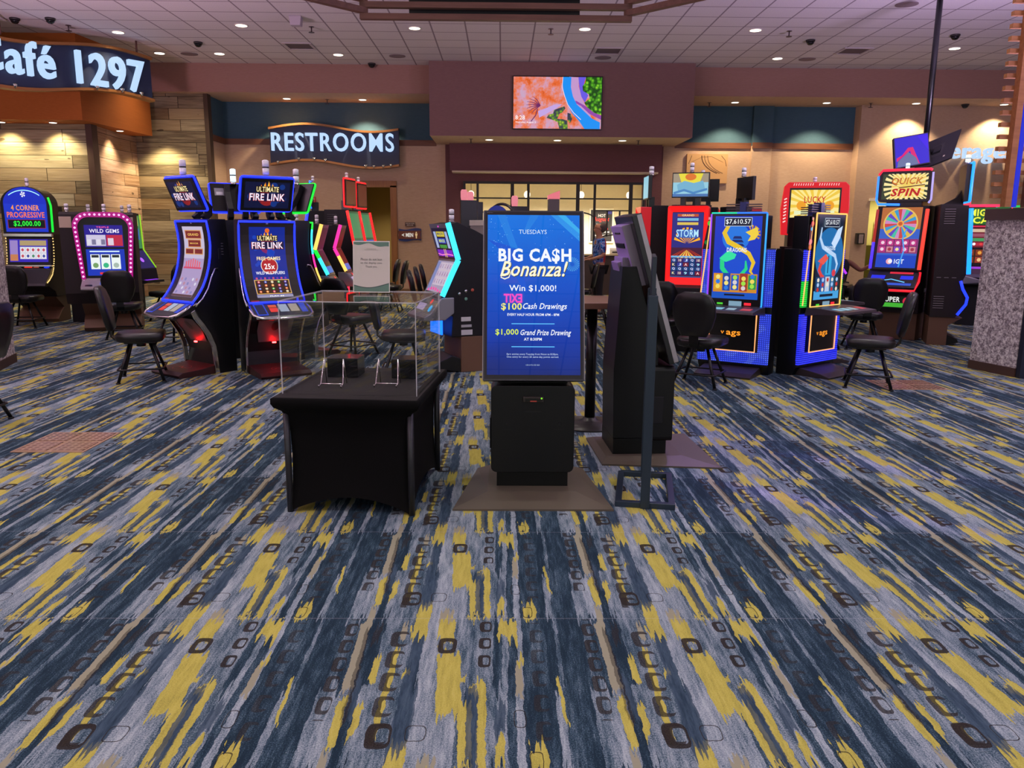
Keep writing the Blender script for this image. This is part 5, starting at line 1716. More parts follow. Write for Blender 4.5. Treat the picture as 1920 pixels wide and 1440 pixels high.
# ================================================================ display table, acrylic case and what is in it
CLOTH = mat('#090809', 0.9, 0, 0.15)
TROT = -4.9
TC = (-0.845, 4.88)
rt = thing('display_table', 'square table under a stretched black cover, left of the black kiosk', 'table', (TC[0], TC[1], 0), TROT)
b = MB()
hw, hd = .425, .525
NS = 14


def skirt(z, inset, waist, arch_):
    ring_ = []
    cs = [(-hw, -hd), (hw, -hd), (hw, hd), (-hw, hd)]
    for e in range(4):
        a, c = cs[e], cs[(e + 1) % 4]
        for k in range(NS):
            t = k / NS
            x = a[0] + (c[0] - a[0]) * t; y = a[1] + (c[1] - a[1]) * t
            w = math.sin(PI * t)
            ins = inset + waist * w
            nx, ny = [(0, -1), (1, 0), (0, 1), (-1, 0)][e]
            x2 = x * (1 - inset / hw) - nx * waist * w
            y2 = y * (1 - inset / hd) - ny * waist * w
            ring_.append((x2, y2, z + arch_ * w ** .8))
    return ring_


rings = [skirt(*q) for q in ((.70, .012, 0, 0), (.695, .0, 0, 0), (.665, .0, 0, 0), (.640, .012, .0, 0), (.615, .045, .004, 0), (.58, .066, .010, 0), (.50, .080, .012, 0), (.35, .085, .014, 0), (.15, .080, .014, .03), (.03, .066, .012, .085), (.0, .062, .010, .095))]
n = 4 * NS; vs = [p for r_ in rings for p in r_]
b.add(vs, [(i * n + k, i * n + (k + 1) % n, (i + 1) * n + (k + 1) % n, (i + 1) * n + k) for i in range(len(rings) - 1) for k in range(n)], CLOTH, True)
b.add(vs[:n], [tuple(range(n))], mat('#1c1917', .8, 0, .3))
b.build('stretch_cover', rt)
for sx in (-1, 1):
    for sy in (-1, 1):
        b = MB(); b.tube([(sx * (hw - .062), sy * (hd - .075), .66), (sx * (hw - .062), sy * (hd - .075), .0)], .02, mat('#3a3a3e', .4, .5), 8); b.build('leg', rt)


def clear_mat(name, tint, refl):
    m = bpy.data.materials.new(name); m.use_nodes = True
    t = m.node_tree; t.nodes.clear()
    o = t.nodes.new('ShaderNodeOutputMaterial'); mx = t.nodes.new('ShaderNodeMixShader')
    tr = t.nodes.new('ShaderNodeBsdfTransparent'); gl = t.nodes.new('ShaderNodeBsdfGlossy'); fr = t.nodes.new('ShaderNodeMath'); fr.operation = 'MULTIPLY_ADD'; fr.inputs[1].default_value = .9; fr.inputs[2].default_value = refl
    lw = t.nodes.new('ShaderNodeLayerWeight'); lw.inputs['Blend'].default_value = .5
    pw = t.nodes.new('ShaderNodeMath'); pw.operation = 'POWER'; pw.inputs[1].default_value = 4.5
    t.links.new(lw.outputs['Facing'], pw.inputs[0]); t.links.new(pw.outputs[0], fr.inputs[0])
    tr.inputs[0].default_value = tint
    gl.inputs['Roughness'].default_value = .01
    t.links.new(fr.outputs[0], mx.inputs[0]); t.links.new(tr.outputs[0], mx.inputs[1]); t.links.new(gl.outputs[0], mx.inputs[2]); t.links.new(mx.outputs[0], o.inputs[0])
    return m


ACR = clear_mat('clear_acrylic', (.985, .985, .985, 1), .03)


def edge_mat():
    m = bpy.data.materials.new('acrylic_edge'); m.use_nodes = True
    t = m.node_tree; b_ = t.nodes['Principled BSDF']
    b_.inputs['Base Color'].default_value = (.85, .83, .88, 1); b_.inputs['Roughness'].default_value = .2; b_.inputs['Alpha'].default_value = .55
    return m


ACE = edge_mat()
rt = thing('acrylic_case', 'clear acrylic display case standing on the black covered table', 'display case', (TC[0], TC[1], .70), TROT)
cw, cd, ch = .397, .41, .54


def pane(nm, x0, x1, y0, y1, z0, z1, thin):
    b = MB()
    vs = [(x, y, z) for x in (x0, x1) for y in (y0, y1) for z in (z0, z1)]
    fc = {'x-': (0, 1, 3, 2), 'x+': (4, 6, 7, 5), 'y-': (0, 4, 5, 1), 'y+': (2, 3, 7, 6), 'z-': (0, 2, 6, 4), 'z+': (1, 5, 7, 3)}
    for k, f in fc.items():
        if k == thin + '-':
            b.add([vs[i] for i in f], [(0, 1, 2, 3)], ACR)
        elif k[0] != thin:
            b.add([vs[i] for i in f], [(0, 1, 2, 3)], ACE)
    b.build(nm, rt, 0, None, False)


T_ = .006
pane('front_panel', -cw, cw, -cd, -cd + T_, 0, ch - T_, 'y'); pane('back_panel', -cw, cw, cd - T_, cd, 0, ch - T_, 'y')
pane('side_panel', -cw, -cw + T_, -cd + T_, cd - T_, 0, ch - T_, 'x'); pane('side_panel', cw - T_, cw, -cd + T_, cd - T_, 0, ch - T_, 'x')
pane('top_panel', -cw, cw, -cd, cd, ch - T_, ch, 'z')

GLOSS = mat('#0c0c0e', 0.08, 0, 0.6)
for nm, x, y, lb in (('riser_block', -1.02, 5.12, 'shiny black block in the acrylic case, left one'), ('riser_block', -.60, 5.08, 'shiny black block in the acrylic case, right one')):
    b = MB(); b.box(-.10, .10, -.09, .09, 0, .125, GLOSS)
    o = b.build(nm, None, .004, (x, y, .701)); o.rotation_euler = (0, 0, R(TROT)); tag(o, lb, 'display block', 'black blocks in the case')
for x, y, lb in ((-1.03, 4.72, 'small chrome wire easel in the case, left one'), (-.70, 4.74, 'small chrome wire easel in the case, right one')):
    rt = thing('wire_easel', lb, 'easel', (x, y, .701), TROT, 'wire easels in the case')
    for sx in (-1, 1):
        b = MB(); b.tube([(sx * .068, -.05, .018), (sx * .068, -.045, .004), (sx * .068, .0, .02), (sx * .060, .05, .16)], .0035, CHROME, 6); b.tube([(sx * .060, .05, .16), (sx * .063, .10, .004)], .0035, CHROME, 6); b.build('wire_leg', rt)
    b = MB(); b.tube([(-.068, -.005, .018), (.068, -.005, .018)], .0035, CHROME, 6); b.build('cross_wire', rt)

# paper notice standing on the case
rt = thing('notice_holder', 'clear holder with PLEASE DO NOT LEAN notice on top of acrylic case', 'sign', (-.835, 5.1, 1.2405), -3)
PAPER = mat('#d9cfc4', 0.7); GRNP = mat('#5f8272', 0.7); GRND = mat('#2e4a44', 0.7); INK = mat('#5a5450', 0.7); CREAMP = mat('#efeade', .6)
zt = Vector((0, .10, 1)).normalized(); fnp = plane_fn((0, -.012, .004), (1, 0, 0), zt)
b = MB(); A = Art(b, fnp); Art.STEP = .0006
A.rect(-.118, .0, .118, .325, PAPER, 0)
A.frame(-.118, .0, .118, .325, .004, CREAMP, 5)
top = [(-.113 + .226 * k / 16, .318 - .012 - .020 * max(0, (k - 7) / 9) ** 1.0 - .006 * math.sin(k * .7)) for k in range(17)]
A.poly([(-.113, .319), (.113, .319)] + top[::-1], GRNP, 2)
bot = [(-.113 + .226 * k / 16, .042 - .018 * math.sin(PI * k / 16 * 1.15 + .1) + .006) for k in range(17)]
A.poly([(-.113, .006), (.113, .006)] + bot[::-1], GRNP, 2); A.stroke(bot, .005, GRND, 3)
A.text('CASINO', -.03, .03, .272, .279, mat('#9a9088', .7), 3)
A.rect(-.045, .268, .045, .2692, mat('#9a9088', .7), 3)
A.text('Please do not lean', -.068, .068, .202, .218, INK, 3, -.004); A.text('on the display case.', -.070, .070, .178, .194, INK, 3, -.004); A.text('Thank you.', -.038, .038, .154, .170, INK, 3, -.004)
Art.STEP = .0012
b.build('notice', rt, 0, None, False)
b = MB()
b.add([fnp(u, v, .006) for u, v in ((-.120, -.002), (.120, -.002), (.120, .327), (-.120, .327))], [(0, 1, 2, 3)], ACR)
b.add([(-.12, -.012, .003), (.12, -.012, .003), (.12, .075, .003), (-.12, .075, .003)], [(0, 1, 2, 3)], ACR)
b.tube([(-.12, .075, .003), (.12, .075, .003)], .002, ACE, 6)
b.build('clear_sleeve', rt, 0, None, False)

# ================================================================ kiosks
TAUPE = mat('#5a5145', 0.5, 0, 0.35)


def gradient_screen():
    t = NT('kiosk_picture', .012, .5)
    x, y, z = t.coord('Object')
    f = t.math('MULTIPLY', t.math('SUBTRACT', z, .78), 1.0)
    nz = t.noise(t.vec(x, 0, z), 3.0, 1.0)
    c = t.ramp(t.math('ADD', f, t.math('MULTIPLY', t.math('SUBTRACT', nz, .5), .25)), [(0.0, '#142a78'), (.2, '#0c3cb0'), (.5, '#0a56d4'), (.95, '#127cf0')])
    t.t.links.new(c, t.b.inputs['Emission Color']); t.b.inputs['Emission Strength'].default_value = .85
    return t.out('#040408')


KSCR = gradient_screen()


def kiosk(label, loc, rot, facing):
    rt = thing('promotion_kiosk', label, 'kiosk', loc, rot)
    # taupe floor plate with sloping borders
    b = MB()
    lo = [(-.485, -.53), (.475, -.53), (.37, .30), (-.36, .30)]; hi = [(-.28, -.30), (.27, -.30), (.27, .26), (-.28, .26)]
    vs = [(x, y, 0) for x, y in lo] + [(x, y, .012) for x, y in lo] + [(x, y, .045) for x, y in hi]
    b.add(vs, [(0, 1, 5, 4), (1, 2, 6, 5), (2, 3, 7, 6), (3, 0, 4, 7), (4, 5, 9, 8), (5, 6, 10, 9), (6, 7, 11, 10), (7, 4, 8, 11), (8, 9, 10, 11)], TAUPE)
    b.build('floor_plate', rt)
    b = MB(); b.box(-.225, .225, -.19, .20, .046, .16, mat('#070707', .4, 0, .3)); b.build('plinth', rt)
    b = MB()
    pts = rrect(-.262, .258, .145, .70, .035, 4)
    b.prism(pts, 'y', -.225, -.04, mat('#09090a', .4, 0, .35))
    b.prism([(-.05, .16), (.20, .16), (.21, .66), (.17, 1.40), (.07, 1.40), (-.11, .80), (-.11, .70)], 'x', -.22, .22, mat('#09090a', .4, 0, .35))
    b.box(-.27, -.262, -.15, -.06, .28, .48, BLK2)
    for sx in (-1, 1):
        b.lathe([(.014, 0), (.010, .004)], (0, 0, 0), BLK, 10) if False else None
    b.build('body', rt, .008)
    for sx in (-.165, .165):
        b = MB(); A = Art(b, plane_fn((sx, -.2255, .44), (1, 0, 0), (0, 0, 1))); A.disc(0, .02, .014, mat('#2a2a2c', .2, .5), 1); A.rect(-.03, -.018, .03, -.015, mat('#050505', .5), 1); b.build('lock', rt)
    b = MB(); b.box(-.065, .065, -.245, -.224, .60, .635, mat('#2a2320', .3)); A = Art(b, plane_fn((0, -.2455, .60), (1, 0, 0), (0, 0, 1))); A.rect(-.05, .008, .05, .022, mat('#0a0a0a', .3), 1); A.disc(.05, .026, .006, glow('#78d828', 1.2), 2, 8); A.rect(-.02, .004, .02, .012, g('#8a3028', .8), 2); b.build('card_reader', rt, .004)
    b = MB(); b.box(-.05, .05, -.2275, -.2245, .535, .541, mat('#050505', .5)); b.build('slot', rt)
    # tilted display
    ax = Vector((1, 0, 0)); az = Vector((0, .30, 1)).normalized(); ny = ax.cross(az)      # ny points to the viewer
    o = Vector((0, -.235, .735))
    b = MB()
    b.obox(o + az * .537 - ny * .035, ax * .312, ny * .035, az * .537, mat('#1b1a1e', .3))
    A = Art(b, plane_fn(o + ny * .0006, ax, az))
    A.frame(-.312, 0, .312, 1.074, .009, mat('#3b3a40', .3), 0)
    A.text('display', -.295, -.255, 1.056, 1.062, mat('#8a8a90', .5), 1)
    b.build('display_housing', rt, .006)
    for sx in (-1, 1):
        b = MB(); b.obox(o + az * .537 - ny * .018 + ax * sx * .313, ax * .003, ny * .016, az * .53, mat('#a9a4a6', .35, .4)); b.build('side_trim', rt)
    b = MB()
    A = Art(b, plane_fn(o + ny * .0012, ax, az)); Art.STEP = .0006
    u0, v0, W, Hh = -.288, .035, .576, 1.010
    U = lambda zx: u0 + (zx - 130) / 670 * W
    V = lambda zy: v0 + (1 - (zy - 135) / 1175) * Hh
    A.rect(u0, v0, u0 + W, v0 + Hh, KSCR, 0)
    if facing:
        lt = [g('#1c86f0', .85), g('#2a98f4', .9), g('#38b4f8', .9), g('#1a7cec', .85)]
        A.poly([(U(200), V(135)), (U(260), V(135)), (U(350), V(385)), (U(300), V(385))], lt[0], 1)
        A.poly([(U(505), V(135)), (U(440), V(135)), (U(395), V(250)), (U(430), V(250))], lt[0], 1)
        A.poly([(U(590), V(135)), (U(700), V(135)), (U(800), V(250)), (U(800), V(330))], lt[1], 1); A.poly([(U(640), V(135)), (U(690), V(135)), (U(800), V(240)), (U(800), V(275))], lt[2], 2)
        A.poly([(U(130), V(320)), (U(330), V(380)), (U(420), V(700)), (U(390), V(700)), (U(250), V(420))], lt[3] if False else g('#0c5ce0', .85), 1)
        rr = random.Random(3)
        for k in range(70):
            zx = rr.choice([rr.gauss(600, 90), rr.gauss(220, 60)]); zy = rr.uniform(150, 470)
            zx = min(max(zx, 140), 792)
            A.disc(U(zx), V(zy), rr.uniform(.0008, .0022), g('#9adcff', 1), 3, 6)
        A.burst(U(745), V(500), .01, .045, 22, g('#4aa8f8', .8), 2, 0, 2 * PI, (u0, v0, u0 + W, v0 + Hh))
        Wt = g('#f4f8ff', 1.0); Ye = g('#f0ec78', 1.0); Cr = g('#fff8d8', 1.0)
        A.text('TUESDAYS', U(357), U(560), V(277), V(245), g('#d8ecff', .95), 4)
        A.text('BIG CA$H', U(210), U(738), V(497), V(385), Wt, 4, .06)
        for dx, dy, m_, l_, bo in ((5, 5, g('#101c58', .7), 5, .05), (2, 2, g('#c8b848', .95), 6, .03), (0, 0, Cr, 7, .012)):
            A.text('Bonanza!', U(222 + dx), U(712 + dx), V(592 + dy), V(478 + dy), m_, l_, bo, .35)
        A.stroke([(U(300), V(560)), (U(285), V(600)), (U(255), V(612)), (U(228), V(600)), (U(235), V(580))], [.003, .007, .008, .007, .003], Cr, 7)
        A.text('Win $1,000!', U(288), U(628), V(708), V(655), Wt, 4, .01)
        A.text('$100', U(230), U(380), V(845), V(788), Ye, 4, .02); A.text('Cash Drawings', U(388), U(706), V(845), V(788), Wt, 4, .012, .3)
        A.text('EVERY HALF HOUR FROM 6PM - 8PM', U(275), U(648), V(882), V(863), Wt, 4, .03)
        A.rect(U(305), V(943), U(615), V(936), g('#58b8f8', 1), 4); A.rect(U(305), V(1110), U(615), V(1103), g('#58b8f8', 1), 4)
        A.text('$1,000', U(190), U(356), V(1027), V(978), g('#d8ec50', 1), 4, .02); A.text('Grand Prize Drawing', U(370), U(735), V(1035), V(982), Wt, 4, .012, .3)
        A.text('AT 8:30PM', U(395), U(523), V(1062), V(1041), Wt, 4, .03)
        A.text('Earn entries every Tuesday from Noon to 8:30pm.', U(272), U(642), V(1170), V(1153), g('#c8dcf8', .95), 4); A.text('One entry for every 25 same-day points earned.', U(272), U(645), V(1190), V(1173), g('#c8dcf8', .95), 4)
        A.text('rules at the club desk', U(408), U(508), V(1243), V(1231), g('#b8d0f0', .8), 4)
    Art.STEP = .0012
    b.build('screen', rt, 0, None, False)
    # bracket on the back of the display
    b = MB()
    c = o + az * .60 - ny * .07
    b.obox(c + az * .20 - ny * .03, ax * .21, ny * .032, az * .22, mat('#857b8a', .4))
    b.obox(c + az * .28 - ny * .064, ax * .14, ny * .004, az * .018, BLK); b.obox(c + az * .37 - ny * .064, ax * .09, ny * .004, az * .006, BLK)
    b.obox(c + az * .05 - ny * .09, ax * .12, ny * .05, az * .13, mat('#7d7382', .4))
    b.box(-.15, .15, .06, .16, 1.30, 1.46, mat('#7a7080', .4))
    b.build('back_mount', rt, .008)
    return rt


kiosk('black kiosk with lit BIG CA$H Bonanza screen facing the camera', (.197, 5.0, 0), 0, True)
kiosk('black kiosk seen side on with its tilted screen turned right, behind the poster stand', (1.0, 5.78, 0), 93, False)
b = MB(); b.tube([(.36, 5.62, .008), (.44, 5.60, .008), (.50, 5.57, .008), (.54, 5.60, .008)], .007, mat('#cfc4bc', .5), 6); o = b.build('power_cord'); tag(o, 'pale cord end on the floor left of the side on kiosk', 'cord')

rt = thing('poster_stand', 'blue grey poster stand seen edge on with open rectangular foot', 'poster stand', (.87, 4.54, 0), -10)
SG = mat('#2b3845', .35, .3)
b = MB()
for p, q in (((-.18, .0), (.18, .0)), ((-.16, .62), (.18, .62))):
    b.box(p[0], q[0], p[1] - .02, p[1] + .02, 0, .035, SG)
b.box(-.18, -.14, 0, .62, 0, .034, SG); b.box(.14, .18, 0, .62, 0, .034, SG)
b.build('foot_frame', rt, .003)
b = MB(); b.box(-.028, .028, -.032, .008, .0, 1.28, SG); b.build('post', rt, .004)
b = MB(); b.box(-.028, .028, .60, .64, .0, 1.28, SG); b.build('post', rt, .004)
b = MB(); b.box(-.012, .012, -.02, .63, .62, 1.50, mat('#202a36', .4)); b.build('poster_frame', rt, .003)

rt = thing('bar_table', 'tall bar table with brown top and black pole between the kiosks', 'table', (.76, 6.62, 0), 4)
b = MB(); b.box(-.36, .42, -.36, .36, 1.03, 1.08, mat('#7a5644', .45)); b.build('table_top', rt, .006)
b = MB(); b.lathe([(.045, .05), (.045, 1.03)], (0, 0, 0), mat('#0b0a0c', .3, .2), 20); b.build('pole', rt)
b = MB(); b.lathe([(.28, 0), (.28, .012), (.10, .035), (.06, .05), (.055, .07)], (0, 0, 0), mat('#3c3a38', .35, .4), 32); b.build('base', rt)

# ================================================================ signs
SIGNL = glow('#b9d8ff', 1.05)
NAVY = mat('#16233f', .5)
RUST = mat('#8a5a2a', .45, .2)


def wavy(x0, x1, zt_, zb_, amp, n=28):
    T = [(x0 + (x1 - x0) * k / n, zt_ + amp * math.sin(2 * PI * (k / n) - .25)) for k in range(n + 1)]
    B = [(x0 + (x1 - x0) * k / n, zb_ + amp * math.sin(2 * PI * (k / n) - .25)) for k in range(n + 1)]
    return T, B


def sign_board(rt, x0, x1, zt_, zb_, amp, yb=0.0):
    T, B = wavy(x0, x1, zt_, zb_, amp)
    b = MB(); b.prism(B + T[::-1], 'y', yb, yb + .10, NAVY); b.build('sign_board', rt)
    for nm, P, w in (('top_rail', T, .05), ('bottom_rail', B, .05)):
        b = MB(); n = len(P)
        vs = [(x, y, z + d) for x, z in P for y in (yb - .09, yb + .14) for d in (-w / 2, w / 2)]
        fs = []
        for k in range(n - 1):
            a = 4 * k; c = a + 4
            fs += [(a, a + 2, c + 2, c), (a + 1, c + 1, c + 3, a + 3), (a, c, c + 1, a + 1), (a + 2, a + 3, c + 3, c + 2)]
        fs += [(0, 1, 3, 2), (4 * n - 4, 4 * n - 2, 4 * n - 1, 4 * n - 3)]
        b.add(vs, fs, RUST); b.build(nm, rt)
    return T, B


rt = thing('restroom_sign', 'wavy navy wall sign with lit RESTROOMS letters', 'sign', (-4.2, 20.45, 3.64), 0)
x0, x1 = -1.58, 1.62
T, B = sign_board(rt, x0, x1, .46, -.40, .09)
rs_z = [(-1.50, 'R'), ]
b = MB(); b.text('RESTROOMS', -1.52, 1.50, -.10, .34, -.06, SIGNL, .010, 0, .05, 4, None, 1.14); b.build('letters', rt)
for k, x in enumerate((-1.38, -.86, -.48, -.2, .80, 1.0, 1.23, 1.42)):
    b = MB(); z = B[int((x - x0) / (x1 - x0) * 28)][1]
    b.lathe([(.022, 0), (.04, .05)], (x, -.09, z + .0), CHROME, 10); b.lathe([(.034, .045), (.034, .052)], (x, -.09, z), glow('#ffd898', 2.0), 10)
    b.tube([(x, -.09, z), (x, -.04, z - .02)], .008, CHROME, 6); b.build('sign_lamp', rt)

# cafe sign, hung from the ceiling in front of the rust soffit
p0c, p1c = Vector((-9.1, 15.0, 0)), Vector((-7.36, 17.3, 0))
ang = math.degrees(math.atan2(p1c.y - p0c.y, p1c.x - p0c.x))
rt = thing('cafe_sign', 'wavy navy hanging sign with lit letters Café 1297', 'sign', ((p0c + p1c) / 2 + Vector((0, 0, 4.62)))[:], ang)
hl = (p1c - p0c).length / 2
T, B = sign_board(rt, -hl - .9, hl + .1, .42, -.40, -.10)
b = MB(); b.text('Café 1297', -hl - .30, hl - .08, -.26, .36, -.06, SIGNL, .016, 0, .05, 4, None, 1.1); b.build('letters', rt)
for x in (-hl + .3, .35, .85, 1.25):
    b = MB(); k = int((x + hl + .9) / (2 * hl + 1.0) * 28); z = B[k][1]
    b.lathe([(.022, 0), (.045, .06)], (x, -.10, z), CHROME, 10); b.lathe([(.036, .055), (.036, .062)], (x, -.10, z), glow('#ffd898', 2.0), 10); b.tube([(x, -.10, z), (x, -.03, z - .02)], .008, CHROME, 6); b.build('sign_lamp', rt)
for x in (-hl + .2, hl - .15):
    b = MB(); b.tube([(x, .03, .40), (x, .03, CEIL - 4.62 - .002)], .02, mat('#5a3a34', .5), 8); b.build('hanging_rod', rt)

b = MB(); b.text('Beverages', -1.50, 1.0, -.20, .30, 0, SIGNL, .010, 0, .05, 4, None, 1.14)
rt = thing('beverage_sign', 'lit wall letters spelling Beverages behind the hanging screens', 'sign', (11.75, 20.28, 3.56), 0)
b.build('letters', rt)
for x in (-1.2, -.6, 0, .6, 1.0):
    q = MB(); q.tube([(x, .0, -.02), (x, .11, -.05)], .02, CHROME, 6); q.build('stand_off', rt)

rt = thing('men_sign', 'brown wavy MEN sign with arrow and figure beside the restroom doorway', 'sign', (-2.38, 20.72, 1.51), 0)
b = MB(); T, B = wavy(-.28, .29, .155, -.145, -.02, 16); b.prism(B + T[::-1], 'y', -.01, .02, mat('#32427a', .5)); b.build('blue_backing', rt)
b = MB(); b.prism([(-.30, -.10), (.29, -.10), (.27, .0), (.29, .11), (-.30, .10), (-.28, 0)], 'y', -.03, -.008, mat('#74402c', .5)); b.build('sign_plate', rt)
b = MB(); b.text('MEN', -.10, .09, -.05, .05, -.035, glow('#f4ece0', .7), .03, 0, .004, 2)
A = Art(b, plane_fn((0, -.032, 0), (1, 0, 0), (0, 0, 1))); A.poly([(-.21, 0), (-.13, .045), (-.16, 0), (-.13, -.045)], glow('#f4ece0', .7), 1)
A.disc(.17, .065, .018, glow('#f0c890', .7), 1, 10); A.poly([(.14, .04), (.20, .04), (.195, -.02), (.185, -.02), (.183, -.085), (.157, -.085), (.155, -.02), (.145, -.02)], glow('#f0c890', .7), 1)
b.build('lettering', rt)
rt = thing('small_plaque', 'small dark plaque with two lines of white lettering above the MEN sign', 'plaque', (-2.37, 20.73, 1.78), 0)
b = MB(); b.box(-.13, .13, -.012, .015, -.05, .05, mat('#5a4038', .5)); A = Art(b, plane_fn((0, -.0125, 0), (1, 0, 0), (0, 0, 1))); A.text('WHEELCHAIR ACCESSIBLE', -.115, .115, .008, .034, mat('#e8dcd0', .6), 1, .03); A.text('RESTROOMS', -.08, .08, -.034, -.008, mat('#e8dcd0', .6), 1, .03); b.build('plate', rt)

# ================================================================ screens and pictures on the walls
rt = thing('wall_television', 'wall screen with aerial river picture and clock 8:28 on the centre bulkhead', 'television', (1.24, 18.82, 4.49), 0)
b = MB(); b.box(-1.02, 1.02, -.03, .025, -.58, .58, BLK); b.build('housing', rt)


def desert_mat():
    t = NT('aerial_picture', .3, .3)
    x, y, z = t.coord('Object')
    n = t.noise(t.vec(x, 0, z), 3.4, 6.0, .7)
    c = t.ramp(n, [(.30, '#b84a28'), (.42, '#ee6a2c'), (.50, '#e88a78'), (.58, '#d8a0bc'), (.70, '#c8b0d0')])
    t.t.links.new(c, t.b.inputs['Emission Color']); t.b.inputs['Emission Strength'].default_value = .95
    return t.out('#050505')


def leaf_mat(nm, c1, c2, c3):
    t = NT(nm, .3, .3)
    x, y, z = t.coord('Object')
    v = t.n('ShaderNodeTexVoronoi'); t.t.links.new(t.vec(x, 0, z), v.inputs['Vector']); v.inputs['Scale'].default_value = 14
    c = t.ramp(v.outputs['Distance'], [(.05, c3), (.35, c2), (.7, c1)])
    t.t.links.new(c, t.b.inputs['Emission Color']); t.b.inputs['Emission Strength'].default_value = .95
    return t.out('#050505')


b = MB(); A = Art(b, plane_fn((-1.0, -.031, -.56), (1, 0, 0), (0, 0, 1)))
TU = lambda zx: (zx - 140) / 1640 * 2.0
TV = lambda zy: 1.12 - (zy - 160) / 975 * 1.12
A.rect(0, 0, 2, 1.12, desert_mat(), 0)
riv = [(1130, 160), (1120, 350), (1170, 520), (1230, 680), (1340, 830), (1480, 960), (1640, 1090), (1700, 1135)]
A.stroke([(TU(a + 130), TV(c)) for a, c in riv[:5]] + [(TU(a + 90), TV(c)) for a, c in riv[5:6]], [.22, .24, .24, .24, .2, .1], g('#c89ad0', .95), 1)
A.poly([(TU(1340), TV(160)), (TU(1480), TV(160)), (TU(1430), TV(350)), (TU(1530), TV(500)), (TU(1470), TV(640)), (TU(1400), TV(520)), (TU(1360), TV(350))], g('#6a5ae8', .95), 2)
A.poly([(TU(1280), TV(640)), (TU(1400), TV(700)), (TU(1560), TV(850)), (TU(1780), TV(960)), (TU(1780), TV(880)), (TU(1640), TV(820)), (TU(1480), TV(700)), (TU(1300), TV(600))], g('#9a4ab0', .9), 2)
A.poly([(min(max(TU(p), 0), 2), min(max(TV(q), 0), 1.12)) for p, q in ((1060, 160), (1210, 160), (1205, 350), (1245, 520), (1320, 670), (1440, 780), (1600, 930), (1760, 1010), (1760, 1135), (1470, 1135), (1380, 1000), (1230, 830), (1130, 640), (1070, 450), (1050, 300))], g('#1490f4', 1), 3)
A.stroke([(TU(a - 78), TV(c)) for a, c in riv[:6]], .014, g('#f0d8e8', 1), 4)
gm = leaf_mat('green_canopy', '#1c4a10', '#58b020', '#b8e838')
A.poly([(TU(p), TV(q)) for p, q in ((1480, 160), (1780, 160), (1780, 870), (1650, 830), (1520, 730), (1460, 640), (1560, 560), (1540, 480), (1430, 420), (1420, 330), (1470, 260))], gm, 4)
gm2 = leaf_mat('olive_canopy', '#3a3a50', '#6a9a28', '#c8d848')
A.poly([(TU(p), TV(q)) for p, q in ((900, 780), (1000, 740), (1090, 710), (1110, 750), (1050, 830), (1000, 850), (960, 950), (1050, 950), (1150, 980), (1160, 1135), (1000, 1135), (970, 1010), (880, 970), (760, 930), (800, 870), (880, 850))], gm2, 3)
A.poly([(TU(p), TV(q)) for p, q in ((1150, 830), (1210, 850), (1240, 950), (1200, 1030), (1150, 960))], gm2, 3)
for k in range(7):
    a_ = R(115 + k * 18)
    A.stroke([(TU(640), TV(700)), (TU(640) + .18 * math.cos(a_), TV(700) + .14 * math.sin(a_)), (TU(640) + .32 * math.cos(a_ + .15), TV(700) + .24 * math.sin(a_ + .15))], [.022, .016, .006], g('#7a3070', .8), 2)
A.stroke([(TU(590), TV(760)), (TU(560), TV(880)), (TU(470), TV(1000))], .02, g('#6a3070', .8), 2)
A.poly([(TU(p), TV(q)) for p, q in ((600, 800), (720, 760), (900, 680), (1050, 670), (950, 740), (800, 830), (620, 930))], g('#c8a8e8', .95), 2)
A.text('8:28', TU(178), TU(355), TV(968), TV(890), g('#fff4f0', 1.1), 6, .005); A.text('Thursday, August 5', TU(178), TU(560), TV(1040), TV(1002), g('#fff0f0', 1.1), 6, .008)
b.build('screen', rt, 0, None, False)

# hanging screens on a ceiling pole, far right
rt = thing('hanging_screens', 'pair of screens hung back to back on a black ceiling pole', 'television', (6.80, 13.12, 0), 0)
b = MB(); b.tube([(0, 0, CEIL - .001), (0, 0, 2.85)], .045, BLK, 12); b.lathe([(.10, CEIL - .02), (.10, CEIL - .001)], (0, 0, 0), BLK, 16); b.build('ceiling_pole', rt)


def tv_panel(nm, c, ux, vx, w, h, art):
    b = MB(); ux, vx = Vector(ux).normalized(), Vector(vx).normalized(); nn = ux.cross(vx); c = Vector(c)
    b.obox(c - nn * .025, ux * w / 2, nn * .025, vx * h / 2, mat('#17161a', .4))
    if art:
        A = Art(b, plane_fn(c + nn * .0012, ux, vx)); W, Hh = w - .03, h - .03
        A.rect(-W / 2, -Hh / 2, W / 2, Hh / 2, g('#2a18d8', .9), 1)
        A.poly([(-W / 2 + .02, -Hh / 2 + .1), (-.06, .06), (.02, .06), (.12, -Hh / 2), (.02, -Hh / 2 + .05), (-.03, .0), (-W / 2 + .02, -.1)], g('#e01870', .95), 2)
        A.poly([(-W / 2 + .02, -Hh / 2), (-W / 2 + .04, -.16), (-.06, -.02), (.06, -.14), (.1, -Hh / 2)], g('#6a78a8', .85), 3)
        A.poly([(.1, Hh / 2 - .02), (W / 2, Hh / 2 - .02), (W / 2, -.05)], g('#3a10f0', .9), 2)
    else:
        A = Art(b, plane_fn(c + nn * .0012, ux, vx)); A.rect(-.1, -.12, .1, .12, mat('#2c2a2a', .5), 1); A.rect(.14, -.2, .17, -.17, mat('#b0a890', .5), 1)
        b.obox(c + nn * .03, ux * .06, nn * .03, vx * .06, BLK)
    b.build(nm, rt)


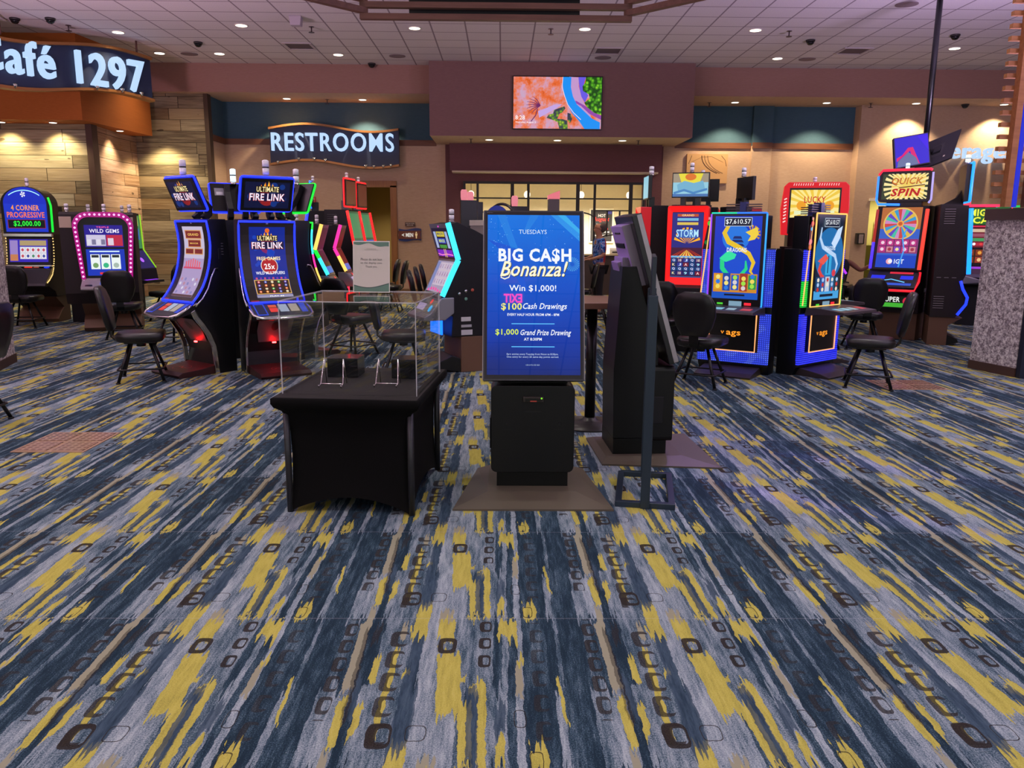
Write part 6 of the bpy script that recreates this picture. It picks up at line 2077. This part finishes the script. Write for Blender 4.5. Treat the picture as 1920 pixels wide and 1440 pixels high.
tv_panel('lit_screen', (-.36, -.30, 2.92), (.55, .04, .10), (.06, .28, .52), .58, .56, True)
tv_panel('dark_screen', (.36, .30, 2.98), (.50, -.12, .22), (.26, .26, .52), .62, .58, False)
b = MB(); b.tube([(0, 0, 2.95), (-.3, -.24, 2.93)], .03, BLK, 8); b.tube([(0, 0, 2.95), (.3, .32, 2.98)], .03, BLK, 8); b.build('bracket', rt)

ART1 = thing('wall_picture', 'square sepia picture of looping lines on the wall right of the cashier', 'picture', (5.2, 20.72, 3.22), 0)
b = MB(); b.box(-.52, .52, -.03, .025, -.36, .36, mat('#c79a66', .6))
A = Art(b, plane_fn((-.5, -.031, -.34), (1, 0, 0), (0, 0, 1)))
for (x_, w_) in ((.35, .02), (.42, .012), (.50, .01)):
    A.stroke([(x_ + .42 * (1 - math.cos(t * .22)), .66 - .09 * t + .004 * t * t) for t in range(8)], w_, mat('#4a2f1c', .7), 1)
A.stroke([(.02, .45), (.1, .66)], .012, mat('#4a2f1c', .7), 1); A.stroke([(.85, .66), (.95, .55), (.99, .40)], .012, mat('#4a2f1c', .7), 1); A.stroke([(.10, .5), (.35, .62), (.6, .64), (.9, .5)], .006, mat('#7a5433', .7), 1)
b.build('canvas', ART1)
rt = thing('framed_notice', 'small black framed grey notice on the pier right of the cashier', 'picture', (3.78, 20.73, 1.76), 0)
b = MB(); b.box(-.15, .15, -.02, .015, -.21, .21, BLK); A = Art(b, plane_fn((0, -.021, 0), (1, 0, 0), (0, 0, 1))); A.rect(-.115, -.17, .115, .17, mat('#b8b0ac', .6), 1); A.rect(-.09, .02, .09, .12, mat('#7a7270', .6), 2); A.rect(-.09, -.12, .09, -.02, mat('#98908c', .6), 2); b.build('frame', rt)
rt = thing('poster', 'white framed dark poster with red script on the cashier room wall', 'poster', (2.95, 23.97, 1.80), 0)
b = MB(); b.box(-.36, .36, -.02, .025, -.50, .50, mat('#e8dfc8', .5)); A = Art(b, plane_fn((0, -.021, 0), (1, 0, 0), (0, 0, 1)))
A.rect(-.32, -.46, .32, .46, mat('#2b2729', .5), 1); A.text('HOT', -.1, .12, .25, .34, mat('#e8e0e0', .5), 3, .04); A.text('August', -.26, .24, .10, .25, mat('#d0302a', .5), 3, .03, .3); A.text('NIGHTS', -.14, .16, -.0, .06, mat('#e8e0e0', .5), 3, .04); A.text('$4,000', -.02, .2, -.14, -.06, mat('#d0302a', .5), 3, .03); A.rect(-.2, -.20, .24, -.17, mat('#d8d0d0', .5), 3); A.rect(-.2, -.30, .2, -.27, mat('#a09898', .5), 3); A.rect(.18, .34, .3, .42, mat('#3a3a98', .5), 2)
b.build('frame', rt)

# ================================================================ small wall fittings
rt = thing('fire_alarm', 'red fire alarm strobe on the wall left of the restroom doorway', 'fire alarm', (-4.82, 20.73, 2.37), 0)
b = MB(); b.box(-.06, .06, -.05, .015, -.08, .08, mat('#b8281e', .4)); b.build('body', rt, .006)
b = MB(); b.lathe([(.03, 0), (.025, .03)], (0, 0, 0), glow('#ffd8c8', .8), 10); o = b.build('strobe', rt); o.rotation_euler = (R(90), 0, 0); o.location = (0, -.05, .02)
for x, lb in ((-2.41, 'white wall outlet under the MEN sign'), (-2.05, 'white wall outlet right of the other, behind the leaning stools')):
    rt = thing('wall_outlet', lb, 'outlet', (x, 20.735, .49), 0)
    b = MB(); b.box(-.05, .05, -.006, .01, -.075, .075, mat('#d8cab0', .5)); b.build('cover_plate', rt)
    b = MB(); b.box(-.02, .02, -.009, -.005, .01, .045, mat('#8a7c68', .5)); b.box(-.02, .02, -.009, -.005, -.045, -.01, mat('#8a7c68', .5)); b.build('socket', rt)
rt = thing('sanitizer_dispenser', 'black and grey dispenser on the pier before the service room', 'dispenser', (9.10, 20.36, 1.50), 0)
b = MB(); b.box(-.10, .10, -.10, .035, -.14, .14, mat('#26221f', .4)); b.build('body', rt, .02)
b = MB(); b.box(-.05, .06, -.115, -.095, -.12, .10, mat('#9a8a88', .35)); b.build('front_cover', rt, .01)
rt = thing('wall_outlet', 'white outlet low on the wall behind the purple edged machine', 'outlet', (8.65, 20.735, 1.15), 0)
b = MB(); b.box(-.04, .04, -.006, .01, -.06, .06, mat('#d8cab0', .5)); b.build('cover_plate', rt)
rt = thing('no_smoking_sign', 'no smoking sign with round symbol in the lit service room', 'sign', (10.98, 22.97, 1.66), 0)
b = MB(); b.box(-.32, .32, -.01, .02, -.3, .3, mat('#e8dfae', .6)); A = Art(b, plane_fn((0, -.011, 0), (1, 0, 0), (0, 0, 1))); A.ring(-.16, .08, .09, .115, mat('#7a7458', .6), 1); A.stroke([(-.23, .15), (-.09, .01)], .025, mat('#7a7458', .6), 2); A.rect(-.24, .07, -.1, .09, mat('#7a7458', .6), 2); A.text('NO SMOKING', -.28, .02, -.12, -.08, mat('#6a6448', .6), 1); A.rect(.06, -.05, .28, .25, mat('#d8d8a8', .6), 1); A.disc(.18, -.18, .04, mat('#7ab068', .6), 1); b.build('plate', rt)
rt = thing('service_counter', 'olive cabinet under the no smoking sign in the service room', 'cabinet', (10.95, 22.55, 0), 0)
b = MB(); b.box(-.6, .6, -.25, .4, 0, 1.30, mat('#6a6638', .6)); b.build('body', rt, .01)
b = MB(); b.box(-.62, .62, -.27, .41, .62, .68, mat('#d8c8a0', .5)); b.build('ledge', rt)

# ================================================================ cashier window
IRON = mat('#17120f', .5)
rt = thing('cashier_grille', 'black iron grille closing the cashier window', 'grille', (1.32, 20.62, 0), 0)
for k, x in enumerate((-.965, -.63, .25, .66, 1.92, 2.35, 3.27, 3.60)):
    b = MB(); w = .045 if k in (2, 4, 6) else .03
    b.box(x - 1.32 - w, x - 1.32 + w, -.03, .03, 1.06, 2.86, IRON); b.build('upright', rt)
b = MB(); b.box(-.965 - 1.32, 3.60 - 1.32, -.025, .025, 2.80, 2.86, IRON); b.build('top_bar', rt)
b = MB(); b.box(-.965 - 1.32, 3.60 - 1.32, -.02, .02, 2.43, 2.465, IRON); b.build('cross_bar', rt)
for x0_, x1_, z_ in ((-.93, .25, 1.9), (1.4, 2.35, 1.95), (2.35, 3.5, 1.35)):
    b = MB(); xm = (x0_ + x1_) / 2; rr_ = (x1_ - x0_) / 2
    b.tube([(xm - 1.32 + rr_ * math.cos(R(t)), 0, z_ + rr_ * .35 * math.sin(R(t))) for t in range(0, 181, 12)], .02, IRON, 6); b.build('arch_bar', rt)
b = MB(); b.box(2.35 - 1.32, 3.3 - 1.32, -.02, .02, 2.14, 2.17, IRON); b.box(2.66 - 1.32, 2.70 - 1.32, -.02, .02, 1.5, 2.15, IRON); b.box(2.98 - 1.32, 3.02 - 1.32, -.02, .02, 1.4, 2.15, IRON); b.build('wicket_frame', rt)
rt = thing('cashier_counter', 'pale counter top running along the cashier window', 'counter', (1.32, 20.9, 0), 0)
b = MB(); b.box(-2.24, 2.24, -.24, .30, 1.022, 1.06, mat('#d8c8a0', .4)); b.build('counter_top', rt)
for x, lb in ((-.85, 'globe pendant behind the grille, leftmost of four'), (.67, 'globe pendant behind the grille, left of the tall pink topped machine'), (2.14, 'globe pendant behind the grille, right of the tall pink topped machine'), (3.45, 'globe pendant behind the grille, rightmost of four')):
    rt = thing('pendant_lamp', lb, 'pendant lamp', (x, 22.0, 2.6), 0, 'globe pendants in the cashier room')
    b = MB(); b.sphere((0, 0, 0), .085, .085, .10, glow('#fff2d8', 1.6), 14, 10); b.build('globe', rt)
    b = MB(); b.tube([(0, 0, .09), (0, 0, .455)], .006, BLK, 6); b.build('cord', rt)
for k, (x, w, lb) in enumerate(((2.95, .16, 'white card printer on the cashier counter, larger one'), (3.25, .10, 'small white terminal on the cashier counter beside the printer'))):
    rt = thing('counter_device', lb, 'printer', (x, 20.85, 1.061), 0)
    b = MB(); b.prism([(-.12, 0), (.12, 0), (.12, .12), (-.06, .16), (-.12, .10)], 'x', -w, w, mat('#e4ddd0', .5)); b.build('body', rt, .01)
    b = MB(); b.box(-w * .6, w * .6, -.125, -.118, .03, .06, BLK); b.build('slot', rt)

# ================================================================ stone walls, slatted screens
def stone_wall(side):
    sx = 1 if side == 'right' else -1
    if sx > 0:
        fp = [(5.80, 9.62), (5.97, 8.98), (8.4, 9.2), (8.2, 10.3), (6.45, 10.3)]
    else:
        fp = [(-6.02, 9.76), (-5.78, 8.95), (-8.2, 8.9), (-8.4, 10.3), (-6.55, 10.3)]
    cx = sum(p[0] for p in fp) / len(fp); cy = sum(p[1] for p in fp) / len(fp)
    gr = lambda s_: [(cx + (p[0] - cx) * s_, cy + (p[1] - cy) * s_) for p in fp]
    b = MB(); b.prism(gr(.985), 'z', 0.105, 1.80, M_STONE); o = b.build('stone_half_wall')
    tag(o, 'pebbled stone half wall with brown cap at the %s' % ('right border under the slatted screen' if sx > 0 else 'left border beside the 4 CORNER machine'), 'half wall')
    b = MB(); b.prism(gr(1.0), 'z', 0, .105, mat('#4a3228', .6)); c = b.build('base_trim', o)
    b = MB(); b.prism(gr(1.01), 'z', 1.80, 1.93, mat('#54403c', .5)); c = b.build('cap', o)
    return o


WR_ = stone_wall('right'); stone_wall('left')
b = MB(); b.box(5.985, 6.06, 8.90, 8.975, 0, 1.80, mat('#171c30', .5)); o = b.build('corner_post', WR_)

rt = thing('slatted_screen', 'brown slatted wood screen with blue light strip above the right stone wall', 'room screen', (5.60, 9.06, 1.936), 0)
for k in range(19):
    b = MB(); z = .10 + k * .128
    b.box(-.10, .35, -.03, .03, z, z + .045, M_SLAT); b.build('slat', rt)
for x, nm in ((.03, 'upright'), (.26, 'upright')):
    b = MB(); b.box(x - .035, x + .035, -.12 + .0, -.03, 0, 2.55, M_SLAT if x < .1 else M_TRIMW); b.build(nm, rt)
b = MB(); b.box(.085, .135, -.10, -.05, 0, 2.5, glow('#1428d8', .9)); b.build('light_strip', rt)
b = MB(); b.box(-.05, .9, -.2, .4, 2.55, 2.62, M_TRIMW); b.build('top_board', rt)

# ================================================================ hanging timber ring over the front of the hall
rt = thing('timber_ring', 'hanging octagonal ring of stacked brown timbers overhead', 'ceiling feature', (-.08, 6.0, 3.98), 0)
apo = 3.6; side = 2 * apo * math.tan(PI / 8)
for lv in range(8):
    for k in range(8):
        if (k + lv) % 2:
            continue
        a = 2 * PI * k / 8
        # only the courses on the far half of the ring can be seen
        if math.sin(a) < .2:
            continue
        c = Vector((apo * math.cos(a), apo * math.sin(a), lv * .062 + .03))
        tx = Vector((-math.sin(a), math.cos(a), 0)); nx = Vector((math.cos(a), math.sin(a), 0))
        b = MB(); b.obox(c, tx * (side / 2 + (.02 if lv % 2 else .05)), nx * .04, Vector((0, 0, .031)), M_BEAM); b.build('timber', rt)
for sx in (-1, 1):
    b = MB(); b.obox((sx * 2.02, 3.0, .23), Vector((sx * .42, .26, 0)), Vector((-sx * .02, .04, 0)), (0, 0, .035), M_BEAM); b.build('cross_timber', rt)
b = MB(); b.box(-1.0, .96, 3.72, 3.80, .08, .85, mat('#0b0a0c', .4)); b.build('dark_screen', rt)
for x in (-.8, .8):
    b = MB(); b.tube([(x, 3.76, .8), (x, 3.76, CEIL - 3.98 - .002)], .015, BLK, 8); b.build('hanging_rod', rt)

# ================================================================ ceiling fittings
LENS = glow('#fff3d8', 3.0)


def downlight(x, y, z, lb, grp, r_=.12):
    rt = thing('downlight', lb, 'ceiling light', (x, y, z), 0, grp)
    b = MB(); b.lathe([(r_, -.012), (r_ * 1.02, -.001)], (0, 0, 0), mat('#e8e0d8', .5), 24); b.build('trim_ring', rt)
    b = MB(); b.lathe([(.0001, -.0145), (r_ * .86, -.0145)], (0, 0, 0), LENS, 24); b.build('lens', rt)


DL = ['right of the grey ceiling box', 'above the 1297 of the café sign', 'far left near the café sign rod', 'above the barn board wall, left of centre', 'nearest the bulkhead above the restroom sign', 'under the left end of the timber ring',
      'under the right end of the timber ring', 'farthest right of the near row', 'above the right bulkhead beside a round speaker', 'at the far right beside the hanging pole']
for (x, y), lb in zip(CEIL_LIGHTS, DL):
    downlight(x, y, CEIL, 'round ceiling downlight ' + lb, 'downlights in the tile ceiling')
for (x, y), lb in zip(SOFF_LIGHTS, ('above the restroom sign, left one', 'above the restroom sign, right one', 'above the left blue niche', 'above the right blue niche', 'above the hanging screens', 'above the Beverages letters')):
    downlight(x, y, SOFF - .005, 'small soffit downlight ' + lb, 'soffit downlights', .10)
for (x, y), lb in zip(BUMP_LIGHTS, ('left', 'middle', 'right')):
    downlight(x, y, 3.76, 'small downlight under the screen bulkhead, %s one of three' % lb, 'downlights under the screen bulkhead', .10)
for (x, y), lb in zip(CAFE_LAMPS, ('first', 'second', 'third', 'last')):
    downlight(x, y, 3.75, 'small downlight under the rust soffit, %s from the left' % lb, 'downlights under the cafe soffit', .08)

for x, y, lb in ((-6.85, 18.38, 'above the café sign end'), (-2.32, 18.39, 'left of the screen bulkhead'), (2.19, 18.35, 'above the wall screen'), (6.68, 18.3, 'above the right bulkhead'), (6.71, 14.01, 'at the top right, largest in view')):
    rt = thing('ceiling_speaker', 'round flat ceiling speaker ' + lb, 'speaker', (x, y, CEIL), 0, 'ceiling speakers')
    b = MB(); b.lathe([(.16, -.012), (.18, -.008), (.18, -.001)], (0, 0, 0), mat('#7d6c72', .7), 28); b.build('grille', rt)
for x, y, z, lb in ((-8.91, 15.51, CEIL, 'above the café sign, left one'), (-8.25, 15.48, CEIL, 'above the café sign, right one'), (-6.24, 17.26, CEIL, 'between the two left rows of downlights'), (-3.01, 19.2, CEIL, 'at the bulkhead left of the wall screen'), (6.08, 16.55, CEIL, 'right of centre beside a sprinkler'), (8.66, 16.01, CEIL, 'at the upper right'), (11.3, 20.1, SOFF - .005, 'under the right soffit'),
                    (.45, 22.6, 3.05, 'in the cashier room, left one'), (1.6, 22.6, 3.05, 'in the cashier room, middle one'), (3.0, 22.6, 3.05, 'in the cashier room, right one')):
    rt = thing('dome_camera', 'dark dome camera ' + lb, 'camera', (x, y, z), 0, 'ceiling dome cameras')
    b = MB(); b.lathe([(.085, -.035), (.09, -.001)], (0, 0, 0), mat('#2a2527', .5), 18); b.build('housing', rt)
    b = MB(); b.lathe([(.0001, -.10), (.04, -.092), (.066, -.066), (.075, -.036)], (0, 0, 0), mat('#141216', .1), 18); b.build('dome', rt)
for x, y, z, lb in ((-8.19, 15.98, CEIL, 'above the café sign'), (-3.61, 15.91, CEIL, 'beside the grey ceiling box'), (.9, 15.88, CEIL, 'under the middle of the timber ring'), (5.41, 15.86, CEIL, 'right of the timber ring'), (-4.28, 20.25, SOFF - .005, 'between the soffit lights over the restroom sign'), (5.05, 20.2, SOFF - .005, 'at the left end of the right soffit'), (8.96, 20.06, SOFF - .005, 'in the middle of the right soffit'), (-.75, 19.43, 3.76, 'at the left under the screen bulkhead'), (3.22, 19.46, 3.76, 'at the right under the screen bulkhead')):
    rt = thing('sprinkler_head', 'sprinkler head ' + lb, 'sprinkler', (x, y, z), 0, 'sprinkler heads')
    b = MB(); b.lathe([(.05, -.008), (.05, -.001)], (0, 0, 0), mat('#6a5a5c', .4, .4), 14); b.build('escutcheon', rt)
    b = MB(); b.lathe([(.012, -.10), (.012, -.006)], (0, 0, 0), mat('#4a3c40', .4, .4), 10); b.lathe([(.055, -.105), (.055, -.099)], (0, 0, 0), mat('#4a3c40', .4, .4), 14); b.build('deflector', rt)
for x, y, lb in ((-4.23, 17.5, 'above the restroom sign'), (2.21, 17.65, 'above the wall screen'), (7.32, 17.44, 'above the right bulkhead')):
    rt = thing('air_vent', 'square ceiling air vent ' + lb, 'air vent', (x, y, CEIL), 0, 'ceiling air vents')
    b = MB()
    for q in ((-.30, .30, -.30, -.25), (-.30, .30, .25, .30), (-.30, -.25, -.25, .25), (.25, .30, -.25, .25)):
        b.box(q[0], q[1], q[2], q[3], -.02, -.001, mat('#b4a9ac', .6))
    b.build('frame', rt)
    b = MB(); b.box(-.25, .25, -.25, .25, -.008, -.001, mat('#5c4e54', .8))
    b.build('recess', rt)
rt = thing('ceiling_box', 'pale grey box hanging from the ceiling tiles right of the café', 'detector', (-3.72, 15.2, CEIL), 0)
b = MB(); b.prism([(-.11, -.001), (.11, -.001), (.09, -.16), (-.09, -.16)], 'y', -.08, .08, mat('#a59aa4', .6)); b.build('housing', rt, .008)

# ================================================================ floor boxes
def plate_mat(nm, c1, c2):
    t = NT(nm, .25, .6)
    x, y, z = t.coord('Object')
    M = t.math
    a = M('LESS_THAN', M('ABSOLUTE', M('WRAP', M('MULTIPLY', x, 1 / .052), .5, -.5)), .16)
    b_ = M('LESS_THAN', M('ABSOLUTE', M('WRAP', M('MULTIPLY', y, 1 / .052), .5, -.5)), .16)
    return t.out(t.mix(M('MAXIMUM', a, b_), c1, c2), M('MAXIMUM', a, b_), .4, .004)


PLM = plate_mat('ribbed_floor_plate', '#7a5a4a', '#a58670')
for x, y, w, d_, r_, lb in ((-3.37, 5.98, .54, .58, 0, 'brown ribbed floor plate on the carpet at the left'), (4.45, 8.48, .66, .54, 0, 'brown floor plate on the carpet behind the front right stool'), (-3.55, 11.6, .6, .5, 0, 'brown floor plate behind the left stool and lilac machine'), (-3.4, 10.9, .4, .4, 0, None)):
    if lb is None:
        continue
    rt = thing('floor_plate', lb, 'floor plate', (x, y, 0), r_)
    for i in (-1, 1):
        for j in (-1, 1):
            b = MB(); b.box(i * w / 4 - w / 4 + .022, i * w / 4 + w / 4 - .022, j * d_ / 4 - d_ / 4 + .022, j * d_ / 4 + d_ / 4 - .022, .0, .010, PLM); b.build('cover', rt)
    b = MB(); b.box(-w / 2, w / 2, -d_ / 2, d_ / 2, .0, .006, mat('#a8866c', .3, 0, .6)); b.build('frame', rt)

# red exit sign over the entrance behind the camera (it mirrors in the kiosk screen)
rt = thing('exit_sign', 'small red EXIT sign whose reversed letters mirror in the front kiosk screen', 'exit sign', (.18, -2.25, 5.12), 180)
b = MB(); b.box(-.19, .19, -.02, .03, -.11, .11, mat('#e8e4e0', .5)); b.box(-.02, .02, .0, .02, .11, .258, mat('#e8e4e0', .5)); b.build('housing', rt)
b = MB(); b.text('EXIT', -.15, .15, -.08, .08, -.023, glow('#ff1838', 26), .02, 0, .002, 2); b.build('letters', rt)
# ================================================================ people
SKIN = mat('#b98462', .6)
SKIN2 = mat('#8a5a40', .6)


def skin_mesh(name, joints, bones, m, parent, sub=2):
    me = bpy.data.meshes.new(name)
    keys = list(joints)
    me.from_pydata([joints[k][0] for k in keys], [(keys.index(a), keys.index(c)) for a, c in bones], [])
    o = bpy.data.objects.new(name, me); COL.objects.link(o); o.parent = parent
    md = o.modifiers.new('skin', 'SKIN')
    for i, k in enumerate(keys):
        r_ = joints[k][1]
        me.skin_vertices[0].data[i].radius = r_ if isinstance(r_, tuple) else (r_, r_)
    me.skin_vertices[0].data[0].use_root = True
    md.use_smooth_shade = True
    s_ = o.modifiers.new('smooth', 'SUBSURF'); s_.levels = sub; s_.render_levels = sub
    me.materials.append(m)
    return o


def hand(j, b, root, d, sx, wrist):
    """palm and five fingers; d is the pointing direction"""
    d = Vector(d).normalized(); side = d.cross(Vector((0, 0, 1)))
    side = side.normalized() if side.length > .1 else Vector((1, 0, 0))
    pm = Vector(root) + d * .075
    j['palm' + sx] = (tuple(pm), (.035, .018)); b.append((wrist, 'palm' + sx))
    for i, (o_, ln) in enumerate(((-.030, .065), (-.010, .08), (.010, .075), (.030, .055))):
        k1 = 'f%s%d' % (sx, i)
        p1 = pm + d * .05 + side * o_; p2 = p1 + d * ln * .55 + Vector((0, 0, -.006)); p3 = p2 + (d * .8 + Vector((0, 0, -.5))).normalized() * ln * .5
        for q, p in enumerate((p1, p2, p3)):
            j[k1 + 'abc'[q]] = (tuple(p), .0085)
        b += [('palm' + sx, k1 + 'a'), (k1 + 'a', k1 + 'b'), (k1 + 'b', k1 + 'c')]
    t1 = Vector(root) + d * .045 - side * .04; t2 = t1 + d * .045 - side * .012
    j['t1' + sx] = (tuple(t1), .011); j['t2' + sx] = (tuple(t2), .009)
    b += [('palm' + sx, 't1' + sx), ('t1' + sx, 't2' + sx)]


def standing_person():
    rt = thing('person', 'person in blue patterned top with red panel at the cashier window, facing left', 'person', (1.93, 15.9, 0), -80)
    j = {'pelvis': ((0, 0, .98), (.15, .11)), 'waist': ((0, .0, 1.13), (.135, .10)), 'chest': ((0, .0, 1.33), (.165, .115)), 'neckb': ((0, .01, 1.50), (.075, .07)), 'neck': ((0, -.01, 1.57), .052),
         'jaw': ((0, -.035, 1.635), (.062, .075)), 'skull': ((0, -.01, 1.72), (.076, .095)), 'crown': ((0, .005, 1.79), (.06, .07)), 'nose': ((0, -.125, 1.675), .012), 'brow': ((0, -.095, 1.71), (.03, .02))}
    b = [('pelvis', 'waist'), ('waist', 'chest'), ('chest', 'neckb'), ('neckb', 'neck'), ('neck', 'jaw'), ('jaw', 'skull'), ('skull', 'crown'), ('skull', 'brow'), ('jaw', 'nose')]
    for sx, s_ in (('L', -1), ('R', 1)):
        j['ear' + sx] = ((s_ * .08, .005, 1.68), (.012, .022)); b.append(('skull', 'ear' + sx))
        j['sh' + sx] = ((s_ * .185, .0, 1.45), .062); j['el' + sx] = ((s_ * .235, .02, 1.17), .042); j['wr' + sx] = ((s_ * .20, -.20, 1.10), .029)
        b += [('chest', 'sh' + sx), ('sh' + sx, 'el' + sx), ('el' + sx, 'wr' + sx)]
        hand(j, b, (s_ * .20, -.20, 1.10), (-.1 * s_, -1, -.1), sx, 'wr' + sx)
        j['hip' + sx] = ((s_ * .095, 0, .90), .09); j['kn' + sx] = ((s_ * .10, -.01, .49), .058); j['an' + sx] = ((s_ * .10, .02, .08), .04); j['to' + sx] = ((s_ * .115, -.15, .035), .035)
        b += [('pelvis', 'hip' + sx), ('hip' + sx, 'kn' + sx), ('kn' + sx, 'an' + sx), ('an' + sx, 'to' + sx)]
    skin_mesh('body', j, b, SKIN, rt)
    # patterned shirt
    t = NT('patterned_cloth', .8, .2)
    x, y, z = t.coord('Object')
    v = t.noise(t.vec(x, y, z), 11.0, 2.0, .6)
    c = t.ramp(v, [(.36, '#2a3a7a'), (.44, '#3a8ad8'), (.50, '#a8b0d0'), (.56, '#4a5ab0'), (.64, '#c0b8c8')], 'CONSTANT')
    red = t.math('LESS_THAN', t.math('ABSOLUTE', t.math('SUBTRACT', y, .075)), .03)
    c = t.mix(red, c, '#b02a34'); c = t.mix(t.math('GREATER_THAN', y, .105), c, '#3a3236')
    sh = t.out(c)
    js = {'a': ((0, 0, .93), (.185, .145)), 'b': ((0, 0, 1.13), (.16, .125)), 'c': ((0, 0, 1.33), (.19, .14)), 'd': ((0, .01, 1.48), (.10, .09)), 'e': ((0, 0, 1.53), (.066, .065))}
    bs = [('a', 'b'), ('b', 'c'), ('c', 'd'), ('d', 'e')]
    for sx, s_ in (('L', -1), ('R', 1)):
        js['s' + sx] = ((s_ * .19, 0, 1.45), .078); js['t' + sx] = ((s_ * .235, .02, 1.20), .062); bs += [('c', 's' + sx), ('s' + sx, 't' + sx)]
    skin_mesh('shirt', js, bs, sh, rt)
    jt = {'a': ((0, 0, .98), (.16, .12))}; bt = []
    for sx, s_ in (('L', -1), ('R', 1)):
        jt['h' + sx] = ((s_ * .095, 0, .90), .105); jt['k' + sx] = ((s_ * .10, -.01, .49), .075); jt['n' + sx] = ((s_ * .10, .02, .10), .062); bt += [('a', 'h' + sx), ('h' + sx, 'k' + sx), ('k' + sx, 'n' + sx)]
    skin_mesh('trousers', jt, bt, mat('#1c1a1f', .8), rt)
    skin_mesh('hair', {'a': ((0, .012, 1.785), (.115, .125)), 'b': ((0, .055, 1.72), (.115, .10)), 'c': ((0, .07, 1.60), (.08, .06))}, [('a', 'b'), ('b', 'c')], mat('#5a4c44', .8), rt)
    for s_ in (-1, 1):
        q = MB(); q.box(s_ * .10 - .045, s_ * .10 + .045, -.19, .075, 0, .05, mat('#151315', .5)); q.build('shoe', rt, .02)
        q = MB(); q.sphere((s_ * .032, -.098, 1.69), .010, .006, .007, mat('#1a1412', .3), 8, 6); q.build('eye', rt)


standing_person()


def seated_person():
    rt = thing('person', 'seated person with bare raised forearm behind the QUICK SPIN stool', 'person', (6.50, 15.3, 0), 0)
    j = {'pelvis': ((0, .0, .62), (.16, .12)), 'waist': ((0, .03, .78), (.14, .11)), 'chest': ((0, .02, .99), (.17, .12)), 'neck': ((0, -.0, 1.17), .055), 'jaw': ((0, -.03, 1.24), (.064, .075)), 'skull': ((0, -.01, 1.32), (.078, .095)), 'crown': ((0, 0, 1.38), (.06, .07)), 'nose': ((0, -.12, 1.27), .012)}
    b = [('pelvis', 'waist'), ('waist', 'chest'), ('chest', 'neck'), ('neck', 'jaw'), ('jaw', 'skull'), ('skull', 'crown'), ('jaw', 'nose')]
    for sx, s_ in (('L', -1), ('R', 1)):
        j['ear' + sx] = ((s_ * .08, 0, 1.29), (.012, .022)); b.append(('skull', 'ear' + sx))
        up = s_ > 0
        j['sh' + sx] = ((s_ * .19, .02, 1.10), .062); j['el' + sx] = ((s_ * .26, -.12, .90) if not up else (.38, -.10, .93), .045); j['wr' + sx] = ((s_ * .2, -.34, .88) if not up else (.58, -.22, 1.08), .03)
        b += [('chest', 'sh' + sx), ('sh' + sx, 'el' + sx), ('el' + sx, 'wr' + sx)]
        hand(j, b, j['wr' + sx][0], (0, -1, -.05) if not up else (.8, -.2, .6), sx, 'wr' + sx)
        j['hip' + sx] = ((s_ * .1, -.02, .60), .095); j['kn' + sx] = ((s_ * .12, -.44, .60), .065); j['an' + sx] = ((s_ * .12, -.40, .16), .045); j['to' + sx] = ((s_ * .13, -.55, .10), .035)
        b += [('pelvis', 'hip' + sx), ('hip' + sx, 'kn' + sx), ('kn' + sx, 'an' + sx), ('an' + sx, 'to' + sx)]
    skin_mesh('body', j, b, SKIN2, rt)
    skin_mesh('shirt', {'a': ((0, 0, .60), (.185, .145)), 'b': ((0, .03, .78), (.165, .13)), 'c': ((0, .02, 1.0), (.195, .14)), 'd': ((0, 0, 1.13), (.09, .085)), 'l': ((-.19, .02, 1.10), .078), 'r': ((.19, .02, 1.10), .078)}, [('a', 'b'), ('b', 'c'), ('c', 'd'), ('c', 'l'), ('c', 'r')], mat('#23212c', .8), rt)
    jt = {'a': ((0, 0, .62), (.17, .13))}; bt = []
    for sx, s_ in (('L', -1), ('R', 1)):
        jt['h' + sx] = ((s_ * .1, -.02, .60), .11); jt['k' + sx] = ((s_ * .12, -.44, .60), .08); jt['n' + sx] = ((s_ * .12, -.40, .18), .065); bt += [('a', 'h' + sx), ('h' + sx, 'k' + sx), ('k' + sx, 'n' + sx)]
    skin_mesh('trousers', jt, bt, mat('#1c1a1f', .8), rt)
    skin_mesh('hair', {'a': ((0, .03, 1.36), (.086, .092)), 'b': ((0, .06, 1.29), (.075, .06))}, [('a', 'b')], mat('#171312', .8), rt)
    return rt


seated_person()
dup(st0, 'stool carrying the seated person beyond the QUICK SPIN machine', (6.50, 15.3, 0), 0)
